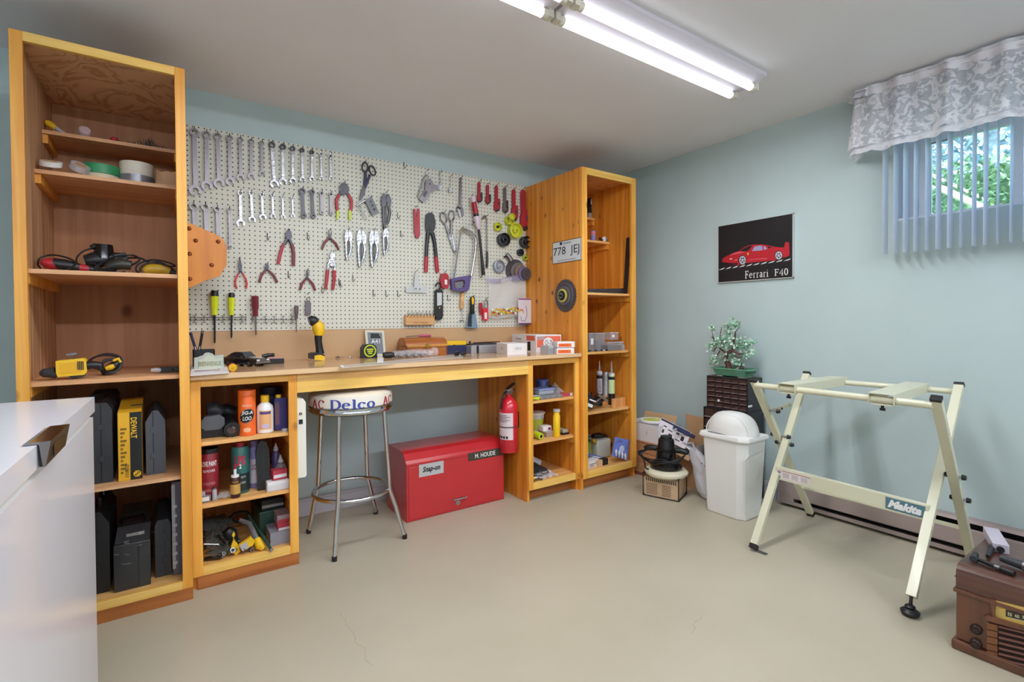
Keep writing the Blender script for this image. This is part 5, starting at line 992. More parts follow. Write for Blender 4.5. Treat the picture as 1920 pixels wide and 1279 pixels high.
# ================================================================ bench cabinet, left
w1,w2,w3=.635,.360,.094
T=Thing('airbrush_case','dark case with a light grey octagonal nose, left on the top shelf','case');yy=-.50;p=Y(376,785,yy);q=Y(423,815,yy);T.part('box',MB().box((p.x-.01,-.52,w1+e_),(q.x,-.28,w1+.062)),BLK,bev=.003)
P=[Y(*p,-.54)for p in[(378,790),(384,782),(412,778),(421,784),(421,797),(412,805),(385,808),(378,803)]];T.part('nose',MB().prism(P,(0,.04,0)),mat('nose_grey','#54565c',.35),bev=.004);T.part('cover',seg([(388,770,12),(400,768,16),(415,775,13)],-.40),DKG);T.done()
T=Thing('router_motor','black round motor tool lying behind the orange spray can','power tool');T.part('barrel',MB().cyl(Y(436,806,-.56),Y(426,790,-.36),.034,.042,n=18),BLK);c=Y(433.5,806,-.565);T.part('collet',MB().cyl(c,c+V((-.006,-.012,0)),.020,.014,n=14),SAT);T.part('body',seg([(412,775,10),(424,770,14),(438,775,12)],-.35),BLK);T.done()
def bottle(name,label,px,pt,zb,yy,w,m,prof,parts=(),cat='bottle',text=None):
 T=Thing(name,label,cat);c,r,h=can(T,px,pt,zb+e_,yy,w,m,prof=prof)
 for kind,z0,z1_,mm,rr in parts:T.part(kind,MB().lathe([(rr*r*.98,h*z0),(rr*r,h*z0+.0003),(rr*r,h*z1_-.0003),(rr*r*.98,h*z1_)],c,n=20),mm)
 if text:
  for body,zz,ww,hh,mm,bd in text:T.part('lettering',MB().text(body,(0,0,0),RX,UZ,ww*r,hh*h,bold=bd,curve=wrapt(c,r*1.012,h,c.z+h*zz)),mm)
 T.done();return c,r,h
yy=-.54
c,r,h=bottle('spray_can','orange spray can marked JIG-A-LOO on the top shelf',462.5,731,w1,yy,30,ORG,[(.95,0),(1,.01),(1,.84),(.95,.86),(1,.87),(1,.985),(.94,1)],cat='spray can')
T=Thing('can_badge','round black and silver badge on the orange spray can','label');to=V((CAM.x-c.x,CAM.y-c.y,0)).normalized();rt=V((-to.y,to.x,0))
def cyl_patch(c,r,zc_,w,hh,n=14,off=.0006,shape='ellipse',rot=0):
 """patch bent round a bottle, centred toward the viewer"""
 a0=atan2(to.y,to.x);mb=MB();P=[];F=[]
 for i in range(n+1):
  t_=-1+2*i/n;k=sqrt(max(0,1-t_*t_))if shape=='ellipse' else 1
  for s_ in(-1,1):th=a0+t_*w/2/r;P.append((c.x+cos(th)*(r+off),c.y+sin(th)*(r+off),zc_+s_*k*hh/2+t_*rot))
 return mb.add(P,[(2*i,2*i+2,2*i+3,2*i+1)for i in range(n)])
TS=[]
def label_on(c,r,parts,owner):
 """extra prints made as parts of an existing thing (owner = its empty)"""
 for nm,mb,m in parts:
  o=mesh_obj(nm,mb,m);del o['_b'];l_=o.location.copy();o.parent=owner;o.location=l_-owner.location
own=[o for o in COL.objects if o.name.startswith('spray_can')and o.type=='EMPTY'][-1]
label_on(c,r,[('badge',cyl_patch(c,r,c.z+h*.44,r*1.75,h*.31,rot=.006),SAT),('badge_face',cyl_patch(c,r,c.z+h*.44,r*1.6,h*.28,off=.0009,rot=.006),INK),
 ('lettering',MB().text('JIG-A',(0,0,0),RX,UZ,r*1.35,h*.10,bold=.02,shear=.2,curve=wrapt(c,r+.0006,h,c.z+h*.50)),INKW),('lettering',MB().text('LOO',(0,0,0),RX,UZ,r*1.0,h*.09,bold=.02,shear=.2,curve=wrapt(c,r+.0006,h,c.z+h*.385)),INKW),
 ('lettering',MB().text('AEROSOL 8',(0,0,0),RX,UZ,r*1.1,h*.035,curve=wrapt(c,r,h,c.z+h*.67)),INKW),('hazard_mark',cyl_patch(c,r,c.z+h*.13,r*.9,h*.10),mat('pale_orange_ink','#f0b48e',.5))],own)
c,r,h=bottle('cleaner_bottle','white bottle with a yellow cap and purple-pink label',496.5,741,w1,yy,29,WHT,[(.9,0),(1,.02),(1,.62),(.9,.72),(.5,.80),(.42,.82),(.42,.84),(.0,.84)],[('cap',.82,1.0,YEL,.5)])
own=[o for o in COL.objects if o.name.startswith('cleaner_bottle')and o.type=='EMPTY'][-1]
label_on(c,r,[('label',cyl_patch(c,r,c.z+h*.36,r*1.5,h*.5,shape='r'),mat('label_orange_pink','#e6b07a',.5)),('label_title',cyl_patch(c,r,c.z+h*.55,r*1.3,h*.07,off=.0012,shape='r'),PURP),('label_picture',cyl_patch(c,r,c.z+h*.2,r*1.0,h*.12,off=.0012),mat('label_lilac','#c7b3d6',.5))],own)
T=Thing('purple_bottle','dark purple flat bottle with a yellow cap at the right of the top shelf','bottle');p=Y(514,744,yy);q=Y(540,805,yy);zt=Y(527,746,yy).z;T.part('body',MB().box((p.x,yy,w1+e_),(q.x,yy+.035,zt)),mat('indigo_plastic','#33306b',.35),bev=.006);T.part('cap',MB().cyl(((p.x+q.x)/2-.008,yy+.018,zt),((p.x+q.x)/2-.008,yy+.018,zt+.014),.013,n=14),YEL)
T.part('label',MB().box((p.x+.004,yy-.0006,w1+.03),(p.x+.022,yy,zt-.02)),mat('label_brown','#6e4a55',.5));T.done()
T=Thing('dark_canister','dark blue wide canister at the back of the top shelf','canister');c,r,h=can(T,507,725,w1+e_,-.36,30,mat('midnight_plastic','#1d2140',.4),prof=[(.9,0),(1,.02),(1,.8),(1.25,.82),(1.25,1)]);T.done()
T=Thing('clear_jar_top','small clear plastic lid at the front right of the top shelf','lid');T.part('lid',MB().lathe([(.012,0),(.014,.014),(.010,.016),(0,.016)],(Y(534,806,-.59).x,-.585,w1+e_),n=14),CLR);T.part('base',MB().lathe([(.0145,0),(.0145,.002)],(Y(534,806,-.59).x,-.585,w1+e_),n=14),CLRT);T.done()
c,r,h=bottle('paint_stripper_can','dark red round can with white lettering, left on the middle shelf',391.5,840,w2,-.52,31,mat('can_red','#8e2430',.35),[(.97,0),(1,.01),(1,.9),(.97,.91),(.97,1)],[('top_band',.91,1.0,BLK,1.01)],cat='can',text=[('LOVE PAINT',.72,1.7,.10,INKW,.02),('REMOVER',.58,1.3,.05,INKW,.0),('STRIPPER',.33,1.3,.06,mat('pale_red_ink','#c98a8e',.6),0),('WARNING',.2,1.2,.05,mat('pale_red_ink','#c98a8e'),0)])
c,r,h=bottle('lubricant_can','teal and red lubricant spray can with a red cap',450,829,w2,-.50,30,mat('can_teal','#2e6a66',.35),[(.95,0),(1,.01),(1,.86),(.8,.92),(.0,.92)],[('cap',.92,1.0,RED,.55),('black_band',.05,.40,mat('label_dark','#1f2e2d',.5),1.01),('red_emblem',.5,.5,RED,1.0)],cat='spray can',text=[('LPS',.66,1.2,.2,mat('emblem_red','#b0304a',.5),.05),('2',.55,.25,.09,INKW,.03),('HEAVY DUTY',.33,1.2,.04,INKW,0),('LUBRICANT',.22,1.2,.04,INKW,0)])
c,r,h=bottle('glue_bottle','small dark bottle with a white nozzle and red tip on the middle shelf',440.5,871,w2,-.57,17,mat('bottle_maroon','#3c1c22',.35),[(.95,0),(1,.02),(1,.58),(.6,.66),(0,.66)],[('shoulder',.58,.68,WHT,.8),('nozzle',.68,.86,WHT,.3),('tip',.86,1,RED,.22),('label',.12,.42,mat('label_gold','#c79b4e',.5),1.01)],text=[('GORILLA',.5,1.3,.05,YEL,0)]if 0 else[('WOOD GLUE',.49,1.4,.05,YEL,0)])
c,r,h=bottle('purple_spray_can','slim purple and silver aerosol can behind the black flask',476,826,w2,-.46,17,mat('can_lilac','#8e86bd',.35),[(.95,0),(1,.01),(1,.8),(.85,.85),(.85,1)],[('label_band',.1,.62,mat('label_lilac_dark','#d5d0e2',.5),1.01)],cat='spray can',text=[('LOCK',.45,1.2,.12,mat('ink_maroon','#6a2848',.5),.02)])
T=Thing('black_flask','flat black oil flask standing in the middle of the shelf','bottle');yy=-.54;P=[Y(*p,yy)for p in[(484,906),(480,850),(484,832),(490,826),(499,829),(505,845),(507,904)]]
for p in(P[0],P[-1]):p.z=w2+e_
T.part('body',MB().prism(P,(0,.03,0)),mat('flask_black','#1b1d20',.3),bev=.004);T.part('ridge',MB().bar(Y(494.5,840,yy-.001),Y(495,896,yy-.001),.003,.002,AY),DKG);T.done()
T=Thing('spray_bottle','purple bottle with a grey spray nozzle at the back of the middle shelf','bottle');c,r,h=can(T,517,846,w2+e_,-.45,15,PURP,prof=[(.9,0),(1,.02),(1,.9),(.5,1),(0,1)]);T.part('nozzle',MB().lathe([(r*.5,h),(r*.7,h+.006),(r*.5,h+.02),(r*.25,h+.03),(r*.22,h+.04)],c,n=12),LGR);T.done()
T=Thing('grey_squeeze_bottle','grey squeeze bottle with a cloudy nozzle at the right of the middle shelf','bottle');c,r,h=can(T,526,868,w2+.05,-.50,21,mat('squeeze_grey','#6a6a70',.4),prof=[(.9,0),(1,.05),(1,.65),(.6,.95),(.4,1),(0,1)]);T.part('nozzle',MB().lathe([(r*.4,h),(r*.55,h+.008),(r*.3,h+.02),(r*.12,h+.04)],c,n=12),LGR)
T.part('foot',MB().lathe([(r*.8,-.05+e_),(r*.95,0)],c,n=14),mat('squeeze_grey','#6a6a70'));T.done()
def sbox(name,label,a,b,yy,dep,zb,m,rot=0.,txt=None,cat='box',bandm=None):
 p,q=Y(*a,yy),Y(*b,yy);T=Thing(name,label,cat);h=p.z-q.z;d=V((q.x-p.x,0,0));R_=Matrix.Rotation(rot,3,'Z');d=R_@d;e=R_@V((0,dep,0));o=V((p.x,yy,zb+e_))
 T.part('carton',MB().prism([o,o+d,o+d+e,o+e],(0,0,h)),m,bev=.001);r_=d.normalized();nn=r_.cross(UZ)
 if bandm:T.part('printed_band',MB().prism([o+d*.05+UZ*h*.2+nn*.0002,o+d*.95+UZ*h*.2+nn*.0002,o+d*.95+UZ*h*.55+nn*.0002,o+d*.05+UZ*h*.55+nn*.0002],nn*.0004),bandm)
 if txt:T.part('print',MB().text(txt[0],o+d*.5+UZ*h*txt[3]+nn*.0008,r_,UZ,d.length*txt[1],h*txt[2]),txt[4]if len(txt)>4 else INK)
 T.done();return h
REDC=mat('carton_red','#b2394a',.5)
sbox('red_carton','small red carton on the white pack, middle shelf right',(512,884),(540,897),-.57,.05,w2+.045,REDC,.15,bandm=PAPER)
T=Thing('wrapped_white_pack','clear-wrapped white pack at the front right of the middle shelf','pack');p=Y(501,893,-.585);q=Y(543,915,-.585);T.part('pack',MB().box((p.x,-.585,w2+e_),(q.x,-.50,w2+.044)),PAPER,bev=.004);T.part('wrap',MB().box((p.x-.003,-.589,w2+e_),(q.x+.001,-.50,w2+.030)),CLR);T.done()
T=Thing('grey_label_case','small grey case with a white label at the front left of the middle shelf','case');p=Y(377,918,-.57);q=Y(395,941,-.57);T.part('case',MB().box((p.x-.01,-.575,w2+e_),(q.x,-.49,w2+.03)),GRY,bev=.002);T.part('label',MB().box((p.x-.004,-.576,w2+.008),(q.x-.006,-.575,w2+.026)),PAPER);T.part('lid',MB().box((p.x-.006,-.565,w2+.03),(q.x-.02,-.5,w2+.046)),LGR);T.done()
T=Thing('screw_bag','small clear bag of screws beside the grey case','bag');c=Y(424,934,-.55);c.z=w2
T.part('bag',MB().grid(lambda u,v:c+V((-.055+u*.10,-.03+v*.06,.004+.018*sin(u*pi)*sin(v*pi)+.003*sin(u*23+v*11))),14,8),CLR);mb=MB()
for k in range(12):p=c+V((random.uniform(-.035,.03),random.uniform(-.015,.015),.004));a=V((random.uniform(-1,1),random.uniform(-1,1),.2)).normalized()*.009;mb.cyl(p-a,p+a,.0022,n=6)
T.part('screws',mb,BRS,kind='stuff');T.done()
T=Thing('marker_tube','short pale tube standing by the bag of screws','tube');c,r,h=can(T,402,917,w2+e_,-.565,8,LGR);T.part('cap',MB().lathe([(r*1.05,h),(r*1.05,h+.008),(0,h+.009)],c,n=12),SAT);T.done()
T=Thing('green_metal_box','dark green metal box at the back of the bottom shelf','box');p=Y(486,962,-.42);q=Y(546,1005,-.42);T.part('box',MB().box((p.x,-.42,w3+e_),(.48,-.12,p.z)),DGRN,bev=.004);T.part('lid_step',MB().box((p.x+.02,-.425,p.z-.015),(.478,-.42,p.z-.004)),DGRN);T.done()
T=Thing('grey_drawer_case','grey case with a light edge lying on the green box','case');T.part('case',MB().box((p.x+.015,-.40,p.z+e_),(.478,-.15,p.z+.05)),DKG,bev=.003);T.part('edge',MB().box((p.x+.015,-.402,p.z+.012),(.478,-.40,p.z+.026)),LGR);T.done()
sbox('grey_flat_box','flat light grey box at the lower right front of the bottom shelf',(507,1010),(546,1024),-.57,.14,w3,mat('box_grey','#8b8d98',.5));
sbox('red_carton','lower of two small red and white boxes in the bottom shelf corner',(521,989),(545,1003),-.55,.10,w3+.043,REDC,bandm=PAPER);sbox('red_carton','upper of two small red and white boxes in the bottom shelf corner',(520,975),(545,987),-.54,.10,w3+.082,mat('carton_red_grey','#98858e',.5),bandm=REDC)
T=Thing('pry_bar','grey flat pry bar with a yellow claw leaning in the bottom shelf','pry bar');T.part('bar',MB().tube([Y(450,978,-.42),Y(468,985,-.46),Y(480,1012,-.54),Y(486,1023,-.58)],[.010,.012,.012,.014],n=10,flat=.6,nrm=AY),GRY);T.part('claw',MB().tube([Y(482,1014,-.56),Y(487,1027,-.59),Y(493,1031,-.59)],[.015,.019,.012],n=12),YEL);T.done()
T=Thing('green_file','thin green handled file leaning across the bottom rail','file');T.part('shaft',MB().tube([Y(466,975,-.40),Y(490,1010,-.52),Y(508,1038,-.63)],[.006,.007,.007],n=8),DGRN);c=Y(508,1038,-.63);T.part('tip',MB().cyl(c,c+V((.004,-.006,-.008)),.008,n=8),GRY);T.done()
T=Thing('yellow_clamp','yellow and grey hand clamp lying in the bottom shelf','clamp');yy=-.57;T.part('pad',MB().prism([Y(*p,yy)for p in[(433,1027),(438,1011),(446,1021),(452,1034),(442,1041),(434,1036)]],(0,.02,0)),YEL,bev=.003);T.part('grip',MB().prism([Y(*p,yy-.02)for p in[(448,1024),(471,1007),(478,1016),(474,1023),(455,1034)]],(0,.02,0)),YEL,bev=.003);T.part('bar',MB().prism([Y(*p,yy-.022)for p in[(449,1024),(463,1016),(466,1027),(455,1034)]],(0,.02,0)),LGR);T.done()
T=Thing('black_clamp','black clamp with a small yellow label standing in the bottom shelf','clamp');T.part('body',seg([(425,985,8),(432,992,12),(437,1006,9),(440,1020,8)],-.50),BLK);T.part('yellow_label',MB().prism([Y(*p,-.535)for p in[(438,988),(441,994),(438,1001),(434.5,996)]],(0,.002,0)),YEL);T.done()
for k,(lb,pts,r_,m)in enumerate((('long silver socket extension bar lying at the left of the bottom shelf',[(383,1034),(402,1026)],.006,POL),('dark socket ratchet near the left stile of the bottom shelf',[(384,1050),(416,1046)],.008,DST),('silver deep socket at the front of the bottom shelf',[(430,1050),(437,1046)],.012,POL),('small steel socket beside the silver deep socket',[(414,1048),(420,1045)],.008,SAT),('grey large socket right of the yellow clamp pad',[(452,1040),(462,1036)],.014,SAT),('chrome stubby socket in front of the yellow claw',[(467,1036),(473,1039)],.009,POL),('small pink-ended socket at the front left of the bottom shelf',[(411,1047),(414,1050)],.008,LGR))):
 yy=-.585;a,b=Y(*pts[0],yy+.03),Y(*pts[1],yy);dz=max(0,w3+r_+.002-min(a.z,b.z));a.z+=dz;b.z+=dz;T=Thing('socket',lb,'socket');T.part('barrel',MB().cyl(a,b,r_,n=14),m);d=(b-a).normalized();T.part('mouth',MB().cyl(b,b+d*.0008,r_*.6,n=10),BLK);T.done()
T=Thing('tool_pouch','bag of clear-wrapped small tools at the left of the bottom shelf','bag');c=Y(402,1010,-.50);c.z=w3
def pf(u,v):return V((.122+u*.12,-.58+v*.30,w3+.03+.10*sin(min(1,v*1.3)*pi*.55)*(1-.35*u)+.008*sin(u*19+v*13)))
T.part('wrap',MB().grid(pf,16,12),mat('dark_wrap','#5c625c',.2,alpha=.55));mb=MB()
for k in range(40):p=V((random.uniform(.13,.23),random.uniform(-.56,-.3),w3+random.uniform(.02,.08)));a=V((random.uniform(-1,1),random.uniform(-1,.2),random.uniform(-.2,.4))).normalized()*random.uniform(.015,.05);mb.cyl(p-a,p+a,random.uniform(.003,.006),n=6,m=k%3)
T.part('small_tools',mb,[DST,POL,DGRN],kind='stuff');T.done()
T=Thing('power_strip_holder','grey flat plate leaning at the back left of the bottom shelf','plate');T.part('plate',MB().obox(Y(402,985,-.3),V((.05,0,0)),V((0,.004,.0)),V((0,.02,.05))),DKG);T.part('coil',MB().tube([Y(450,965,-.3)+V((cos(u)*.04,0,sin(u)*.025))for u in[2*pi*i/16 for i in range(16)]],.008,n=6,closed=True),BLK);T.done()
T=Thing('power_strip','long white power strip mounted upright on the cabinet side','power strip');yy=-.60;p=Y(559,748,yy);q=Y(569.5,895,yy);x0,x1=.506,.548;P=[(x0,q.z),(x1-.006,q.z),(x1,q.z+.008),(x1,p.z-.02),(x1-.012,p.z),(x0,p.z+.008)]
T.part('body',MB().prism([V((a,yy,b))for a,b in P],(0,.045,0)),mat('ivory_plastic','#e6e4da',.4),bev=.002);c=Y(563.5,776,yy-.001);T.part('button',MB().ring(c,.004,.007,V((0,-.002,0)),RX,UZ,n=14),BLK);c=Y(564,791,yy-.001);T.part('switch',MB().box((c.x-.009,yy-.003,c.z-.011),(c.x+.009,yy,c.z+.011)),BLK,bev=.001);T.done()
# ================================================================ bench cabinet, right
k1,k2,k3=.641,.376,.118
K=lambda a,b:(980+a/5.333,690+b/5.333)
T=Thing('blue_lidded_tub','clear tub with a blue lid at the front of the upper shelf','tub');p=Y(1006,726,-.50);q=Y(1034,736,-.50);T.part('tub',MB().box((p.x,-.53,k1+.022),(q.x,-.43,k1+.050)),CLRT,bev=.004);T.part('lid',MB().box((p.x-.004,-.535,k1+.050),(q.x+.004,-.425,k1+.060)),mat('lid_blue','#8a97cc',.4),bev=.002);T.done()
T=Thing('blue_round_tub','dark blue round tub at the back of the upper shelf','tub');c,r,h=can(T,1017,712,k1+e_,-.34,24,mat('tub_navy','#33437d',.4));T.part('rim',MB().lathe([(r*1.04,h*.93),(r*1.04,h*1.02),(0,h*1.02)],c,n=20),BLU);T.done()
T=Thing('flat_parts_box','flat clear parts box with grey contents under the blue-lidded tub','box');p=Y(*K(118,280),-.57);q=Y(*K(390,280),-.57);T.part('box',MB().box((p.x+.01,-.58,k1+e_),(q.x,-.42,k1+.020)),mat('grey_clear','#8c8c93',.3,alpha=.8),bev=.002);mb=MB()
for k in range(4):mb.box((p.x+.05+k*.05,-.582,k1+.001),(p.x+.053+k*.05,-.42,k1+.021))
T.part('dividers',mb,LGR);T.part('label',MB().box((p.x+.02,-.55,k1+.0202),(p.x+.07,-.50,k1+.021)),PAPER);T.done()
T=Thing('clear_small_parts_bag','clear bag with red parts at the right of the upper shelf','bag');c=Y(*K(440,240),-.50);c.z=k1;T.part('bag',MB().grid(lambda u,v:c+V((-.06+u*.10,-.03+v*.09,.006+.07*sin(u*pi)*(.3+.7*v)*(1+.15*sin(u*20+v*9)))),14,8),CLR);T.part('red_part',MB().bar(c+V((-.05,-.05,.012)),c+V((.02,-.07,.012)),.02,.012,AY),REDC);T.part('white_part',MB().bar(c+V((.022,-.07,.012)),c+V((.04,-.075,.012)),.02,.012,AY),WHT);T.done()
T=Thing('small_fittings_pile','grey metal fittings behind the flat parts box','fitting');mb=MB();c=Y(*K(315,200),-.40);c.z=k1
for k in range(14):p=c+V((random.uniform(-.05,.05),random.uniform(-.03,.05),.012+random.uniform(0,.04)));a=V((random.uniform(-1,1),random.uniform(-1,1),random.uniform(-.3,.3))).normalized()*.014;mb.cyl(p-a,p+a,.010,n=8,m=k%2)
T.part('fittings',mb,[GRY,DST],kind='stuff');T.done()
T=Thing('yellow_tape_ring','yellow ring sticking out at the left of the upper shelf','ring');c=Y(*K(128,298),-.56);c.z=k1+.012;T.part('ring',MB().tube([c+V((cos(u)*.026,sin(u)*.02,0))for u in[2*pi*i/18 for i in range(18)]],.009,n=8,closed=True),LIME);T.part('tab',MB().box((c.x-.004,c.y-.03,k1+.001),(c.x+.004,c.y-.02,k1+.012)),LIME);T.done()
T=Thing('yogurt_tub','white and yellow-green printed tub, left of the middle shelf','tub');yy=-.44;a=Y(*K(175,445),yy);r=.082;x0=a.x-.010;h=a.z-k2;c=V((x0-.01,yy+.03,k2+e_));r=.066;tub=mat('tub_white','#c8c9c4',.4);T.part('tub',MB().lathe([(r*.68,0),(r*.96,h*.97),(r*1.02,h),(r*.95,h),(r*.66,.004),(0,.004)],c,n=26),tub);T.part('printed_band',MB().lathe([(r*.768,h*.25),(r*.895,h*.72)],c,n=26),mat('band_lime','#b5c23c',.5));T.part('rim',MB().lathe([(r*1.04,h*.95),(r*1.06,h),(r*1.0,h*1.01)],c,n=26),WHT);T.done()
T=Thing('yellow_nozzle_roll','yellow plastic roll lying at the front of the middle shelf','roll');a=Y(*K(128,625),-.52);b=Y(*K(185,668),-.58);b.z=k2+.024;a.z=k2+.028;T.part('roll',MB().cyl(a,b,.024,.021,n=16),LIME);d=(b-a).normalized();T.part('bore',MB().cyl(b,b+d*.001,.011,n=12),INK);T.done()
T=Thing('white_and_red_packet','small white packet stacked on a clear box in the middle shelf','packet');p=Y(*K(205,590),-.52);q=Y(*K(290,625),-.52);T.part('packet',MB().box((p.x,-.52,k2+.036),(q.x,-.45,k2+.036+p.z-q.z)),PAPER,bev=.002);T.part('red_label',MB().box((q.x-.03,-.521,k2+.042),(q.x-.01,-.52,k2+.058)),INKR);T.done()
T=Thing('clear_nut_box','small clear box with beige contents in the middle shelf','box');T.part('box',MB().box((p.x+.005,-.55,k2+e_),(q.x+.012,-.46,k2+.035)),mat('beige_clear','#b5a291',.3,alpha=.8),bev=.003);T.part('lid',MB().box((p.x+.003,-.552,k2+.0352),(q.x+.014,-.458,k2+.0356)),CLR);T.done()
c,r,h=bottle('chalk_bottle','tall yellow bottle with an orange neck and white cap on the middle shelf',980+338/5.333,690+412/5.333,k2,-.56,13.5,mat('chalk_yellow','#f0c21a',.4),[(.95,0),(1,.01),(1,.77),(.82,.80),(.82,.9),(0,.9)],[('neck',.79,.91,ORG,.80),('cap',.91,1.0,LGR,.98)])
T=Thing('grey_whetstone','dark tray holding a pale flat block at the right of the middle shelf','block');p=Y(*K(380,625),-.54);q=Y(*K(487,690),-.54);T.part('tray',MB().box((p.x+.005,-.56,k2+e_),(2.268,-.46,k2+.012)),BLK);T.part('block',MB().box((p.x+.008,-.555,k2+.0125),(2.262,-.465,k2+.034)),mat('stone_grey','#a6a293',.6),bev=.003);T.done()
T=Thing('striped_package','black and white striped package behind the yellow bottle','package');p=Y(*K(375,530),-.44);q=Y(*K(408,610),-.44);T.part('package',MB().box((p.x,-.44,k2+e_),(q.x+.01,-.38,p.z)),DKG);mb=MB()
for k in range(5):z=k2+.03+k*.012;mb.box((p.x,-.4408,z),(q.x+.01,-.44,z+.005))
T.part('stripes',mb,WHT);T.done()
T=Thing('black_instrument_case','open black soft case lying on the bottom shelf','case');P=[Y(*K(*p),-.50)for p in((112,990),(150,930),(320,985),(325,1000),(220,1030),(112,1060))];a=Y(*K(118,1040),-.56);T.part('case',MB().obox((1.985,-.42,k3+.042),V((.085,-.02,.0)),V((.01,.11,0)),V((0,-.01,.012))),mat('case_black','#25282c',.5),bev=.004);T.part('lid',MB().obox((1.975,-.37,k3+.075),V((.09,-.02,-.012)),V((.01,.09,.02)),V((0,-.004,.008))),mat('case_black','#25282c'),bev=.004);T.part('handle',MB().tube([(2.0,-.545,k3+.045),(2.01,-.57,k3+.03),(2.06,-.57,k3+.03),(2.06,-.54,k3+.045)],.004,n=6),SAT)
T.part('base',MB().box((1.92,-.5,k3+e_),(2.05,-.34,k3+.03)),BLK);T.done()
T=Thing('white_plastic_tube','frosted white rounded plastic sleeve lying across the black case','tube');T.part('sleeve',MB().tube([(1.96,-.30,k3+.125),(2.05,-.38,k3+.088),(2.10,-.42,k3+.06)],[.020,.026,.024],n=14),mat('frosted_white','#c8c8d2',.3,alpha=.85));T.part('end',MB().ell((2.105,-.424,k3+.058),.022),mat('frosted_white','#c8c8d2'));T.done()
T=Thing('clear_bag_of_parts','clear plastic bag slumped at the front of the bottom shelf','bag');T.part('bag',MB().grid(lambda u,v:V((1.99+u*.16,-.585+v*.17,k3+.004+.045*sin(u*pi)*sin(v*pi*.8)+.006*sin(u*19+v*14))),16,10),mat('bag_clear','#d9dae4',.15,alpha=.5));T.part('white_part',MB().obox((2.10,-.53,k3+.018),V((.02,.008,0)),V((-.006,.012,0)),(0,0,.008)),WHT);T.done()
T=Thing('steel_socket_adapter','steel and brass fittings in the front left corner of the bottom shelf','fitting');mb=MB();
for(x,y,r_,m_)in((1.928,-.58,.018,1),(1.955,-.575,.016,0),(1.985,-.585,.014,0),(1.945,-.55,.014,0),(2.0,-.56,.010,0)):mb.cyl((x,y,k3+r_+.001),(x+.018,y-.012,k3+r_+.001),r_,n=12,m=m_)
T.part('fittings',mb,[SAT,BRS],kind='stuff');T.done()
# ================================================================ tall right cabinet contents
q1,q2,q3,q4,q5,q6=[SR['S%d'%i][0]for i in range(1,6)]+[.120]
T=Thing('battery_charger_pack','black packaged gadget with a white label leaning on the top shelf','package');yy=-.21;P=[Y(*p,yy)for p in[(1106,371),(1119.5,374),(1117,401),(1103,399)]];T.part('pack',MB().prism(P,(0,.03,0)),BLK,bev=.003);T.part('label',MB().prism([Y(*p,yy-.001)for p in[(1108,373),(1115.5,375),(1115,385),(1107.5,383)]],(0,.0008,0)),PAPER);T.part('lettering',MB().text('K7',Y(1111,389,yy-.0015),RX,UZ,.022,.018,bold=.03),INKW)
T.part('foot',MB().box((Y(1104,400,yy).x,yy,q1+e_),(Y(1115,400,yy).x,yy+.03,Y(1106,400,yy).z+.004)),CLRT);T.done()
T=Thing('small_jar','small pink and purple printed jar on the second shelf','jar');c,r,h=can(T,1112,433,q2+e_,-.36,10,mat('jar_lilac','#8a86c2',.4));T.part('pink_band',MB().lathe([(r*1.02,h*.55),(r*1.02,h*.9)],c,n=16),mat('jar_pink','#d77e8d',.5));T.done()
T=Thing('white_valve_fitting','white rounded plastic fitting on the second shelf','fitting');c=Y(1133,440,-.37);c.z=q2+.024;T.part('body',MB().ell(c,(.022,.02,.023)),WHT);T.part('dial',MB().cyl(c+V((.008,-.022,0)),c+V((.008,-.016,0)),.010,n=12),INKG);T.part('lever',MB().bar(c+V((-.05,0,.006)),c+V((-.01,0,-.012)),.014,.012,AY,w2=.006),BLK);T.done()
T=Thing('framing_square','black steel framing square standing in the right corner','square');sqm=mat('square_black','#34302f',.4,.3);yy=-.30
a=Y(1179,446,-.50);x_=2.815;za,zb_=X(1180,446,x_).z,q3+.004
T.part('blade',MB().prism([V((x_,X(1175,446,x_).y,X(1178,446,x_).z)),V((x_,X(1182.5,444,x_).y,X(1182,444,x_).z)),V((x_,X(1176.5,546,x_).y,q3+e_)),V((x_,X(1169,546,x_).y,q3+e_))],(-.004,0,0)),sqm)
yb_=X(1170,540,x_).y;T.part('tongue',MB().prism([V((x_,yb_,q3+e_)),V((x_-.36,yb_+.10,q3+e_)),V((x_-.36,yb_+.10,q3+.034)),V((x_,yb_,q3+.045))],(0,.004,0)),sqm);mb=MB()
for k in range(8):z=q3+.1+k*.045;mb.box((x_-.0046,yb_-.02,z),(x_-.004,yb_-.012,z+.002))
T.part('rule_marks',mb,INKG);T.done()
T=Thing('dark_spool','small dark spool at the left of the square on the shelf','spool');c=Y(1108,536,-.45);T.part('spool',MB().lathe([(.026,0),(.030,.004),(.022,.01),(.022,.03),(.030,.036),(.026,.04)],(2.372,-.45,q3+e_),n=18),DKG);T.part('end',MB().lathe([(.010,.04),(.010,.05),(0,.05)],(2.372,-.45,q3+e_),n=10),BLK);T.done()
M9=lambda a,b:(1090+a/7.108,600+b/7.108)
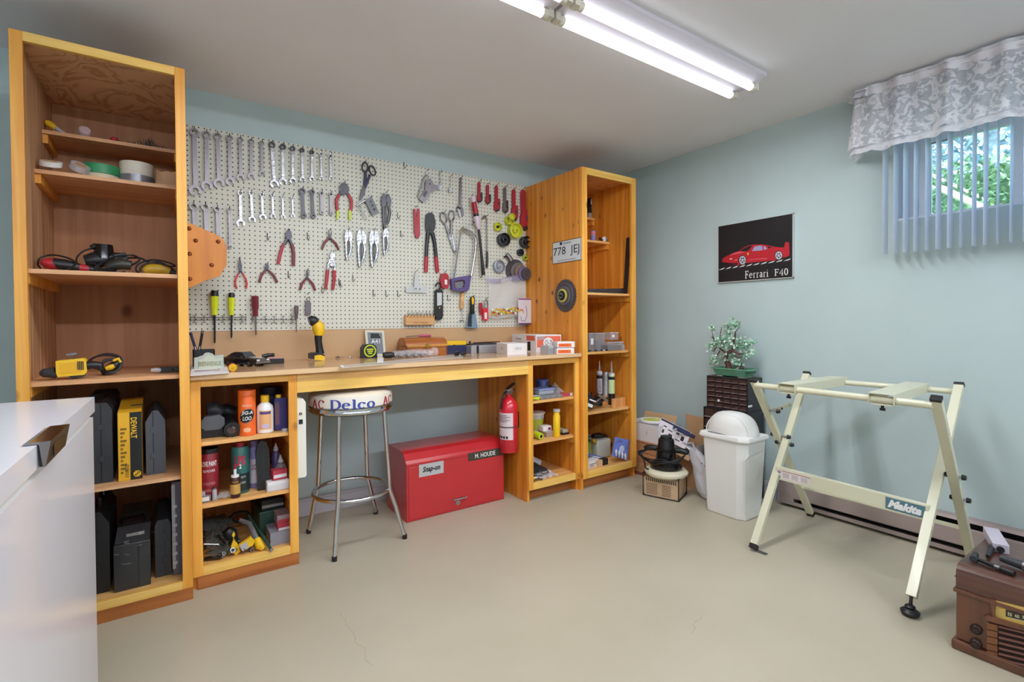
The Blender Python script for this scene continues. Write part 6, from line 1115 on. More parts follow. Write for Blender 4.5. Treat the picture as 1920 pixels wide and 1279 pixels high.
def clearbox(label,a,b,yy,dep,zb,lab=True,inner=None):
 p,q=Y(*M9(*a),yy),Y(*M9(*b),yy);T=Thing('clear_case',label,'case',group='clear plastic cases in the right cabinet');zt=zb+(p.z-q.z);T.part('case',MB().box((p.x,yy,zb+e_),(q.x,yy+dep,zt)),mat('case_clear','#b9b6bb',.15,alpha=.42),bev=.003);T.part('rim',MB().box((p.x-.001,yy-.002,zt-.006),(q.x+.001,yy+.001,zt)),LGR)
 if lab:T.part('label',MB().box((p.x+.015,yy-.001,zb+(zt-zb)*.35),(p.x+.04,yy,zb+(zt-zb)*.7)),PAPER)
 if inner:T.part('contents',MB().box((p.x+.006,yy+.006,zb+.004),(q.x-.006,yy+dep-.01,zb+(zt-zb)*.6)),inner)
 T.done();return zt
clearbox('clear case with a white label, left on the small-parts shelf',(105,170),(222,400),-.50,.09,q4)
clearbox('tall clear case with steel contents beside the labelled one',(192,155),(315,385),-.52,.09,q4,False,POL)
clearbox('wide clear case with a black insert at the right of the shelf',(350,290),(560,395),-.585,.10,q4,False,BLK)
clearbox('small clear case stacked on the wide one',(390,185),(495,285),-.56,.07,q4+.075)
T=Thing('clear_domed_cover','clear domed lid at the right end of the small-parts shelf','lid');c=V((2.782,-.555,q4+e_));T.part('dome',MB().lathe([(.034,0),(.032,.03),(.02,.048),(0,.052)],c,n=18),CLR);T.part('puck',MB().lathe([(.024,0),(.024,.022),(0,.022)],c,n=16),DKG);T.done()
T=Thing('silver_bracket_pile','loose steel brackets in front of the clear cases','bracket');mb=MB()
for k in range(8):p=V((2.42+k*.028,-.57+random.uniform(-.01,.02),q4+.006));mb.obox(p,V((.012,random.uniform(-.006,.006),0)),V((0,.008,0)),(0,0,.004),m=k%2)
T.part('brackets',mb,[POL,DST],kind='stuff');T.done()
def caulk(label,px,ptip,pbody,yy,m,w=11,txt=None,lower=None,nozzle=True):
 a=Y(*M9(px,pbody),yy);r=w/2*scl(a);h=a.z-q5;c=V((a.x,yy,q5+e_));T=Thing('sealant_tube',label,'sealant tube',group='sealant tubes');tz=Y(*M9(px,ptip),yy).z-q5
 T.part('barrel',MB().lathe([(r,0),(r,h*.97),(r*.9,h),(0,h)],c,n=18),m)
 if lower:T.part('lower_band',MB().lathe([(r*1.01,0),(r*1.01,h*.36)],c,n=18),lower)
 if nozzle:T.part('nozzle',MB().lathe([(r*.42,h),(r*.12,tz)],c,n=10),LGR);T.part('shoulder',MB().lathe([(r*1.02,h*.95),(r*1.02,h*1.0),(r*.5,h*1.03),(0,h*1.03)],c,n=18),WHT)
 T.part('top_band',MB().lathe([(r*1.012,h*.80),(r*1.012,h*.90)],c,n=18),BLK if nozzle else LGR)
 if txt:T.part('lettering',MB().text(txt[0],c+UZ*h*.58,UZ*1,RX*-1,h*.36,r*.8,curve=(lambda A,B,c=c,r=r,h=h:(lambda th:V((c.x+cos(th)*(r+.001),c.y+sin(th)*(r+.001),c.z+h*.6+A)))(atan2(CAM.y-c.y,CAM.x-c.x)-B/r))),txt[1])
 T.done()
caulk('sealant tube with a black lower half and grey nozzle, left of three',242,548,690,-.46,mat('sealant_grey','#a6a3ab',.4),10.5,('Elastic',INK),BLK)
caulk('silver sealant tube without a nozzle, between the other two',325,690,695,-.42,mat('sealant_silver','#bcbcc0',.35,.3),12,('SILICONE',INKG),None,False)
caulk('sealant tube with a green and white label, right of three',402,548,712,-.47,mat('sealant_green','#c9dfae',.4),12,('Flex',LIME),BLK)
T=Thing('small_wood_block_box','small plain wooden box at the right of the sealant shelf','box');p=Y(*M9(410,1015),-.585);q=V((2.80,0,0));T.part('front',MB().box((p.x,-.585,q5+e_),(q.x,-.577,q5+.068)),INR);T.part('end',MB().box((q.x-.008,-.5765,q5+e_),(q.x,-.445,q5+.068)),INR);T.part('back',MB().box((p.x,-.4445,q5+e_),(q.x,-.437,q5+.068)),INR);T.done()
T=Thing('jumbled_black_tools','heap of black tools and clips on the sealant shelf','tool');mb=MB()
for k in range(22):
 p=V((random.uniform(2.41,2.60),random.uniform(-.56,-.5),q5+random.uniform(.012,.055)));a=V((random.uniform(-1,1),random.uniform(-.4,.4),random.uniform(-.4,.15))).normalized()*random.uniform(.03,.07);mb.tube([p-a,p+V((0,0,.006)),p+a],[.008,.012,.007],n=8,m=0 if k%5 else 1)
T.part('tools',mb,[BLK,POL],kind='stuff');T.part('white_strip',MB().bar((2.37,-.56,q5+.05),(2.45,-.60,q5+.015),.022,.004,AY),WHT);T.part('silver_handle',MB().cyl((2.53,-.57,q5+.09),(2.61,-.58,q5+.04),.010,n=10),POL);T.done()
N9=lambda a,b:(1090+a/8.52,780+b/8.52)
T=Thing('black_yellow_power_tool','black and yellow tool lying on the white case at the bottom','power tool');yy=-.40
def seg2(pts,y):P=[Y(*N9(a,b),y)for a,b,_ in pts];sc=scl(P[0]);return MB().tube(P,[w*sc/8.52 for _,_,w in pts],n=12)
T.part('body',seg2([(200,320,40),(280,330,70),(380,360,75),(450,400,40)],yy),BLK);T.part('yellow_grip',seg2([(190,370,22),(240,420,32),(300,450,26)],yy-.05),mat('mustard_plastic','#b99422'));T.part('yellow_end',seg2([(420,380,34),(455,415,38),(440,445,26)],yy-.04),mat('mustard_plastic','#b99422'));cable(T,'cord',[Y(*N9(110,470),yy),Y(*N9(150,400),yy),Y(*N9(110,350),yy),Y(*N9(200,300),yy+.02),Y(*N9(320,300),yy),Y(*N9(480,400),yy-.03),Y(*N9(500,480),yy-.05),Y(*N9(430,490),yy-.05)],.004);T.done()
T=Thing('white_soft_case','white and lime plastic case under the black and yellow tool','case');p=Y(*N9(255,500),-.47);q=Y(*N9(480,660),-.47);T.part('case',MB().box((p.x,-.47,q6+e_),(q.x,-.28,q6+.145)),mat('case_white','#b6bab2',.5),bev=.015);T.part('lime_side',MB().box((2.36,-.42,q6+e_),(p.x-.001,-.27,q6+.13)),mat('lime_dull','#8f9a4a',.5),bev=.01);T.done()
T=Thing('blister_pack_bulbs','blue blister card holding four small candle bulbs','package');yy=-.605;P=[Y(*N9(545,335),yy),Y(*N9(775,385),yy),Y(*N9(735,745),yy-.008),Y(*N9(495,640),yy-.008)]
for i in(2,3):P[i].z=max(q6+.002,P[i].z)
bc=T.part('card',MB().prism(P,(0,.004,0)),mat('card_blue','#6f83cf',.45,var=.25,vs=18));T.part('lettering',MB().text('Chandelle',P[0].lerp(P[1],.35)+V((0,-.006,-.022)),P[1]-P[0],UZ,.045,.009),INK)
T.part('glow_print',MB().cyl(P[0].lerp(P[2],.5)+V((0,-.007,0)),P[0].lerp(P[2],.5)+V((0,-.006,0)),.026,n=16),mat('print_pale','#c8cfea',.5))
for k in range(4):c=P[3].lerp(P[2],.18+k*.2)+V((0,-.014,.012-.003*k));T.part('bulb',MB().lathe([(.006,0),(.006,.012),(.010,.022),(.009,.032),(.003,.046),(0,.048)],c,n=12),mat('bulb_glass','#dfe3ee',.1,.3))
T.done()
T=Thing('white_print_carton','small white carton with black lettering at the bottom left','box');p=Y(*N9(108,790),-.60);q=Y(*N9(345,740),-.60);o=V((p.x+.003,-.60,q6+e_));d=V((.115,.018,0));T.part('carton',MB().prism([o,o+d,o+d+V((-.01,.05,0)),o+V((-.01,.05,0))],(0,0,.052)),PAPER,bev=.001)
nn=d.normalized().cross(UZ);T.part('lettering',MB().text('HOOVER BELTS',o+d*.45+UZ*.026+nn*.001,d,UZ,.08,.009,bold=.02)if 0 else MB().text('CHAUFFE PLATS',o+d*.45+UZ*.026+nn*.001,d,UZ,.08,.009,bold=.02),INK);T.part('lettering',MB().text('MODELE 2',o+d*.4+UZ*.012+nn*.001,d,UZ,.05,.007,bold=.02),INK);T.done()
T=Thing('coiled_blue_cable','bundle of blue and white cable behind the white carton','cable');
for k in range(5):cable(T,'cable_loop',[V((2.37+.02*k,-.55+.006*k,q6+.05+.006*k)),V((2.42+.02*k,-.52,q6+.085+.004*k)),V((2.52,-.50+.004*k,q6+.080-.006*k)),V((2.60,-.53-.006*k,q6+.060-.008*k))],.0045,WHT if k%2 else BLU)
T.part('black_wedge',MB().prism([V((2.385,-.545,q6+.055)),V((2.43,-.545,q6+.055)),V((2.402,-.54,q6+.125))],(0,.02,0)),BLK);T.part('white_loop',MB().tube([(2.375,-.54,q6+.06),(2.38,-.54,q6+.115),(2.405,-.54,q6+.14),(2.43,-.54,q6+.10),(2.445,-.54,q6+.06)],.007,n=8),WHT);T.done()
T=Thing('tan_black_box','small box, half tan and half black, beside the blister card','box');o=V((2.50,-.60,q6+e_));T.part('tan_half',MB().box(o,o+V((.045,.04,.042))),KRAFT);T.part('black_half',MB().box(o+V((.0455,0,0)),o+V((.10,.04,.045))),INK);T.done()
for n_,o_ in dict(cordless_flashlight=(0,0,.0145),paint_brush=(.014,0,-.025),angle_polisher=(0,0,-.011),vacuum_nozzle=(0,0,-.022),black_grinder=(0,0,-.011),yellow_sander=(0,0,-.019),coiled_cord_tool=(0,0,-.017),screw_bag=(0,0,.006),pry_bar=(0,0,.007),green_file=(0,0,.021),black_clamp=(0,0,-.021),power_strip_holder=(0,0,-.012),tool_pouch=(.008,0,-.006),clear_small_parts_bag=(-.054,0,0),small_fittings_pile=(-.044,0,0),black_instrument_case=(.019,0,0),jumbled_black_tools=(0,0,.022),black_yellow_power_tool=(-.01,0,0),blister_pack_bulbs=(-.003,0,0),coiled_blue_cable=(0,0,-.02),white_valve_fitting=(-.002,0,0)).items():bpy.data.objects[n_].location+=V(o_)
T=Thing('licence_plate','white Quebec licence plate reading 778 JEJ on the cabinet side','licence plate');xs=2.308;a,b,c,d=X(1036.6,454.5,xs),X(1090.4,445.6,xs),X(1090.4,487.8,xs),X(1036.6,495.5,xs)
a.z=b.z=(a.z+b.z)/2;c.z=d.z=(c.z+d.z)/2;T.part('plate',MB().prism([a,b,c,d],(-.003,0,0)),mat('plate_white','#d9dce0',.35),bev=.001);rt_=V((0,-1,0));W_=a.y-b.y;Hh=a.z-d.z;L=lambda u,v:V((xs-.0035,a.y-W_*u,d.z+Hh*v));mb=MB()
for(u0,v0,u1,v1)in((0,0,1,.025),(0,.975,1,1),(0,0,.012,1),(.988,0,1,1)):p,q=L(u0,v0),L(u1,v1);mb.box((xs-.0036,p.y,p.z),(xs-.003,q.y,q.z))
T.part('border',mb,INK);pd=mat('plate_navy','#1d2130',.5)
T.part('lettering',MB().text('778  JEJ',L(.49,.49),rt_,UZ,W_*.90,Hh*.48,bold=.0),pd);T.part('lettering',MB().text('Québec',L(.53,.875),rt_,UZ,W_*.28,Hh*.13),pd);T.part('lettering',MB().text('JE ME SOUVIENS',L(.5,.10),rt_,UZ,W_*.62,Hh*.075),pd);T.part('emblem',MB().box((xs-.0042,L(.27,.82).y,L(.27,.82).z),(xs-.0036,L(.35,.95).y,L(.35,.95).z)),pd);T.done()
T=Thing('saw_blade_clock','stack of round saw blades and discs mounted on the cabinet side','saw blade');c=X(1060.5,554.5,xs);R0=.118
mb=MB();n=36;P=[]
for i in range(n*2):r_=R0 if i%2 else R0*.91;th=2*pi*(i+(.5 if i%2 else 0))/(2*n);P.append(c+V((0,cos(th)*r_,sin(th)*r_)))
T.part('toothed_blade',mb.prism(P,(-.004,0,0)),mat('blade_steel','#5f5c60',.4,.6))
for nm,off,r_,m in(('grinding_disc',.004,.088,mat('abrasive_plum','#6a5a66',.7)),('grinding_disc',.010,.080,mat('abrasive_dark','#4a464b')),('grey_disc',.016,.068,mat('abrasive_grey','#6b6868')),('steel_disc',.022,.056,SAT),('yellow_disc',.028,.046,mat('disc_yellow','#cfc35a',.5)),('black_disc',.034,.034,BLK),('steel_hub',.040,.018,POL)):
 T.part(nm,MB().cyl(c+V((-off,.0,0)),c+V((-off-.006,0,0)),r_,n=28),m)
T.part('hub_nut',MB().cyl(c+V((-.046,0,0)),c+V((-.054,0,0)),.010,n=6),DST);T.done()
# ================================================================ serif lettering built from pen strokes
def arc(cx,cy,rx,ry,a0,a1,n=12):return[(cx+rx*cos(radians(a0+(a1-a0)*i/n)),cy+ry*sin(radians(a0+(a1-a0)*i/n)))for i in range(n+1)]
GL={
'D':(.95,[[(.2,.02),(.2,.98)],[(.05,.97),(.45,.97)]+arc(.45,.5,.42,.47,90,-90)+[(.05,.03)]]),
'e':(.72,[[(.1,.38),(.62,.38)]+arc(.36,.34,.26,.30,10,310)]),
'l':(.42,[[(.22,.02),(.22,1.0)],[(.04,.98),(.24,.98)],[(.04,.02),(.42,.02)]]),
'c':(.70,[arc(.36,.33,.27,.31,45,315),[(.56,.62),(.56,.45)]]),
'o':(.76,[arc(.38,.33,.28,.31,0,360,20)]),
'A':(.95,[[(.12,.02),(.45,.98)],[(.45,.98),(.8,.02)],[(.24,.34),(.68,.34)],[(0,.02),(.28,.02)],[(.62,.02),(.96,.02)]]),
'C':(.9,[arc(.46,.5,.36,.47,42,318,18),[(.76,.95),(.76,.68)]]),
'F':(.75,[[(.2,.02),(.2,.98)],[(.04,.98),(.66,.98),(.66,.8)],[(.2,.52),(.5,.52)],[(.5,.62),(.5,.42)],[(.04,.02),(.36,.02)]]),
'r':(.55,[[(.17,.02),(.17,.62)],[(.02,.62),(.17,.62)],[(.02,.02),(.34,.02)],arc(.36,.45,.19,.17,175,55)]),
'a':(.62,[arc(.27,.18,.17,.16,90,330,10),[(.27,.36),(.44,.36)],arc(.28,.46,.17,.17,155,0,8)+[(.45,.1),(.56,.02)]]),
'i':(.34,[[(.17,.02),(.17,.62)],[(.02,.62),(.17,.62)],[(.02,.02),(.34,.02)],[(.12,.86),(.22,.86)]]),
'4':(.66,[[(.46,.02),(.46,.98),(.04,.28),(.62,.28)],[(.3,.02),(.6,.02)]]),
'0':(.66,[arc(.33,.5,.24,.48,0,360,20)]),' ':(.5,[]),'N':(.9,[])}
def serif(mb,s,fn,height,hx,hy,width=None,m=0,gap=.08):
 """fn(a, b) places a point a along and b above the centre of the line"""
 tot=sum(GL[c][0]+gap for c in s)-gap;k=height;kx=(width/tot)if width else k;x=-tot/2
 for ch in s:
  w,st=GL[ch]
  for pl in st:
   pts=[((x+p[0])*kx,(p[1]-.5)*k)for p in pl];n=len(pts);L=[];R=[];closed=(abs(pts[0][0]-pts[-1][0])+abs(pts[0][1]-pts[-1][1]))<1e-6
   for i,p in enumerate(pts):
    a=pts[i-1]if i else(pts[-2]if closed else pts[0]);b=pts[i+1]if i<n-1 else(pts[1]if closed else pts[-1]);d=(b[0]-a[0],b[1]-a[1]);l=math.hypot(*d)or 1;nx,ny=-d[1]/l,d[0]/l;w2=sqrt((hx*kx*nx)**2+(hy*k*ny)**2)
    L.append((p[0]+nx*w2,p[1]+ny*w2));R.append((p[0]-nx*w2,p[1]-ny*w2))
   mb.add([fn(*q)for q in L+R],[(n+i,n+i+1,i+1,i)for i in range(n-1)],m)
  x+=w+gap
 return mb
# ================================================================ bar stool
T=Thing('bar_stool','chrome bar stool with a round white seat lettered AC Delco','stool');sc_=V((.805,-.475,0));R=.213
T.part('seat_cushion',MB().lathe([(R*.96,.722),(R,.730),(R,.772),(R*.985,.786),(R*.90,.796),(0,.800)],sc_,n=48),mat('vinyl_white','#e8e2d4',.35,coat=.2))
own_st=T
T.part('chrome_band',MB().lathe([(R*.90,.690),(R*.99,.694),(R*1.015,.704),(R*.995,.714),(R*1.005,.722),(R*.9,.7235)],sc_,n=48),CHR)
T.part('under_plate',MB().lathe([(R*.92,.688),(R*.92,.694),(0,.694)],sc_,n=32),BLK)
to=atan2(CAM.y-sc_.y,CAM.x-sc_.x)
def around(px):
 best=None
 for k in range(-90,91):
  th=to+radians(k);p=V((sc_.x+cos(th)*R,sc_.y+sin(th)*R,.75));d=p-CAM;x=960+FPX*d.dot(RT)/d.dot(FW)
  if best is None or abs(x-px)<best[0]:best=(abs(x-px),th)
 return best[1]
def rim(c):return lambda a,b:V((sc_.x+cos(c+a/R)*(R+.0012),sc_.y+sin(c+a/R)*(R+.0012),.750+b))
T.part('lettering',serif(MB(),'Delco',rim(around(662)),.046,.115,.045,.225),INKB)
T.part('lettering',serif(MB(),'AC',rim(around(727)),.042,.10,.045,.088),INKR);T.part('lettering',serif(MB(),'AC',rim(around(596)),.042,.10,.045,.088),INKR)
FT=[(.623,-.281),(.651,-.690),(1.028,-.651),(1.020,-.224)]
ringz=.262
for fx,fy in FT:
 f_=V((fx,fy,0));dv=(f_-sc_).normalized();top=sc_+dv*R*.84+UZ*.69;mid=sc_+dv*.205+UZ*ringz;low=f_+UZ*.012
 lg=T.part('leg',MB().tube([top,top.lerp(mid,.35),top.lerp(mid,.75),mid,mid.lerp(low,.35)+dv*.004,mid.lerp(low,.75),low],.0112,n=12),CHR);T.part('foot_cap',MB().cyl(low-UZ*.012,low+UZ*.012,.0125,n=12),BLK,parent=lg)
T.part('foot_ring',MB().tube([sc_+V((cos(u)*.196,sin(u)*.196,ringz))for u in[2*pi*i/40 for i in range(40)]],.0105,n=10,closed=True),CHR);T.done()
# ================================================================ red tool chest
T=Thing('red_tool_chest','glossy red steel tool chest on the floor under the bench','tool chest');rd=mat('enamel_red','#b8232a',.28,coat=.5,var=.03,vs=5);x0,x1,yf,yb=1.118,1.787,-.466,-.155;zt=.398;P=[(yf,0),(yf,zt-.062),(yf+.012,zt-.045),(yf+.045,zt-.012),(yf+.08,zt),(yb-.02,zt),(yb,zt-.02),(yb,0)]
T.part('body',MB().prism([V((x0,a,b))for a,b in P],(x1-x0,0,0)),rd,bev=.004);T.part('lid_edge',MB().box((x0-.002,yf-.003,zt-.074),(x1+.002,yf,zt-.060)),rd,bev=.001)
T.part('front_panel',MB().box((x0+.012,yf-.004,.014),(x1-.006,yf-.0005,zt-.080)),rd,bev=.002);c=Y(862.5,934,yf-.006);T.part('handle',MB().box((c.x-.05,yf-.016,c.z-.006),(c.x+.045,yf-.004,c.z+.002)),POL,bev=.002);T.part('handle_mount',MB().box((c.x-.052,yf-.006,c.z+.003),(c.x+.04,yf-.003,c.z+.014)),rd);c=Y(859,943,yf-.006);T.part('lock',MB().cyl(c,c+V((0,.004,0)),.014,n=16),POL);T.part('keyhole',MB().box((c.x-.002,c.y-.001,c.z-.005),(c.x+.002,c.y,c.z+.005)),INK)
a,b=Y(785,873,yf),Y(831,886,yf);pl=T.part('brand_plate',MB().box((a.x,yf-.006,b.z),(b.x,yf-.004,a.z+.004)),mat('plate_silver','#c9cbcf',.3,.4));T.part('lettering',MB().text('Snap-on',((a.x+b.x)/2,yf-.0065,(a.z+.004+b.z)/2),RX,UZ,(b.x-a.x)*.72,(a.z-b.z)*.62,.0004,bold=.03,shear=.25),INK,parent=pl)
a,b=Y(877,842,yf),Y(940,862,yf);zc0,zc1=Y(877,865,yf).z,Y(877,850,yf).z;nm=T.part('name_plate',MB().box((a.x,yf-.006,zc0),(x1-.012,yf-.004,zc1)),mat('name_olive','#3c372c',.5));T.part('lettering',MB().text('M. HOUDE',((a.x+x1-.012)/2-.004,yf-.0065,(zc0+zc1)/2),RX,UZ,(x1-a.x)*.56,(zc1-zc0)*.58,.0004,bold=.01),INKW,parent=nm);T.done()
# ================================================================ fire extinguisher
T=Thing('fire_extinguisher','red fire extinguisher mounted on the cabinet side beside the tool chest','fire extinguisher');c=V((1.806,-.50,.318));r=.060
T.part('cylinder',MB().lathe([(.0,0),(r*.85,0),(r,.012),(r,.275),(r*.92,.310),(r*.6,.338),(r*.32,.352),(r*.3,.37)],c,n=28),mat('extinguisher_red','#c4182c',.25,coat=.6))
rr=r+.0008;a0=atan2(CAM.y-c.y,CAM.x-c.x)-.28
def lab(z0,z1,w0,w1,off=0):return MB().grid(lambda u,v:V((c.x+cos(a0+w0+(w1-w0)*u)*(rr+off),c.y+sin(a0+w0+(w1-w0)*u)*(rr+off),c.z+z0+(z1-z0)*v)),14,1)
T.part('upper_label',lab(.165,.255,-1.15,.75),mat('label_pinkish','#dccbd0',.5));T.part('lower_label',lab(.085,.160,-1.15,.75),mat('label_pinkish','#dccbd0'));T.part('metal_strap',MB().lathe([(r+.002,.1605),(r+.002,.168)],c,n=28),SAT)
mb=MB()
for k in range(5):g=lab(.238-k*.010,.241-k*.010,-1.0,.1+.3*((k*3)%2),.0006);mb.add(g.v,g.f)
for k in range(4):g=lab(.092,.108,-1.0+k*.32,-.78+k*.32,.0006);mb.add(g.v,g.f)
T.part('label_print',mb,INK,kind='stuff');T.part('valve',MB().cyl(c+V((0,0,.365)),c+V((0,0,.395)),.014,n=12).box((c.x-.022,c.y-.018,c.z+.385),(c.x+.02,c.y+.012,c.z+.402)),POL);T.part('lever',MB().bar(c+V((-.02,-.004,.400)),c+V((.055,.02,.432)),.010,.022,AY).bar(c+V((-.01,-.004,.392)),c+V((.058,.02,.392)),.008,.02,AY),BLK)
cable(T,'hose',[c+V((-.015,-.01,.39)),c+V((-.05,-.02,.375)),c+V((-.065,-.02,.33)),c+V((-.064,-.01,.28))],.007,BLK);T.part('pressure_gauge',MB().cyl(c+V((-.004,-.03,.385)),c+V((-.004,-.018,.385)),.013,n=14),SAT);T.part('wall_bracket',MB().box((c.x+.045,c.y-.02,c.z+.15),(1.873,c.y+.02,c.z+.25)),DST);T.part('base_trim',MB().lathe([(r*1.005,.002),(r*1.005,.01)],c,n=24),mat('extinguisher_red','#c4182c'));T.done()
# ================================================================ chest freezer
T=Thing('chest_freezer','glossy white chest freezer with a chrome lid handle, cut by the left edge','freezer');fm=mat('freezer_enamel','#e9e9f2',.3,coat=.35);ft=.93;C0=V((-.189,-1.145,0));ang=radians(-1.3);dv=V((-sin(-ang)*0-.0217,-.99976,0));wv=V((-.99976,.0217*.6,0))
def frect(z0,z1,ins=0.,L=1.25,W=.62):
 o=C0-dv*-ins-wv*-ins;o=C0+dv*ins+wv*ins;return[o+UZ*z0,o+dv*(L-ins)+UZ*z0,o+dv*(L-ins)+wv*(W-ins)+UZ*z0,o+wv*(W-ins)+UZ*z0],z1-z0
for nm_,z0,z1,ins,m_ in(('body',.03,.868,.004,fm),('lid',.885,ft,0,fm),('gasket',.868,.885,.012,mat('gasket_cream','#cfcbb8',.6)),('plinth',0,.03,.02,DKG)):
 P,h=frect(z0,z1,ins);T.part(nm_,MB().prism(P,(0,0,h)),m_,bev=.006 if nm_ in('body','lid')else 0)
fx=lambda px,py:X(px,py,-.19)
s0=.50;s1=.66;hm_=mat('handle_chrome','#8d8788',.18,1.);E0=C0+dv*.55;E1=C0+dv*.74;out=-wv
T.part('lid_handle',MB().prism([E1+UZ*(ft+.001)+wv*.022,E1+UZ*(ft+.005)+wv*.012,E1+UZ*(ft+.006)+out*.020,E1+UZ*(ft-.042)+out*.012,E1+UZ*(ft-.042)+out*.008,E1+UZ*(ft-.001)+out*.003,E1+UZ*(ft+.001)],(E0-E1)),hm_,bev=.001);mc=(E0+E1)/2
T.part('handle_recess',MB().obox(mc+UZ*(ft-.02)+out*.0175,(E1-E0)*.3,out*.001,UZ*.012),BLKG);T.part('handle_mount',MB().obox(mc+UZ*(ft-.025)+out*.005,(E1-E0)*.42,out*.004,UZ*.020),DKG);T.done()
# ================================================================ right-hand corner: crate, cartons, tub
T=Thing('wooden_crate','low reddish wooden crate on the floor beside the tall cabinet','crate');cw=wood('crate_wood','#cf9b70','#b98259',axis='y',kn=0);x0,x1,y0,y1,h=2.90,3.16,-.83,-.32,.25
for k in range(3):T.part('slat',MB().box((x0,y0,.022+k*.076),(x0+.012,y1,.022+k*.076+.072)),cw);
for k in range(3):T.part('slat',MB().box((x0+.0125,y0,.022+k*.076),(x1,y0+.012,.022+k*.076+.072)),cw)
T.part('back_boards',MB().box((x1-.012,y0+.0125,.02),(x1,y1,h)),cw);T.part('end_board',MB().box((x0+.0125,y1-.012,.02),(x1-.0125,y1,h)),cw);T.part('base',MB().box((x0-.004,y0-.004,0),(x1,y1,.020)),mat('crate_base','#8a4a3a',.6));T.part('lid_board',MB().box((x0-.004,y0-.004,h),(x1,y1,h+.010)),cw);T.done()
T=Thing('white_carton','open white carton standing on the wooden crate','carton');z0=.2606;x0,x1,y0,y1=2.90,3.10,-.80,-.50;z1=z0+.13;pw=mat('carton_white','#dcd8da',.6,var=.03)
for nm_,a,b in(('wall',(x0,y0,z0),(x0+.003,y1,z1)),('wall',(x0+.003,y0,z0),(x1,y0+.003,z1)),('wall',(x1-.003,y0+.003,z0),(x1,y1,z1)),('wall',(x0+.003,y1-.003,z0),(x1-.003,y1,z1)),('bottom',(x0+.003,y0+.003,z0),(x1-.003,y1-.003,z0+.003))):T.part(nm_,MB().box(a,b),pw)
T.part('flap',MB().add([V((x1,y0,z1)),V((x1,y1,z1)),V((x1+.02,y1,z1+.05)),V((x1+.02,y0,z1+.05))],[(0,1,2,3)]),KRAFT);T.part('printed_mark',MB().box((x0-.0006,-.70,z0+.05),(x0,-.698,z0+.09)).box((x0-.0006,-.708,z0+.062),(x0,-.690,z0+.064)),INKG);T.done()
T=Thing('plastic_tub','white plastic tub with a yellow-green lid label sitting in the white carton','tub');c=V((2.995,-.665,z0+.0035));c=V((2.985,-.675,z0+.0035));T.part('tub',MB().lathe([(.062,0),(.078,.13),(.080,.135)],c,n=26),mat('tub_translucent','#bfc0c2',.35));T.part('lid',MB().lathe([(.083,.130),(.086,.133),(.086,.146),(.082,.150),(.077,.148),(0,.148)],c,n=30),WHT);mb=MB()
T.part('lid_label',MB().lathe([(.062,.1485),(.062,.1492),(0,.1492)],c,n=24),mat('lid_lime','#d8d85a',.45,var=.2,vs=30));T.part('label_text',MB().text('SOUP',c+V((0,.01,.1498)),RT,V((-RT.y,RT.x,0)),.06,.02,.0003),mat('lime_ink','#8fa23c',.5));T.done()
T=Thing('cardboard_box','open printed cardboard box with a raised tan flap against the wall','carton');x0,x1,y0,y1,h=2.95,3.18,-1.085,-.845,.30;pc=mat('printed_carton','#b7b3b0',.7,var=.2,vs=25)
for nm_,a,b,m_ in(('wall',(x0,y0,0),(x0+.004,y1,h-.05),CARD),('wall',(x0+.004,y0,0),(x1,y0+.004,h),pc),('wall',(x1-.004,y0+.004,0),(x1,y1,h),CARD),('wall',(x0+.004,y1-.004,0),(x1-.004,y1,h),CARD),('bottom',(x0+.004,y0+.004,0),(x1-.004,y1-.004,.004),CARD)):T.part(nm_,MB().box(a,b),m_)
T.part('back_flap',MB().prism([V((x1,y0+.01,h)),V((x1,y1,h)),V((x1+.01,y1+.02,h+.155)),V((x1+.01,y0+.03,h+.145))],(-.004,0,0)),CARD);T.part('front_flap',MB().prism([V((x0,y0,h-.05)),V((x0,y1,h-.05)),V((x0-.09,y1,h-.02)),V((x0-.09,y0,h-.09))],(0,0,.004)),CARD);T.part('print_bar',MB().box((x0+.02,y0-.0008,h-.12),(x1-.04,y0,h-.10)),INK);T.part('print_block',MB().box((x0+.03,y0-.0008,.09),(x0+.15,y0,.16)),INKG);T.done()
def tilted(name,label,c,a,b,th,m,prints,cat):
 T=Thing(name,label,cat);c,a,b=V(c),V(a),V(b);n_=a.cross(b).normalized();T.part('panel',MB().obox(c,a,b,n_*th),m);mb=MB()
 for(u,v,w,h_)in prints:mb.obox(c+a*u+b*v+n_*(th+.0006),a*w,b*h_,n_*.0004)
 T.part('print',mb,INK);T.part('dark_band',MB().obox(c+b*.86+n_*(th+.0006),a*.98,b*.10,n_*.0006),NAVY);T.done()
tilted('printed_card_box','flat white box with black symbols leaning in the cardboard box',(2.975,-.875,.345),(.015,-.115,-.035),(.035,0,.055),.006,mat('card_pinkwhite','#e3dbe3',.5),[(-.6,.3,.12,.06),(-.2,.1,.15,.05),(.3,.2,.1,.1),(.65,-.1,.10,.25),(-.65,-.3,.1,.2),(-.1,-.35,.12,.12),(.1,.55,.2,.04),(.4,-.5,.15,.05)],'box')
T=Thing('umbrella_strap','dark folded strap lying over the open cardboard box','strap');T.part('strap',MB().tube([Y(1262,802,-.92),Y(1285,812,-.97),Y(1303,820,-1.02)],[.012,.011,.013],n=8,flat=.5,nrm=AY),NAVY);T.part('clip',MB().obox(Y(1266,806,-.945),(.012,0,0),(0,.006,0),(0,0,.010)),LGR);T.done()
T=Thing('crumpled_newspaper','crumpled printed paper stuffed in the cardboard box','paper');T.part('paper',MB().grid(lambda u,v:V((2.965+u*.19,-1.07+v*.21,.235+.03*sin(u*9+v*4)*cos(v*11)+.02*noise.noise(V((u*8,v*8,0))))),16,16),mat('newsprint','#a9a3a4',.8,var=.45,vs=45));T.done()
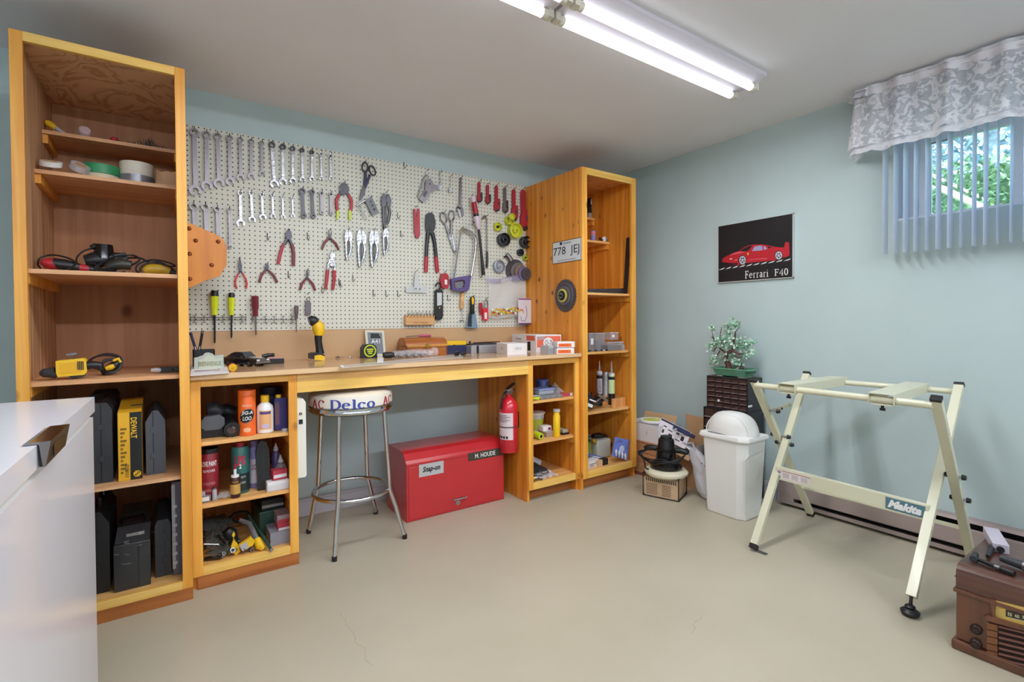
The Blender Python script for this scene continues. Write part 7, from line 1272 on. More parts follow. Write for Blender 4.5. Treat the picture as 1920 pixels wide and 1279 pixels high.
# ================================================================ polisher on its box
T=Thing('tool_box_carton','brown printed cardboard carton in a clear sleeve holding the black polisher','carton');P=[V((2.588,-.943,0)),V((2.661,-1.152,0)),V((2.825,-1.088,0)),V((2.752,-.879,0))];h=.125;kb=mat('kraft_print','#c6a887',.7,var=.05,vs=40)
T.part('carton',MB().prism(P,(0,0,h)),kb,bev=.002);a,b=P[0],P[1];d=b-a;nn=d.normalized().cross(UZ)
if nn.dot(CAM-a)<0:nn=-nn
mb=MB()
for k in range(15):u=.04+k*.062;mb.prism([a+d*u+UZ*(h*.98)+nn*.0005,a+d*(u+.03)+UZ*(h*.98)+nn*.0005,a+d*(u+.055)+UZ*(h*.80)+nn*.0005,a+d*(u+.025)+UZ*(h*.80)+nn*.0005],nn*.0006)
T.part('stripe_print',mb,INK,kind='stuff');mb=MB()
for r_ in range(7):
 for cc in range(2):z=h*(.66-r_*.085);L_=.34-.08*((r_*3+cc)%3);mb.prism([a+d*(.06+cc*.48)+UZ*z+nn*.0005,a+d*(.06+cc*.48+L_)+UZ*z+nn*.0005,a+d*(.06+cc*.48+L_)+UZ*(z+.004)+nn*.0005,a+d*(.06+cc*.48)+UZ*(z+.004)+nn*.0005],nn*.0005)
T.part('text_print',mb,mat('brown_print','#6d5340',.7),kind='stuff')
cen=(P[0]+P[2])/2;Q=[cen+(p-cen)*1.06 for p in P]
for i in range(4):q0,q1=Q[i],Q[(i+1)%4];T.part('sleeve_edge',MB().tube([q0+UZ*.004,q1+UZ*.004],.004,n=6),BLK);T.part('sleeve_edge',MB().tube([q0+UZ*.004,q0+UZ*(h+.02)],.003,n=6),BLK)
T.part('sleeve_rim',MB().tube([q+UZ*(h+.024)for q in Q],.006,n=6,closed=True),BLK);T.done()
T=Thing('car_polisher','black two-handled car polisher with a cream bonnet and wrapped cord','polisher');c=V((2.695,-1.035,0));z=.140
T.part('bonnet',MB().lathe([(.06,z-.008),(.115,z-.004),(.136,z+.012),(.138,z+.026),(.125,z+.040),(.09,z+.046),(0,z+.046)],c,n=36),mat('bonnet_cream','#d9d2b8',.9,bump=.3,bs=90));T.part('body',MB().lathe([(.098,z+.046),(.102,z+.052),(.100,z+.075),(.085,z+.085),(.066,z+.10),(.06,z+.16),(.064,z+.165),(.064,z+.175)],c,n=32),BLKG)
T.part('motor_cap',MB().lathe([(.056,z+.175),(.054,z+.20),(.050,z+.235),(.038,z+.24),(.038,z+.255),(0,z+.256)],c,n=10),BLK)
hd=V((.45,-.89,0)).normalized()
for s_ in(-1,1):T.part('handle',MB().tube([c+hd*s_*.05+UZ*(z+.165),c+hd*s_*.085+UZ*(z+.168),c+hd*s_*.13+UZ*(z+.163),c+hd*s_*.142+UZ*(z+.158)],[.017,.019,.019,.012],n=12),BLK)
vd=V((-hd.y,hd.x,0))*-1;F_=lambda a,b,k:c+hd*a+vd*k+UZ*(z+b)
for sg in(1,):
 fr=-1 if vd.dot(CAM-c)<0 else 1
 for k in range(3):cable(T,'cord',[F_(-.125,.150,.01*fr),F_(-.155-.01*k,.12,.03*fr),F_(-.08,.085+.012*k,.085*fr),F_(0,.10+.012*k,.105*fr),F_(.08,.125-.01*k,.085*fr),F_(.125,.150,.03*fr)],.0045)
 cable(T,'cord',[F_(-.10,.16,.02*fr),F_(-.175,.135,.03*fr),F_(-.13,.10,.07*fr),F_(-.115,.055,.09*fr),F_(-.09,.05,.11*fr)],.005)
T.done()
T=Thing('plastic_bag','white plastic bag with purple printing slumped beside the polisher','bag');c=V((2.875,-1.235,0))
def bagf(u,v):
 th=u*2*pi;k=(.075+.008*sin(th*3+1))*(1.0-.55*max(0,v-.25))*(1-.35*max(0,.12-v)/.12)*(1 if v<.85 else 1-(v-.85)*2.4);w=1+.16*noise.noise(V((cos(th)*2,sin(th)*2,v*4)))+.05*noise.noise(V((cos(th)*7,sin(th)*7,v*9)))
 return c+V((cos(th)*k*.8*w-.10*v*v,sin(th)*k*w+.07*v*v,.006+v*.335))
T.part('bag',MB().grid(bagf,36,18),mat('bag_white','#dbdae4',.35,bump=.25,bs=18));mb=MB()
fpt=lambda u,v:bagf(u,v)+(bagf(u,v)-(c+V((-.10*v*v,.07*v*v,bagf(u,v).z)))).normalized()*.0015
for(u,v,w,h_)in((.60,.70,.06,.06),(.63,.60,.05,.05),(.60,.52,.07,.045),(.65,.44,.05,.05),(.62,.37,.03,.05)):
 for k in range(2):mb.add([fpt(u+k*.012,v),fpt(u+w+k*.012,v-.02),fpt(u+w+k*.012,v+h_*.4-.02),fpt(u+k*.012,v+h_*.4)],[(0,1,2,3)]);u+=.01;v-=.04
T.part('purple_print',mb,mat('bag_purple','#4a4290',.5),kind='stuff');T.part('loop_handle',MB().tube([bagf(.5,.95),bagf(.5,1)+V((-.02,.03,.02)),bagf(.6,1)+V((-.01,-.02,.03)),bagf(.65,.95)],.008,n=6,flat=.5,nrm=AY),mat('bag_white','#dbdae4'));T.done()
# ================================================================ small-parts drawer cabinets
def drawers(label,x,y0,y1,z0,z1,dep,cols,rows,xtra=0):
 T=Thing('drawer_cabinet',label,'drawer cabinet');sh=mat('cabinet_black','#25262b',.45);fr_=.010
 T.part('top',MB().box((x,y0,z1-.006),(x+dep,y1,z1)),sh);T.part('bottom',MB().box((x,y0,z0),(x+dep,y1,z0+.006)),sh)
 for yy in(y0,y1-.006):T.part('side',MB().box((x,yy,z0+.006),(x+dep,yy+.006,z1-.006)),sh)
 T.part('back',MB().box((x+dep-.004,y0+.006,z0+.006),(x+dep,y1-.006,z1-.006)),sh)
 W_=(y1-y0-.012)/cols;Hh=(z1-z0-.012)/rows;mb=MB()
 for k in range(1,cols):yy=y0+.006+k*W_;mb.box((x+.002,yy-.0025,z0+.006),(x+dep-.01,yy+.0025,z1-.006))
 for k in range(1,rows):zz=z0+.006+k*Hh;mb.box((x+.004,y0+.006,zz-.001),(x+dep-.01,y1-.006,zz+.001))
 T.part('dividers',mb,sh);first=None;smoke=mat('drawer_smoke','#5a4442',.2,alpha=.45);stf=[mat('bits_pale','#cfc4c0',.5),mat('bits_brown','#8a6b5c',.5),mat('bits_steel','#8e8b8d',.3,.7)]
 for r_ in range(rows):
  for q in range(cols):
   yc=y0+.006+(q+.5)*W_;zb_=z0+.006+r_*Hh+.0025;hw=W_/2-.004;hh=Hh-.006
   if first is None:
    mb=MB().box((x+.001,yc-hw,zb_),(x+.003,yc+hw,zb_+hh)).box((x-.007,yc-hw*.95,zb_+hh*.10),(x+.001,yc+hw*.95,zb_+hh*.22),m=1)
    mb.box((x+.003,yc-hw,zb_),(x+.12,yc+hw,zb_+.0015)).box((x+.003,yc-hw,zb_),(x+.12,yc-hw+.001,zb_+hh*.9)).box((x+.003,yc+hw-.001,zb_),(x+.12,yc+hw,zb_+hh*.9));first=(T.part('drawer',mb,[smoke,mat('drawer_lip','#8e7471',.3)]),yc,zb_)
   else:T.copy_part(first[0],(0,yc-first[1],zb_-first[2]))
 mb=MB()
 for r_ in range(rows):
  for q in range(cols):
   yc=y0+.006+(q+.5)*W_;zb_=z0+.006+r_*Hh+.005
   for k in range(8):p=V((x+random.uniform(.008,.03),yc+random.uniform(-.35,.35)*W_,zb_+random.uniform(.002,.35)*Hh));a=V((random.uniform(-.3,.3),random.uniform(-1,1),random.uniform(-.6,.6))).normalized()*random.uniform(.004,.010);mb.cyl(p-a,p+a,random.uniform(.0015,.004),n=5,m=random.choice((0,1,1,2)))
 T.part('drawer_contents',mb,stf,kind='stuff');return T
T=drawers('upper black cabinet of small smoky drawers, under the bonsai',3.0,-1.422,-1.130,.5706,.782,.165,5,6);c=X(1347,751,2.99);T.part('white_dot',MB().cyl((2.9915,c.y,c.z),(2.9925,c.y,c.z),.008,n=14),INKW);a=X(1404,762,3.0);T.part('side_sticker',MB().box((3.0,-1.423,.604),(3.045,-1.4222,.617)),PAPER);T.done()
T=drawers('lower and taller black drawer cabinet standing on the floor behind the bin',2.995,-1.430,-1.108,0,.570,.175,4,8);T.done()
# ================================================================ bonsai
T=Thing('artificial_bonsai','pale green artificial bonsai in a shallow green ceramic tray','plant');z0=.7826;pc_=V((3.085,-1.278,z0));gm=mat('glazed_green','#5a9478',.25,coat=.4,var=.12,vs=20)
def rect(hx,hy,z):return[pc_+V((sx*hx,sy*hy,z))for sx,sy in((-1,-1),(1,-1),(1,1),(-1,1))]
mb=MB();r0,r1,r2,r3,r4=rect(.052,.098,.006),rect(.064,.116,.044),rect(.072,.126,.048),rect(.072,.126,.056),rect(.064,.118,.056);r5=rect(.060,.112,.040);L_=[r0,r1,r2,r3,r4,r5]
mb.add([p for r_ in L_ for p in r_],[(i*4+j,i*4+(j+1)%4,(i+1)*4+(j+1)%4,(i+1)*4+j)for i in range(5)for j in range(4)]+[(3,2,1,0)]);T.part('tray',mb,gm)
for sy in(-1,1):T.part('tray_foot',MB().box(pc_+V((-.05,sy*.075-.02,0)),pc_+V((.05,sy*.075+.02,.0065))),mat('foot_beige','#b4b09c',.5))
T.part('soil',MB().box(pc_+V((-.060,-.112,.030)),pc_+V((.060,.112,.045))),mat('soil_dark','#231f1c',.9));bark=mat('bark_brown','#5a3b31',.8,var=.3,vs=40)
G=lambda px,py,dx=0:X(px,py,3.075+dx)
tr_=T.part('trunk',MB().tube([G(1366,695),G(1366,684,.01),G(1360,672),G(1364,663,-.01),G(1373,655),G(1374,645,.01),G(1378,632),G(1379,620)],[.022,.018,.015,.013,.011,.009,.006,.004],n=9),bark)
for pts,r_ in(([(1365,664),(1352,655),(1345,648),(1338,660)],.008),([(1373,657),(1386,664),(1398,664),(1407,656)],.008),([(1379,622),(1385,616),(1388,603)],.003),([(1372,662),(1384,671),(1396,669),(1408,661)],.005),([(1356,652),(1350,632),(1353,613)],.004),([(1345,648),(1339,640),(1335,620)],.003),([(1350,658),(1340,674),(1334,678)],.004),([(1380,690),(1390,682),(1394,692)],.008),([(1374,650),(1384,646),(1390,640)],.005)):
 T.part('branch',MB().tube([G(p[0],p[1],.012*((i%3)-1))for i,p in enumerate(pts)],[r_*(1-.22*i)for i in range(len(pts))],n=7),bark)
mb=MB();random.seed(11)
CL=[(1368,608,6),(1363,616,7),(1377,606,6),(1382,613,5),(1365,626,7),(1355,635,8),(1345,639,8),(1338,646,7),(1333,652,5),(1362,643,9),(1369,636,7),(1390,638,8),(1394,646,8),(1387,652,7),(1366,653,8),(1402,648,6),(1410,643,5),(1406,660,6),(1410,660,4),(1336,675,6),(1344,678,6),(1341,671,5),(1360,671,5),(1372,668,5),(1381,680,9),(1378,675,6),(1384,686,6),(1337,617,4),(1398,668,5),(1352,648,6),(1375,648,6)]
for(px,py,r_)in CL:
 for k in range(34):
  c=G(px+random.gauss(0,r_*.55),py+random.gauss(0,r_*.55),random.gauss(0,.018));s_=random.uniform(.016,.026);a=V((random.gauss(0,1),random.gauss(0,1),random.gauss(.3,.7))).normalized();b=a.cross(V((random.gauss(0,1),random.gauss(0,1),random.gauss(0,1)))).normalized();n_=a.cross(b)*.15*s_
  mb.add([c,c+a*s_*.5+b*s_*.38+n_,c+a*s_,c+a*s_*.5-b*s_*.38+n_],[(0,1,2,3)],m=random.choice((0,0,1,2,2)))
T.part('leaves',mb,[mat('leaf_mint','#9cc9ae',.45),mat('leaf_mid','#6a9c80',.45),mat('leaf_pale','#d6e8d8',.45)],kind='stuff');T.part('rock',MB().ell(G(1388,691)+V((0,0,.004)),(.02,.025,.018)),mat('rock_brown','#4c3a36',.8,var=.3,vs=50));T.done()
# ================================================================ waste bin
T=Thing('swing_bin','white plastic waste bin with a domed swing lid','bin');bm=mat('bin_white','#e4e4e2',.45)
def octo(x0,x1,y0,y1,ch,z):return[V(p+(z,))for p in((x0,y1-ch*.3),(x0,y0+ch),(x0+ch*.55,y0),(x1,y0),(x1,y1),(x0+ch*.3,y1))]
def shell(mb,levels,n=6):mb.add([p for l_ in levels for p in l_],[(i*n+j,i*n+(j+1)%n,(i+1)*n+(j+1)%n,(i+1)*n+j)for i in range(len(levels)-1)for j in range(n)]+[tuple(range(n))[::-1],tuple(range((len(levels)-1)*n,len(levels)*n))]);return mb
T.part('body',shell(MB(),[octo(2.690,2.87,-1.575,-1.335,.045,0),octo(2.688,2.873,-1.578,-1.332,.047,.02),octo(2.672,2.885,-1.598,-1.315,.055,.455)]),bm,bev=.006)
T.part('rim',shell(MB(),[octo(2.662,2.895,-1.608,-1.302,.05,.452),octo(2.657,2.900,-1.613,-1.297,.052,.462),octo(2.662,2.895,-1.608,-1.302,.05,.482),octo(2.68,2.88,-1.59,-1.32,.05,.486)]),bm,bev=.004)
cx,cy=2.778,-1.456;mb=MB()
mb.grid(lambda u,v:V((cx+cos(u*2*pi)*.110*cos(v*pi/2)**.65 if v<1 else cx,cy+sin(u*2*pi)*.152*(cos(v*pi/2)**.65 if v<1 else 0),.484+.124*sin(v*pi/2))),36,10);T.part('dome_lid',mb,bm)
T.part('lid_ridge',MB().tube([V((cx-.06+0*k,cy+cos(k)*.137,.486+.110*sin(k)))for k in[pi*i/20 for i in range(21)]],.004,n=6),bm);T.part('corner_panel',MB().prism([V((2.6985,-1.577,.04)),V((2.6765,-1.567-.02,.36)),V((2.6945,-1.603,.39)),V((2.865,-1.595,.39)),V((2.86,-1.578,.04))],(.0,-.004,0)),bm,bev=.001);T.part('lid_slot',MB().tube([(2.672,-1.36,.487),(2.668,-1.42,.487),(2.672,-1.48,.487)],.003,n=5),GRY);T.done()
# ================================================================ folding saw stand
T=Thing('saw_stand','cream steel folding saw stand with crossed legs and a lettered brace','stand');A,B,C_,D_=V((2.485,-1.75,.848)),V((2.975,-1.785,.853)),V((2.418,-2.512,.852)),V((3.018,-2.435,.852));BL,FL_,BR,FRR=V((3.105,-1.75,0.004)),V((2.395,-1.80,.012)),V((3.120,-2.462,.004)),V((2.374,-2.450,.060))
def leg(p,q,capt=True,capb=True):
 d=(q-p).normalized();l_=T.part('leg',MB().bar(p+d*.006,q-d*.012,.024,.035,AY),CREAM,bev=.002)
 if capt:T.part('end_cap',MB().bar(p-d*.006,p+d*.010,.026,.037,AY),BLK,parent=l_,bev=.002)
 if capb:T.part('end_cap',MB().bar(q-d*.024,q,.026,.037,AY),BLK,parent=l_,bev=.002)
 return l_
leg(A,BL);leg(B,FL_);leg(C_,BR);l4=leg(D_,FRR,capb=False)
T.part('leveling_stem',MB().cyl(FRR+V((.004,0,.012)),(FRR.x-.006,FRR.y,.018),.006,n=10),BLK);T.part('leveling_knob',MB().lathe([(.018,.001),(.030,.008),(.032,.018),(.022,.026),(.014,.03),(.018,.036),(.012,.042)],(FRR.x-.006,FRR.y,0),n=18),BLK)
T.part('foot_bracket',MB().box((2.40,-1.86,0.0),(2.425,-1.80,.003)),SAT)
rA,rC=A+V((.005,-.008,-.028)),C_+V((.012,.012,-.030));rB,rD=B+V((-.005,-.0,-.035)),D_+V((-.006,.012,-.035))
T.part('front_rail',MB().cyl(rA,rC,.0145,n=16),CREAM);T.part('rear_rail',MB().cyl(rB,rD,.0135,n=16),CREAM)
def channel(u0,w):
 p,q=rA.lerp(rC,u0),rB.lerp(rD,u0);d=(q-p).normalized();p=p-d*.025;q=q+d*.035;yv=(rC-rA).normalized();p2,q2=p,q
 ch=T.part('support_channel',MB().prism([p-yv*w/2+UZ*.024,p+yv*w/2+UZ*.024,q+yv*w/2+UZ*.024,q-yv*w/2+UZ*.024],(0,0,.003)).prism([p-yv*w/2+UZ*.024,p-yv*w/2-UZ*.016,q-yv*w/2-UZ*.016,q-yv*w/2+UZ*.024],yv*.003).prism([p+yv*(w/2-.003)+UZ*.024,p+yv*(w/2-.003)-UZ*.016,q+yv*(w/2-.003)-UZ*.016,q+yv*(w/2-.003)+UZ*.024],yv*.003),CREAM)
 m_=rA.lerp(rC,u0);T.part('clamp_plate',MB().obox(m_-UZ*.020,yv*(w*.42),d*.012,UZ*.003),CREAM,parent=ch);T.part('wing_bolt',MB().cyl(m_-UZ*.024,m_-UZ*.044,.006,n=8).obox(m_-UZ*.04,yv*.010,d*.003,UZ*.006),BLK,parent=ch)
channel(.235,.085);channel(.77,.095)
def onleg(p,q,t):return p.lerp(q,t)
b0=onleg(FL_,B,.405)+V((-.006,-.0,0));b1=onleg(FRR,D_,.36)+V((-.006,.004,0));d=(b1-b0);dn=d.normalized();fr_=V((-1,0,0));fr_=(fr_-dn*fr_.dot(dn)).normalized()
br=T.part('brace',MB().prism([b0+UZ*.028,b1+UZ*.028,b1-UZ*.028,b0-UZ*.028],fr_*.003).prism([b0-UZ*.028+fr_*.003,b1-UZ*.028+fr_*.003,b1-UZ*.031-fr_*.022,b0-UZ*.031-fr_*.022],UZ*-.003).prism([b0+UZ*.028+fr_*.003,b1+UZ*.028+fr_*.003,b1+UZ*.030-fr_*.022,b0+UZ*.030-fr_*.022],UZ*.003),CREAM)
o_=fr_*.0036;ru=lambda u,v:b0+d*u+UZ*.028*v+o_
T.part('maker_label',MB().prism([ru(.765,.92),ru(.985,.92),ru(.985,-.92),ru(.765,-.92)],fr_*.0005),mat('label_teal','#4f7684',.45),parent=br);T.part('lettering',MB().text('Makita',ru(.872,0)+fr_*.0004,dn,UZ,d.length*.19,.036,bold=.055,shear=.38),INKW,parent=br)
T.part('warning_label',MB().prism([ru(.012,.9),ru(.27,.9),ru(.27,-.75),ru(.012,-.75)],fr_*.0005),mat('label_warning','#dbd3d2',.5),parent=br);T.part('warning_stripe',MB().prism([ru(.05,.72),ru(.27,.72),ru(.27,.6),ru(.05,.6)],fr_*.0009),mat('stripe_rust','#a5604f',.5),parent=br);mb=MB()
for k in range(5):mb.ring(ru(.03,.35-(k%2)*.9)+fr_*.0006,.004,.007,fr_*.0005,dn,UZ,n=10)if k<2 else mb.prism([ru(.06+(k-2)*.07,.4),ru(.11+(k-2)*.07,.4),ru(.11+(k-2)*.07,-.5),ru(.06+(k-2)*.07,-.5)],fr_*.0008,m=1)
T.part('warning_print',mb,[INK,mat('print_faint','#c0b6ba',.6)],parent=br)
T.part('rear_brace',MB().bar(onleg(BL,A,.24)+V((0,0,0)),onleg(BR,C_,.24),.018,.003,V((1,0,0))),CREAM)
def bolt(p,ax=V((0,-1,0)),L_=.05,r_=.006,kn=.012):T.part('pivot_bolt',MB().cyl(p-ax*L_*.5,p+ax*L_,r_,n=10),POL);T.part('bolt_knob',MB().cyl(p+ax*L_,p+ax*(L_+.014),kn,kn*.8,n=10).cyl(p-ax*L_*.5,p-ax*(L_*.5+.014),kn,kn*.8,n=10),BLK)
bolt(onleg(A,BL,.38)+V((.01,0,0)));bolt((onleg(A,BL,.42)+onleg(B,FL_,.44))/2,L_=.045);bolt(onleg(C_,BR,.42),L_=.028);bolt(onleg(C_,BR,.56),L_=.028)
lk0,lk1=onleg(A,BL,.20)+V((0,-.026,0)),onleg(B,FL_,.215)+V((0,.03,0));mid=(lk0+lk1)/2+V((0,0,.0));T.part('folding_link',MB().bar(lk0,mid,.02,.003,AY).bar(mid+V((0,.004,.004)),lk1+V((0,0,.012)),.02,.003,AY),CREAM);T.part('link_rivet',MB().cyl(mid+V((0,-.006,0)),mid+V((0,.008,0)),.006,n=10),BLK);bolt(lk0,L_=.03);T.done()
# ================================================================ vintage radio, right foreground
T=Thing('vintage_radio','dark walnut vintage table radio on the floor at the right edge','radio');xf,y0r,y1r,xb_=2.262,-2.612,-3.12,2.66;zl=.211;zt=.296
T.part('cabinet',MB().box((xf,y1r,.035),(xb_,y0r,zl)),RADW,bev=.006);T.part('base_moulding',MB().box((xf-.012,y1r-.01,0),(xb_,y0r+.010,.034)),RADW,bev=.008)
R_=.03;P=[(xf,zl+.003),(xf-.001,zt-R_)]+[(xf+R_-R_*cos(k*pi/12),zt-R_+R_*sin(k*pi/12))for k in range(1,7)]+[(xb_,zt),(xb_,zl+.003)]
T.part('lid',MB().prism([V((a,y0r,b))for a,b in P],(0,y1r-y0r,0)),DARKW);T.part('lid_moulding',MB().box((xf-.007,y1r,zl-.010),(xb_,y0r+.006,zl+.0025)),RADW,bev=.002)
px_=lambda a,b,o=.001:X(1740+a/4.01,960+b/4.01,xf-o)
def q4_(pts,o,th,m,name,parent=None,bev=0):return T.part(name,MB().prism([px_(a,b,o)for a,b in pts],(-th,0,0)),m,parent=parent,bev=bev)
q4_([(505,665),(900,760),(900,905),(505,800)],0,.0015,mat('dial_gold','#c9a95a',.5,var=.06,vs=50),'dial_panel');dl=q4_([(585,735),(900,812),(900,862),(585,785)],.0016,.001,mat('dial_black','#2b2b24',.4),'dial_scale')
for k,t_ in enumerate(('55','60','70','80')):T.part('dial_number',MB().text(t_,px_(615+k*55,770+k*13.5,.003),V((0,-1,0)),UZ,.010,.011,bold=.02),mat('dial_ivory','#d6cfa8',.5),parent=dl)
T.part('dial_rule',MB().tube([px_(600,792,.002),px_(900,866,.002)],.0008,n=4),mat('dial_ivory','#d6cfa8'),parent=dl)
q4_([(470,650),(510,660),(510,800),(495,790)],0,.010,RADW,'dial_frame',bev=.002);q4_([(425,780),(450,770),(900,905),(900,935),(450,810)],0,.012,RADW,'dial_shelf',bev=.003)
for k in range(5):
 u=828+k*52;q4_([(447,u),(527,u+19),(527,u+64),(447,u+45)],0,.008,wood('block_wood','#80502f','#6a3d22',kn=0),'grille_block',bev=.002)
for k in range(7):
 u=862+k*41;a,b=px_(533,u,.004),px_(900,u+88,.004);T.part('grille_bar',MB().tube([a,b],.0042,n=8),mat('bar_brown','#6b4238',.3,coat=.4));
q4_([(530,845),(900,935),(900,1240),(520,1120)],0,.0006,mat('grille_dark_brown','#2b1a14',.8),'grille_cloth')  # dark brown sheet behind the grille bars
for(a,b)in((367,880),(362,986)):
 c=px_(a,b,0);kb_=T.part('knob',MB().lathe([(.016,0),(.016,.010),(.013,.014),(.012,.012),(0,.012)],c,(-1,0,0),n=20),mat('knob_brown','#2c1f1c',.35));T.part('knob_cap',MB().lathe([(.008,.012),(.007,.015),(0,.015)],c,(-1,0,0),n=14),mat('knob_brown','#2c1f1c'),parent=kb_)
T.part('hinge_pin',MB().cyl((xf+.012,y0r+.002,.25),(xf+.012,y0r+.0045,.25),.004,n=8),BLK);T.done()
R2=lambda a,b,z=.30:Z(1820+a/9.14,960+b/9.14,z)
T=Thing('grey_foam_tray','long grey-white plastic tray lying across the back of the radio lid','tray');a,b=X(1866,990,2.55),X(1905,1030,2.40);p0,p1=Z(1872,1006,.297),Z(1893,1040,.297);d=(p1-p0);n_=V((-d.y,d.x,0)).normalized()
T.part('tray',MB().prism([p0,p1,p1-n_*.045,p0-n_*.045],(0,0,.030)),mat('tray_lilac','#bdb6c3',.5),bev=.002);T.part('black_knob',MB().cyl(p1-n_*.025+UZ*.014,p1-n_*.025+d.normalized()*.012+UZ*.014,.011,n=10),BLK);T.done()
for nm_,lb,pts,r_,m in(('black_screwdriver','black handled driver lying beside the grey tray on the radio',[(2.60,-2.645),(2.50,-2.655),(2.40,-2.665)],[.007,.010,.006],BLK),('small_torch','short black cylinder standing alone on the radio lid',[(2.385,-2.635),(2.345,-2.640)],[.010,.011],BLK),('black_bracket_strip','black strip of sockets lying along the front of the radio lid',[(2.345,-2.655),(2.325,-2.70),(2.31,-2.75)],[.007,.008,.009],BLK),('large_black_socket_holder','black tool body with a steel collar by the right frame edge',[(2.40,-2.70),(2.385,-2.76),(2.37,-2.83)],[.012,.016,.018],DKG)):
 T=Thing(nm_,lb,'tool');mz=.2965+max(r_);T.part('body',MB().tube([V(p+(mz,))for p in pts],r_,n=10),m)
 q=V(pts[1]+(mz,));dd=(V(pts[-1]+(0,))-V(pts[-2]+(0,))).normalized();T.part('collar',MB().cyl(q,q+dd*.014,max(r_)*.999,n=12),SAT if 'socket' in nm_ or 'strip' in nm_ else DKG);T.done()
T=Thing('black_pad','round black rubber pad hanging over the front edge of the radio lid','pad');T.part('pad',MB().lathe([(.034,0),(.036,.004),(.034,.008),(0,.008)],(2.31,-2.815,.297),n=20),mat('rubber_greenblack','#1f2725',.5));T.part('centre',MB().lathe([(.010,.008),(.010,.012),(0,.012)],(2.31,-2.815,.297),n=12),DKG);T.done()
# ================================================================ poster
T=Thing('framed_poster','black poster of a red sports car in a thin white frame','poster');xp=XR-.018;a,b,c,d=X(1345.8,425,xp),X(1487,398,xp),X(1487,520,xp),X(1345.8,531.3,xp);zt_=(a.z+b.z)/2;zb_=(c.z+d.z)/2;ya,yb2=(a.y+d.y)/2,(b.y+c.y)/2;w=.004
mb=MB()
for p,q in(((ya,zb_),(ya-w,zt_)),((yb2+w,zb_),(yb2,zt_)),((ya,zt_-w),(yb2,zt_)),((ya,zb_),(yb2,zb_+w))):mb.box((xp,p[0],p[1]),(XR-.001,q[0],q[1]))
T.part('frame',mb,mat('frame_silver','#c9c7c6',.4));T.part('sheet',MB().box((xp+.002,ya-w,zb_+w),(xp+.006,yb2+w,zt_-w)),mat('poster_black','#1f1d21',.35))
SRC=[(186,322),(1170,143),(1175,990),(188,1062)]
def bil(px,py):
 u=v=.5
 for _ in range(12):
  x=(SRC[0][0]*(1-u)*(1-v)+SRC[1][0]*u*(1-v)+SRC[2][0]*u*v+SRC[3][0]*(1-u)*v)-px;y=(SRC[0][1]*(1-u)*(1-v)+SRC[1][1]*u*(1-v)+SRC[2][1]*u*v+SRC[3][1]*(1-u)*v)-py
  xu=(SRC[1][0]-SRC[0][0])*(1-v)+(SRC[2][0]-SRC[3][0])*v;xv=(SRC[3][0]-SRC[0][0])*(1-u)+(SRC[2][0]-SRC[1][0])*u;yu=(SRC[1][1]-SRC[0][1])*(1-v)+(SRC[2][1]-SRC[3][1])*v;yv=(SRC[3][1]-SRC[0][1])*(1-u)+(SRC[2][1]-SRC[1][1])*u;D=xu*yv-xv*yu;u-=(x*yv-y*xv)/D;v-=(y*xu-x*yu)/D
 return u,v
def S_(px,py,o=.0006):u,v=bil(px,py);return V((xp+.002-o,ya-w+(yb2+2*w-ya)*u,zt_-w-(zt_-zb_-2*w)*v))
def flat(name,polys,m,o):
 for pl in polys:T.part(name,MB().prism([S_(*p,o)for p in pl],(-.0003,0,0)),m)
cr=mat('poster_red','#b8202e',.4);cdk=mat('poster_dark','#241417',.5)
flat('printed_car_body',[[(243,780),(250,745),(300,715),(400,670),(490,640),(560,590),(630,562),(700,553),(800,552),(880,565),(960,585),(1040,595),(1075,590),(1085,525),(1125,522),(1135,560),(1140,700),(1100,722),(1060,730),(960,765),(700,790),(600,800),(480,830),(400,828),(300,810),(255,795)]],cr,.0006)
flat('printed_shadow_area',[[(500,640),(560,600),(640,568),(670,570),(640,610),(600,645)],[(248,790),(300,795),(400,805),(465,800),(470,822),(400,826),(300,810)],[(870,578),(930,592),(880,606)]],cdk,.001)
flat('printed_highlight',[[(350,700),(420,668),(500,652),(580,650),(500,668),(420,688)],[(610,760),(860,745),(860,735),(640,750)]],mat('poster_pinkred','#d8606c',.4),.001)
flat('printed_windows',[[(665,640),(700,580),(760,568),(800,570),(805,628),(740,636)],[(815,570),(840,580),(866,610),(820,626)]],mat('poster_glass','#9c9bc4',.4),.0012)
flat('printed_spoiler_gap',[[(905,530),(1075,528),(1070,575),(980,580),(900,560)]],mat('poster_black','#1f1d21'),.0012)
def S_disc(cx,cy,rx,ry,o,n=20):return[(cx+rx*cos(2*pi*i/n),cy+ry*sin(2*pi*i/n))for i in range(n)]
flat('printed_tyre',[S_disc(535,762,55,68,0),S_disc(1008,700,50,62,0)],cdk,.0014);flat('printed_rim',[S_disc(537,763,46,58,0),S_disc(1009,700,42,54,0)],mat('poster_rim','#b9bcc6',.4),.0018)
sp=[]
for(cx,cy,rx,ry)in((537,763,46,58),(1009,700,42,54)):
 for k in range(5):th=2*pi*k/5+.3;c_=(cx+cos(th)*rx*.5,cy+sin(th)*ry*.5);sp.append(S_disc(c_[0],c_[1],rx*.2,ry*.2,0,8))
flat('printed_rim_hole',sp,cdk,.0022)
flat('printed_kerb',[[(195+k*97,900-k*13.5),(225+k*97,882-k*13.5),(285+k*97,862-k*13.5),(262+k*97,885-k*13.5)]for k in range(10)],mat('poster_white','#e2e0e0',.5),.001);flat('printed_lamps',[[(350,742),(395,738),(385,756),(356,756)],[(425,765),(465,752),(462,760),(430,772)]],mat('poster_peach','#e8b8a8',.4),.0012);flat('printed_badge',[[(600,665),(620,662),(622,690),(606,694)]],YEL,.0012)
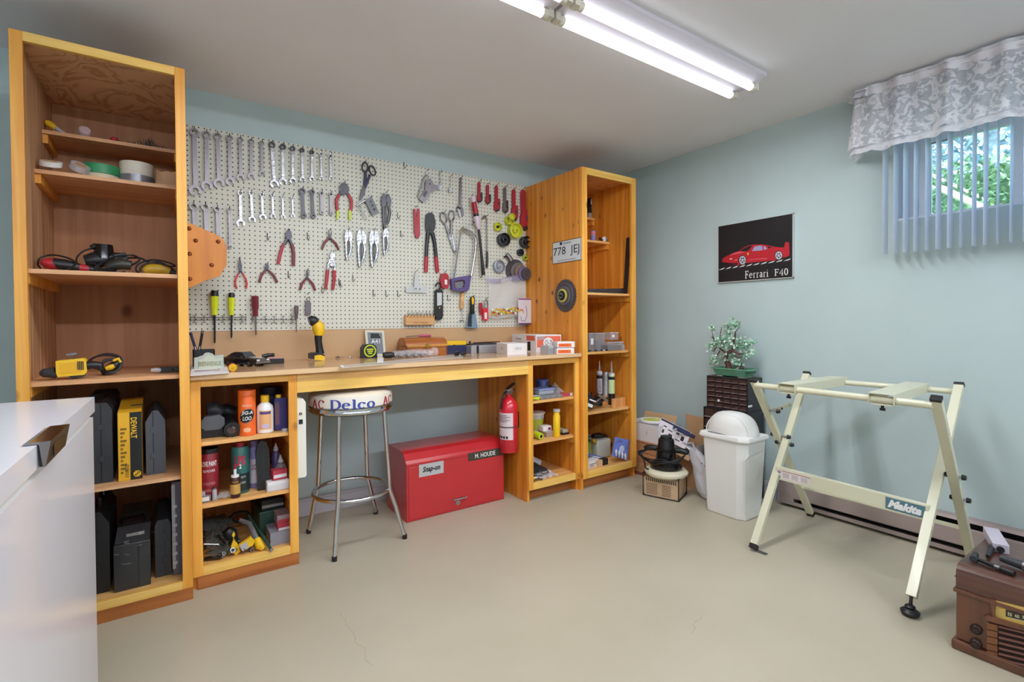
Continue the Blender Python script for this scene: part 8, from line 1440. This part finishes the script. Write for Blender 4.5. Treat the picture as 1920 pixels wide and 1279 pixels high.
def tx(s,cx,cy,wpx,hpx):
 c=S_(cx,cy,.001);wv_=(S_(cx+wpx/2,cy-0,.001)-S_(cx-wpx/2,cy,.001)).y;hh=abs(S_(cx,cy-hpx/2,.001).z-S_(cx,cy+hpx/2,.001).z);T.part('lettering',serif(MB(),s,lambda a,b_:V((c.x,c.y-a,c.z+b_)),hh,.07,.035,abs(wv_)),INKW)
tx('Ferrari',725,945,310,100);tx('F40',1040,922,170,88);T.done()
# ================================================================ vertical blinds and lace valance
T=Thing('vertical_blind','white vertical slat blind hanging open before the window','blind');xs_=XR-.085
sl=bpy.data.materials.new('blind_vinyl');sl.use_nodes=True;n=sl.node_tree.nodes;l=sl.node_tree.links;b_=n['Principled BSDF'];b_.inputs['Base Color'].default_value=lin('#dfe6f0');b_.inputs['Roughness'].default_value=.45
td=n.new('ShaderNodeBsdfTranslucent');td.inputs[0].default_value=lin('#cfdcec');ms=n.new('ShaderNodeMixShader');ms.inputs[0].default_value=.4;l.new(b_.outputs[0],ms.inputs[1]);l.new(td.outputs[0],ms.inputs[2]);l.new(ms.outputs[0],n['Material Output'].inputs[0])
ys=[-2.105,-2.151,-2.193,-2.236,-2.282,-2.326,-2.370,-2.412,-2.458,-2.498,-2.540,-2.584,-2.626]+[-2.669-.0425*k for k in range(11)];random.seed(3)
for k,y_ in enumerate(ys):
 a=radians(random.uniform(-3,5));w=.036;mb=MB();e=V((cos(a),sin(a),0))*w;n_=V((-sin(a),cos(a),0));c=V((xs_,y_,0))
 for i in range(4):
  t0,t1=-1+i*.5,-1+(i+1)*.5;f0,f1=.004*(1-t0*t0),.004*(1-t1*t1);mb.add([c+e*t0+n_*f0+UZ*1.498,c+e*t1+n_*f1+UZ*1.498,c+e*t1+n_*f1+UZ*2.335,c+e*t0+n_*f0+UZ*2.335],[(0,1,2,3)],sm=True)
 T.part('slat',mb,sl)
T.part('head_rail',MB().box((xs_-.02,-3.12,2.337),(xs_+.02,-2.07,2.368)),WHT);
for y_ in(-2.12,-3.05):T.part('rail_bracket',MB().box((xs_+.0205,y_-.01,2.34),(XR-.001,y_+.01,2.365)),WHT)
T.done()
def lace_mat(name='lace',dense=.0):
 m=bpy.data.materials.new(name);m.use_nodes=True;n=m.node_tree.nodes;l=m.node_tree.links;b=n['Principled BSDF'];b.inputs['Base Color'].default_value=lin('#f3f1f6');b.inputs['Roughness'].default_value=.9;g=n.new('ShaderNodeNewGeometry')
 mp=n.new('ShaderNodeMapping');mp.inputs['Scale'].default_value=(9,13,13);l.new(g.outputs['Position'],mp.inputs['Vector']);v1=n.new('ShaderNodeTexNoise');v1.inputs['Scale'].default_value=2.2;v1.inputs['Detail'].default_value=4;v1.inputs['Distortion'].default_value=1.2;l.new(mp.outputs[0],v1.inputs['Vector'])
 cr=n.new('ShaderNodeValToRGB');cr.color_ramp.elements[0].position=.47;cr.color_ramp.elements[0].color=(min(1,.5+dense),)*3+(1,);cr.color_ramp.elements[1].position=.54;cr.color_ramp.elements[1].color=(.92,)*3+(1,);l.new(v1.outputs[0],cr.inputs[0])
 v2=n.new('ShaderNodeTexVoronoi');v2.inputs['Scale'].default_value=26;l.new(g.outputs['Position'],v2.inputs['Vector']);r2=n.new('ShaderNodeValToRGB');r2.color_ramp.elements[0].position=.25;r2.color_ramp.elements[0].color=(.75,.75,.75,1);r2.color_ramp.elements[1].position=.4;r2.color_ramp.elements[1].color=(1,1,1,1);l.new(v2.outputs['Distance'],r2.inputs[0])
 mu=n.new('ShaderNodeMath');mu.operation='MULTIPLY';l.new(cr.outputs[0],mu.inputs[0]);l.new(r2.outputs[0],mu.inputs[1]);l.new(mu.outputs[0],b.inputs['Alpha'])
 tr=n.new('ShaderNodeBsdfTranslucent');tr.inputs[0].default_value=lin('#e0e2ea')
 mx=n.new('ShaderNodeMixShader');mx.inputs[0].default_value=.3;tp=n.new('ShaderNodeBsdfTransparent');m2=n.new('ShaderNodeMixShader');l.new(mu.outputs[0],m2.inputs[0]);l.new(tp.outputs[0],m2.inputs[1]);l.new(tr.outputs[0],m2.inputs[2]);l.new(b.outputs[0],mx.inputs[1]);l.new(m2.outputs[0],mx.inputs[2]);l.new(mx.outputs[0],n['Material Output'].inputs[0]);return m
lm=lace_mat();T=Thing('lace_valance','gathered white lace valance over the blind and window','valance');yv0,yv1=-1.985,-3.16;xv=XR-.145
def valx(s_):
 return(V((XR-.004-s_,yv0,0))if s_<.141 else V((xv,yv0-(s_-.141),0)))
tot=.141+(yv0-yv1)
def valf(z0,z1,flare=.012):
 def f(u,v):
  s_=u*tot;p=valx(s_);wav=sin(s_*62)*.5+sin(s_*37+1)*.5;amp=.014+.014*(1-v);zb=z0-.006*abs(sin(s_*42));p.z=zb+(z1-zb)*v;out=V((0,1,0))if s_<.141 else V((-1,0,0));fl=.028*(1-v)if s_<.2 else flare*(1-v);return p+out*(wav*amp+fl)
 return f
T.part('lace_cloth',MB().grid(valf(2.075,2.335),220,12),lm);T.part('scalloped_border',MB().grid(valf(2.040,2.076),220,2),lace_mat('lace_border',.35));T.part('rod_pocket',MB().grid(valf(2.336,2.368,0),220,3),mat('lace_header','#d9d6dc',.9));T.part('ruffle_top',MB().grid(valf(2.3685,2.385,-.006),220,2),lace_mat('lace_top',.3))
T.part('curtain_rod',MB().tube([(XR-.002,yv0-.008,2.352),(xv+.012,yv0-.008,2.352),(xv+.012,yv1,2.352)],.004,n=6),WHT);T.done()
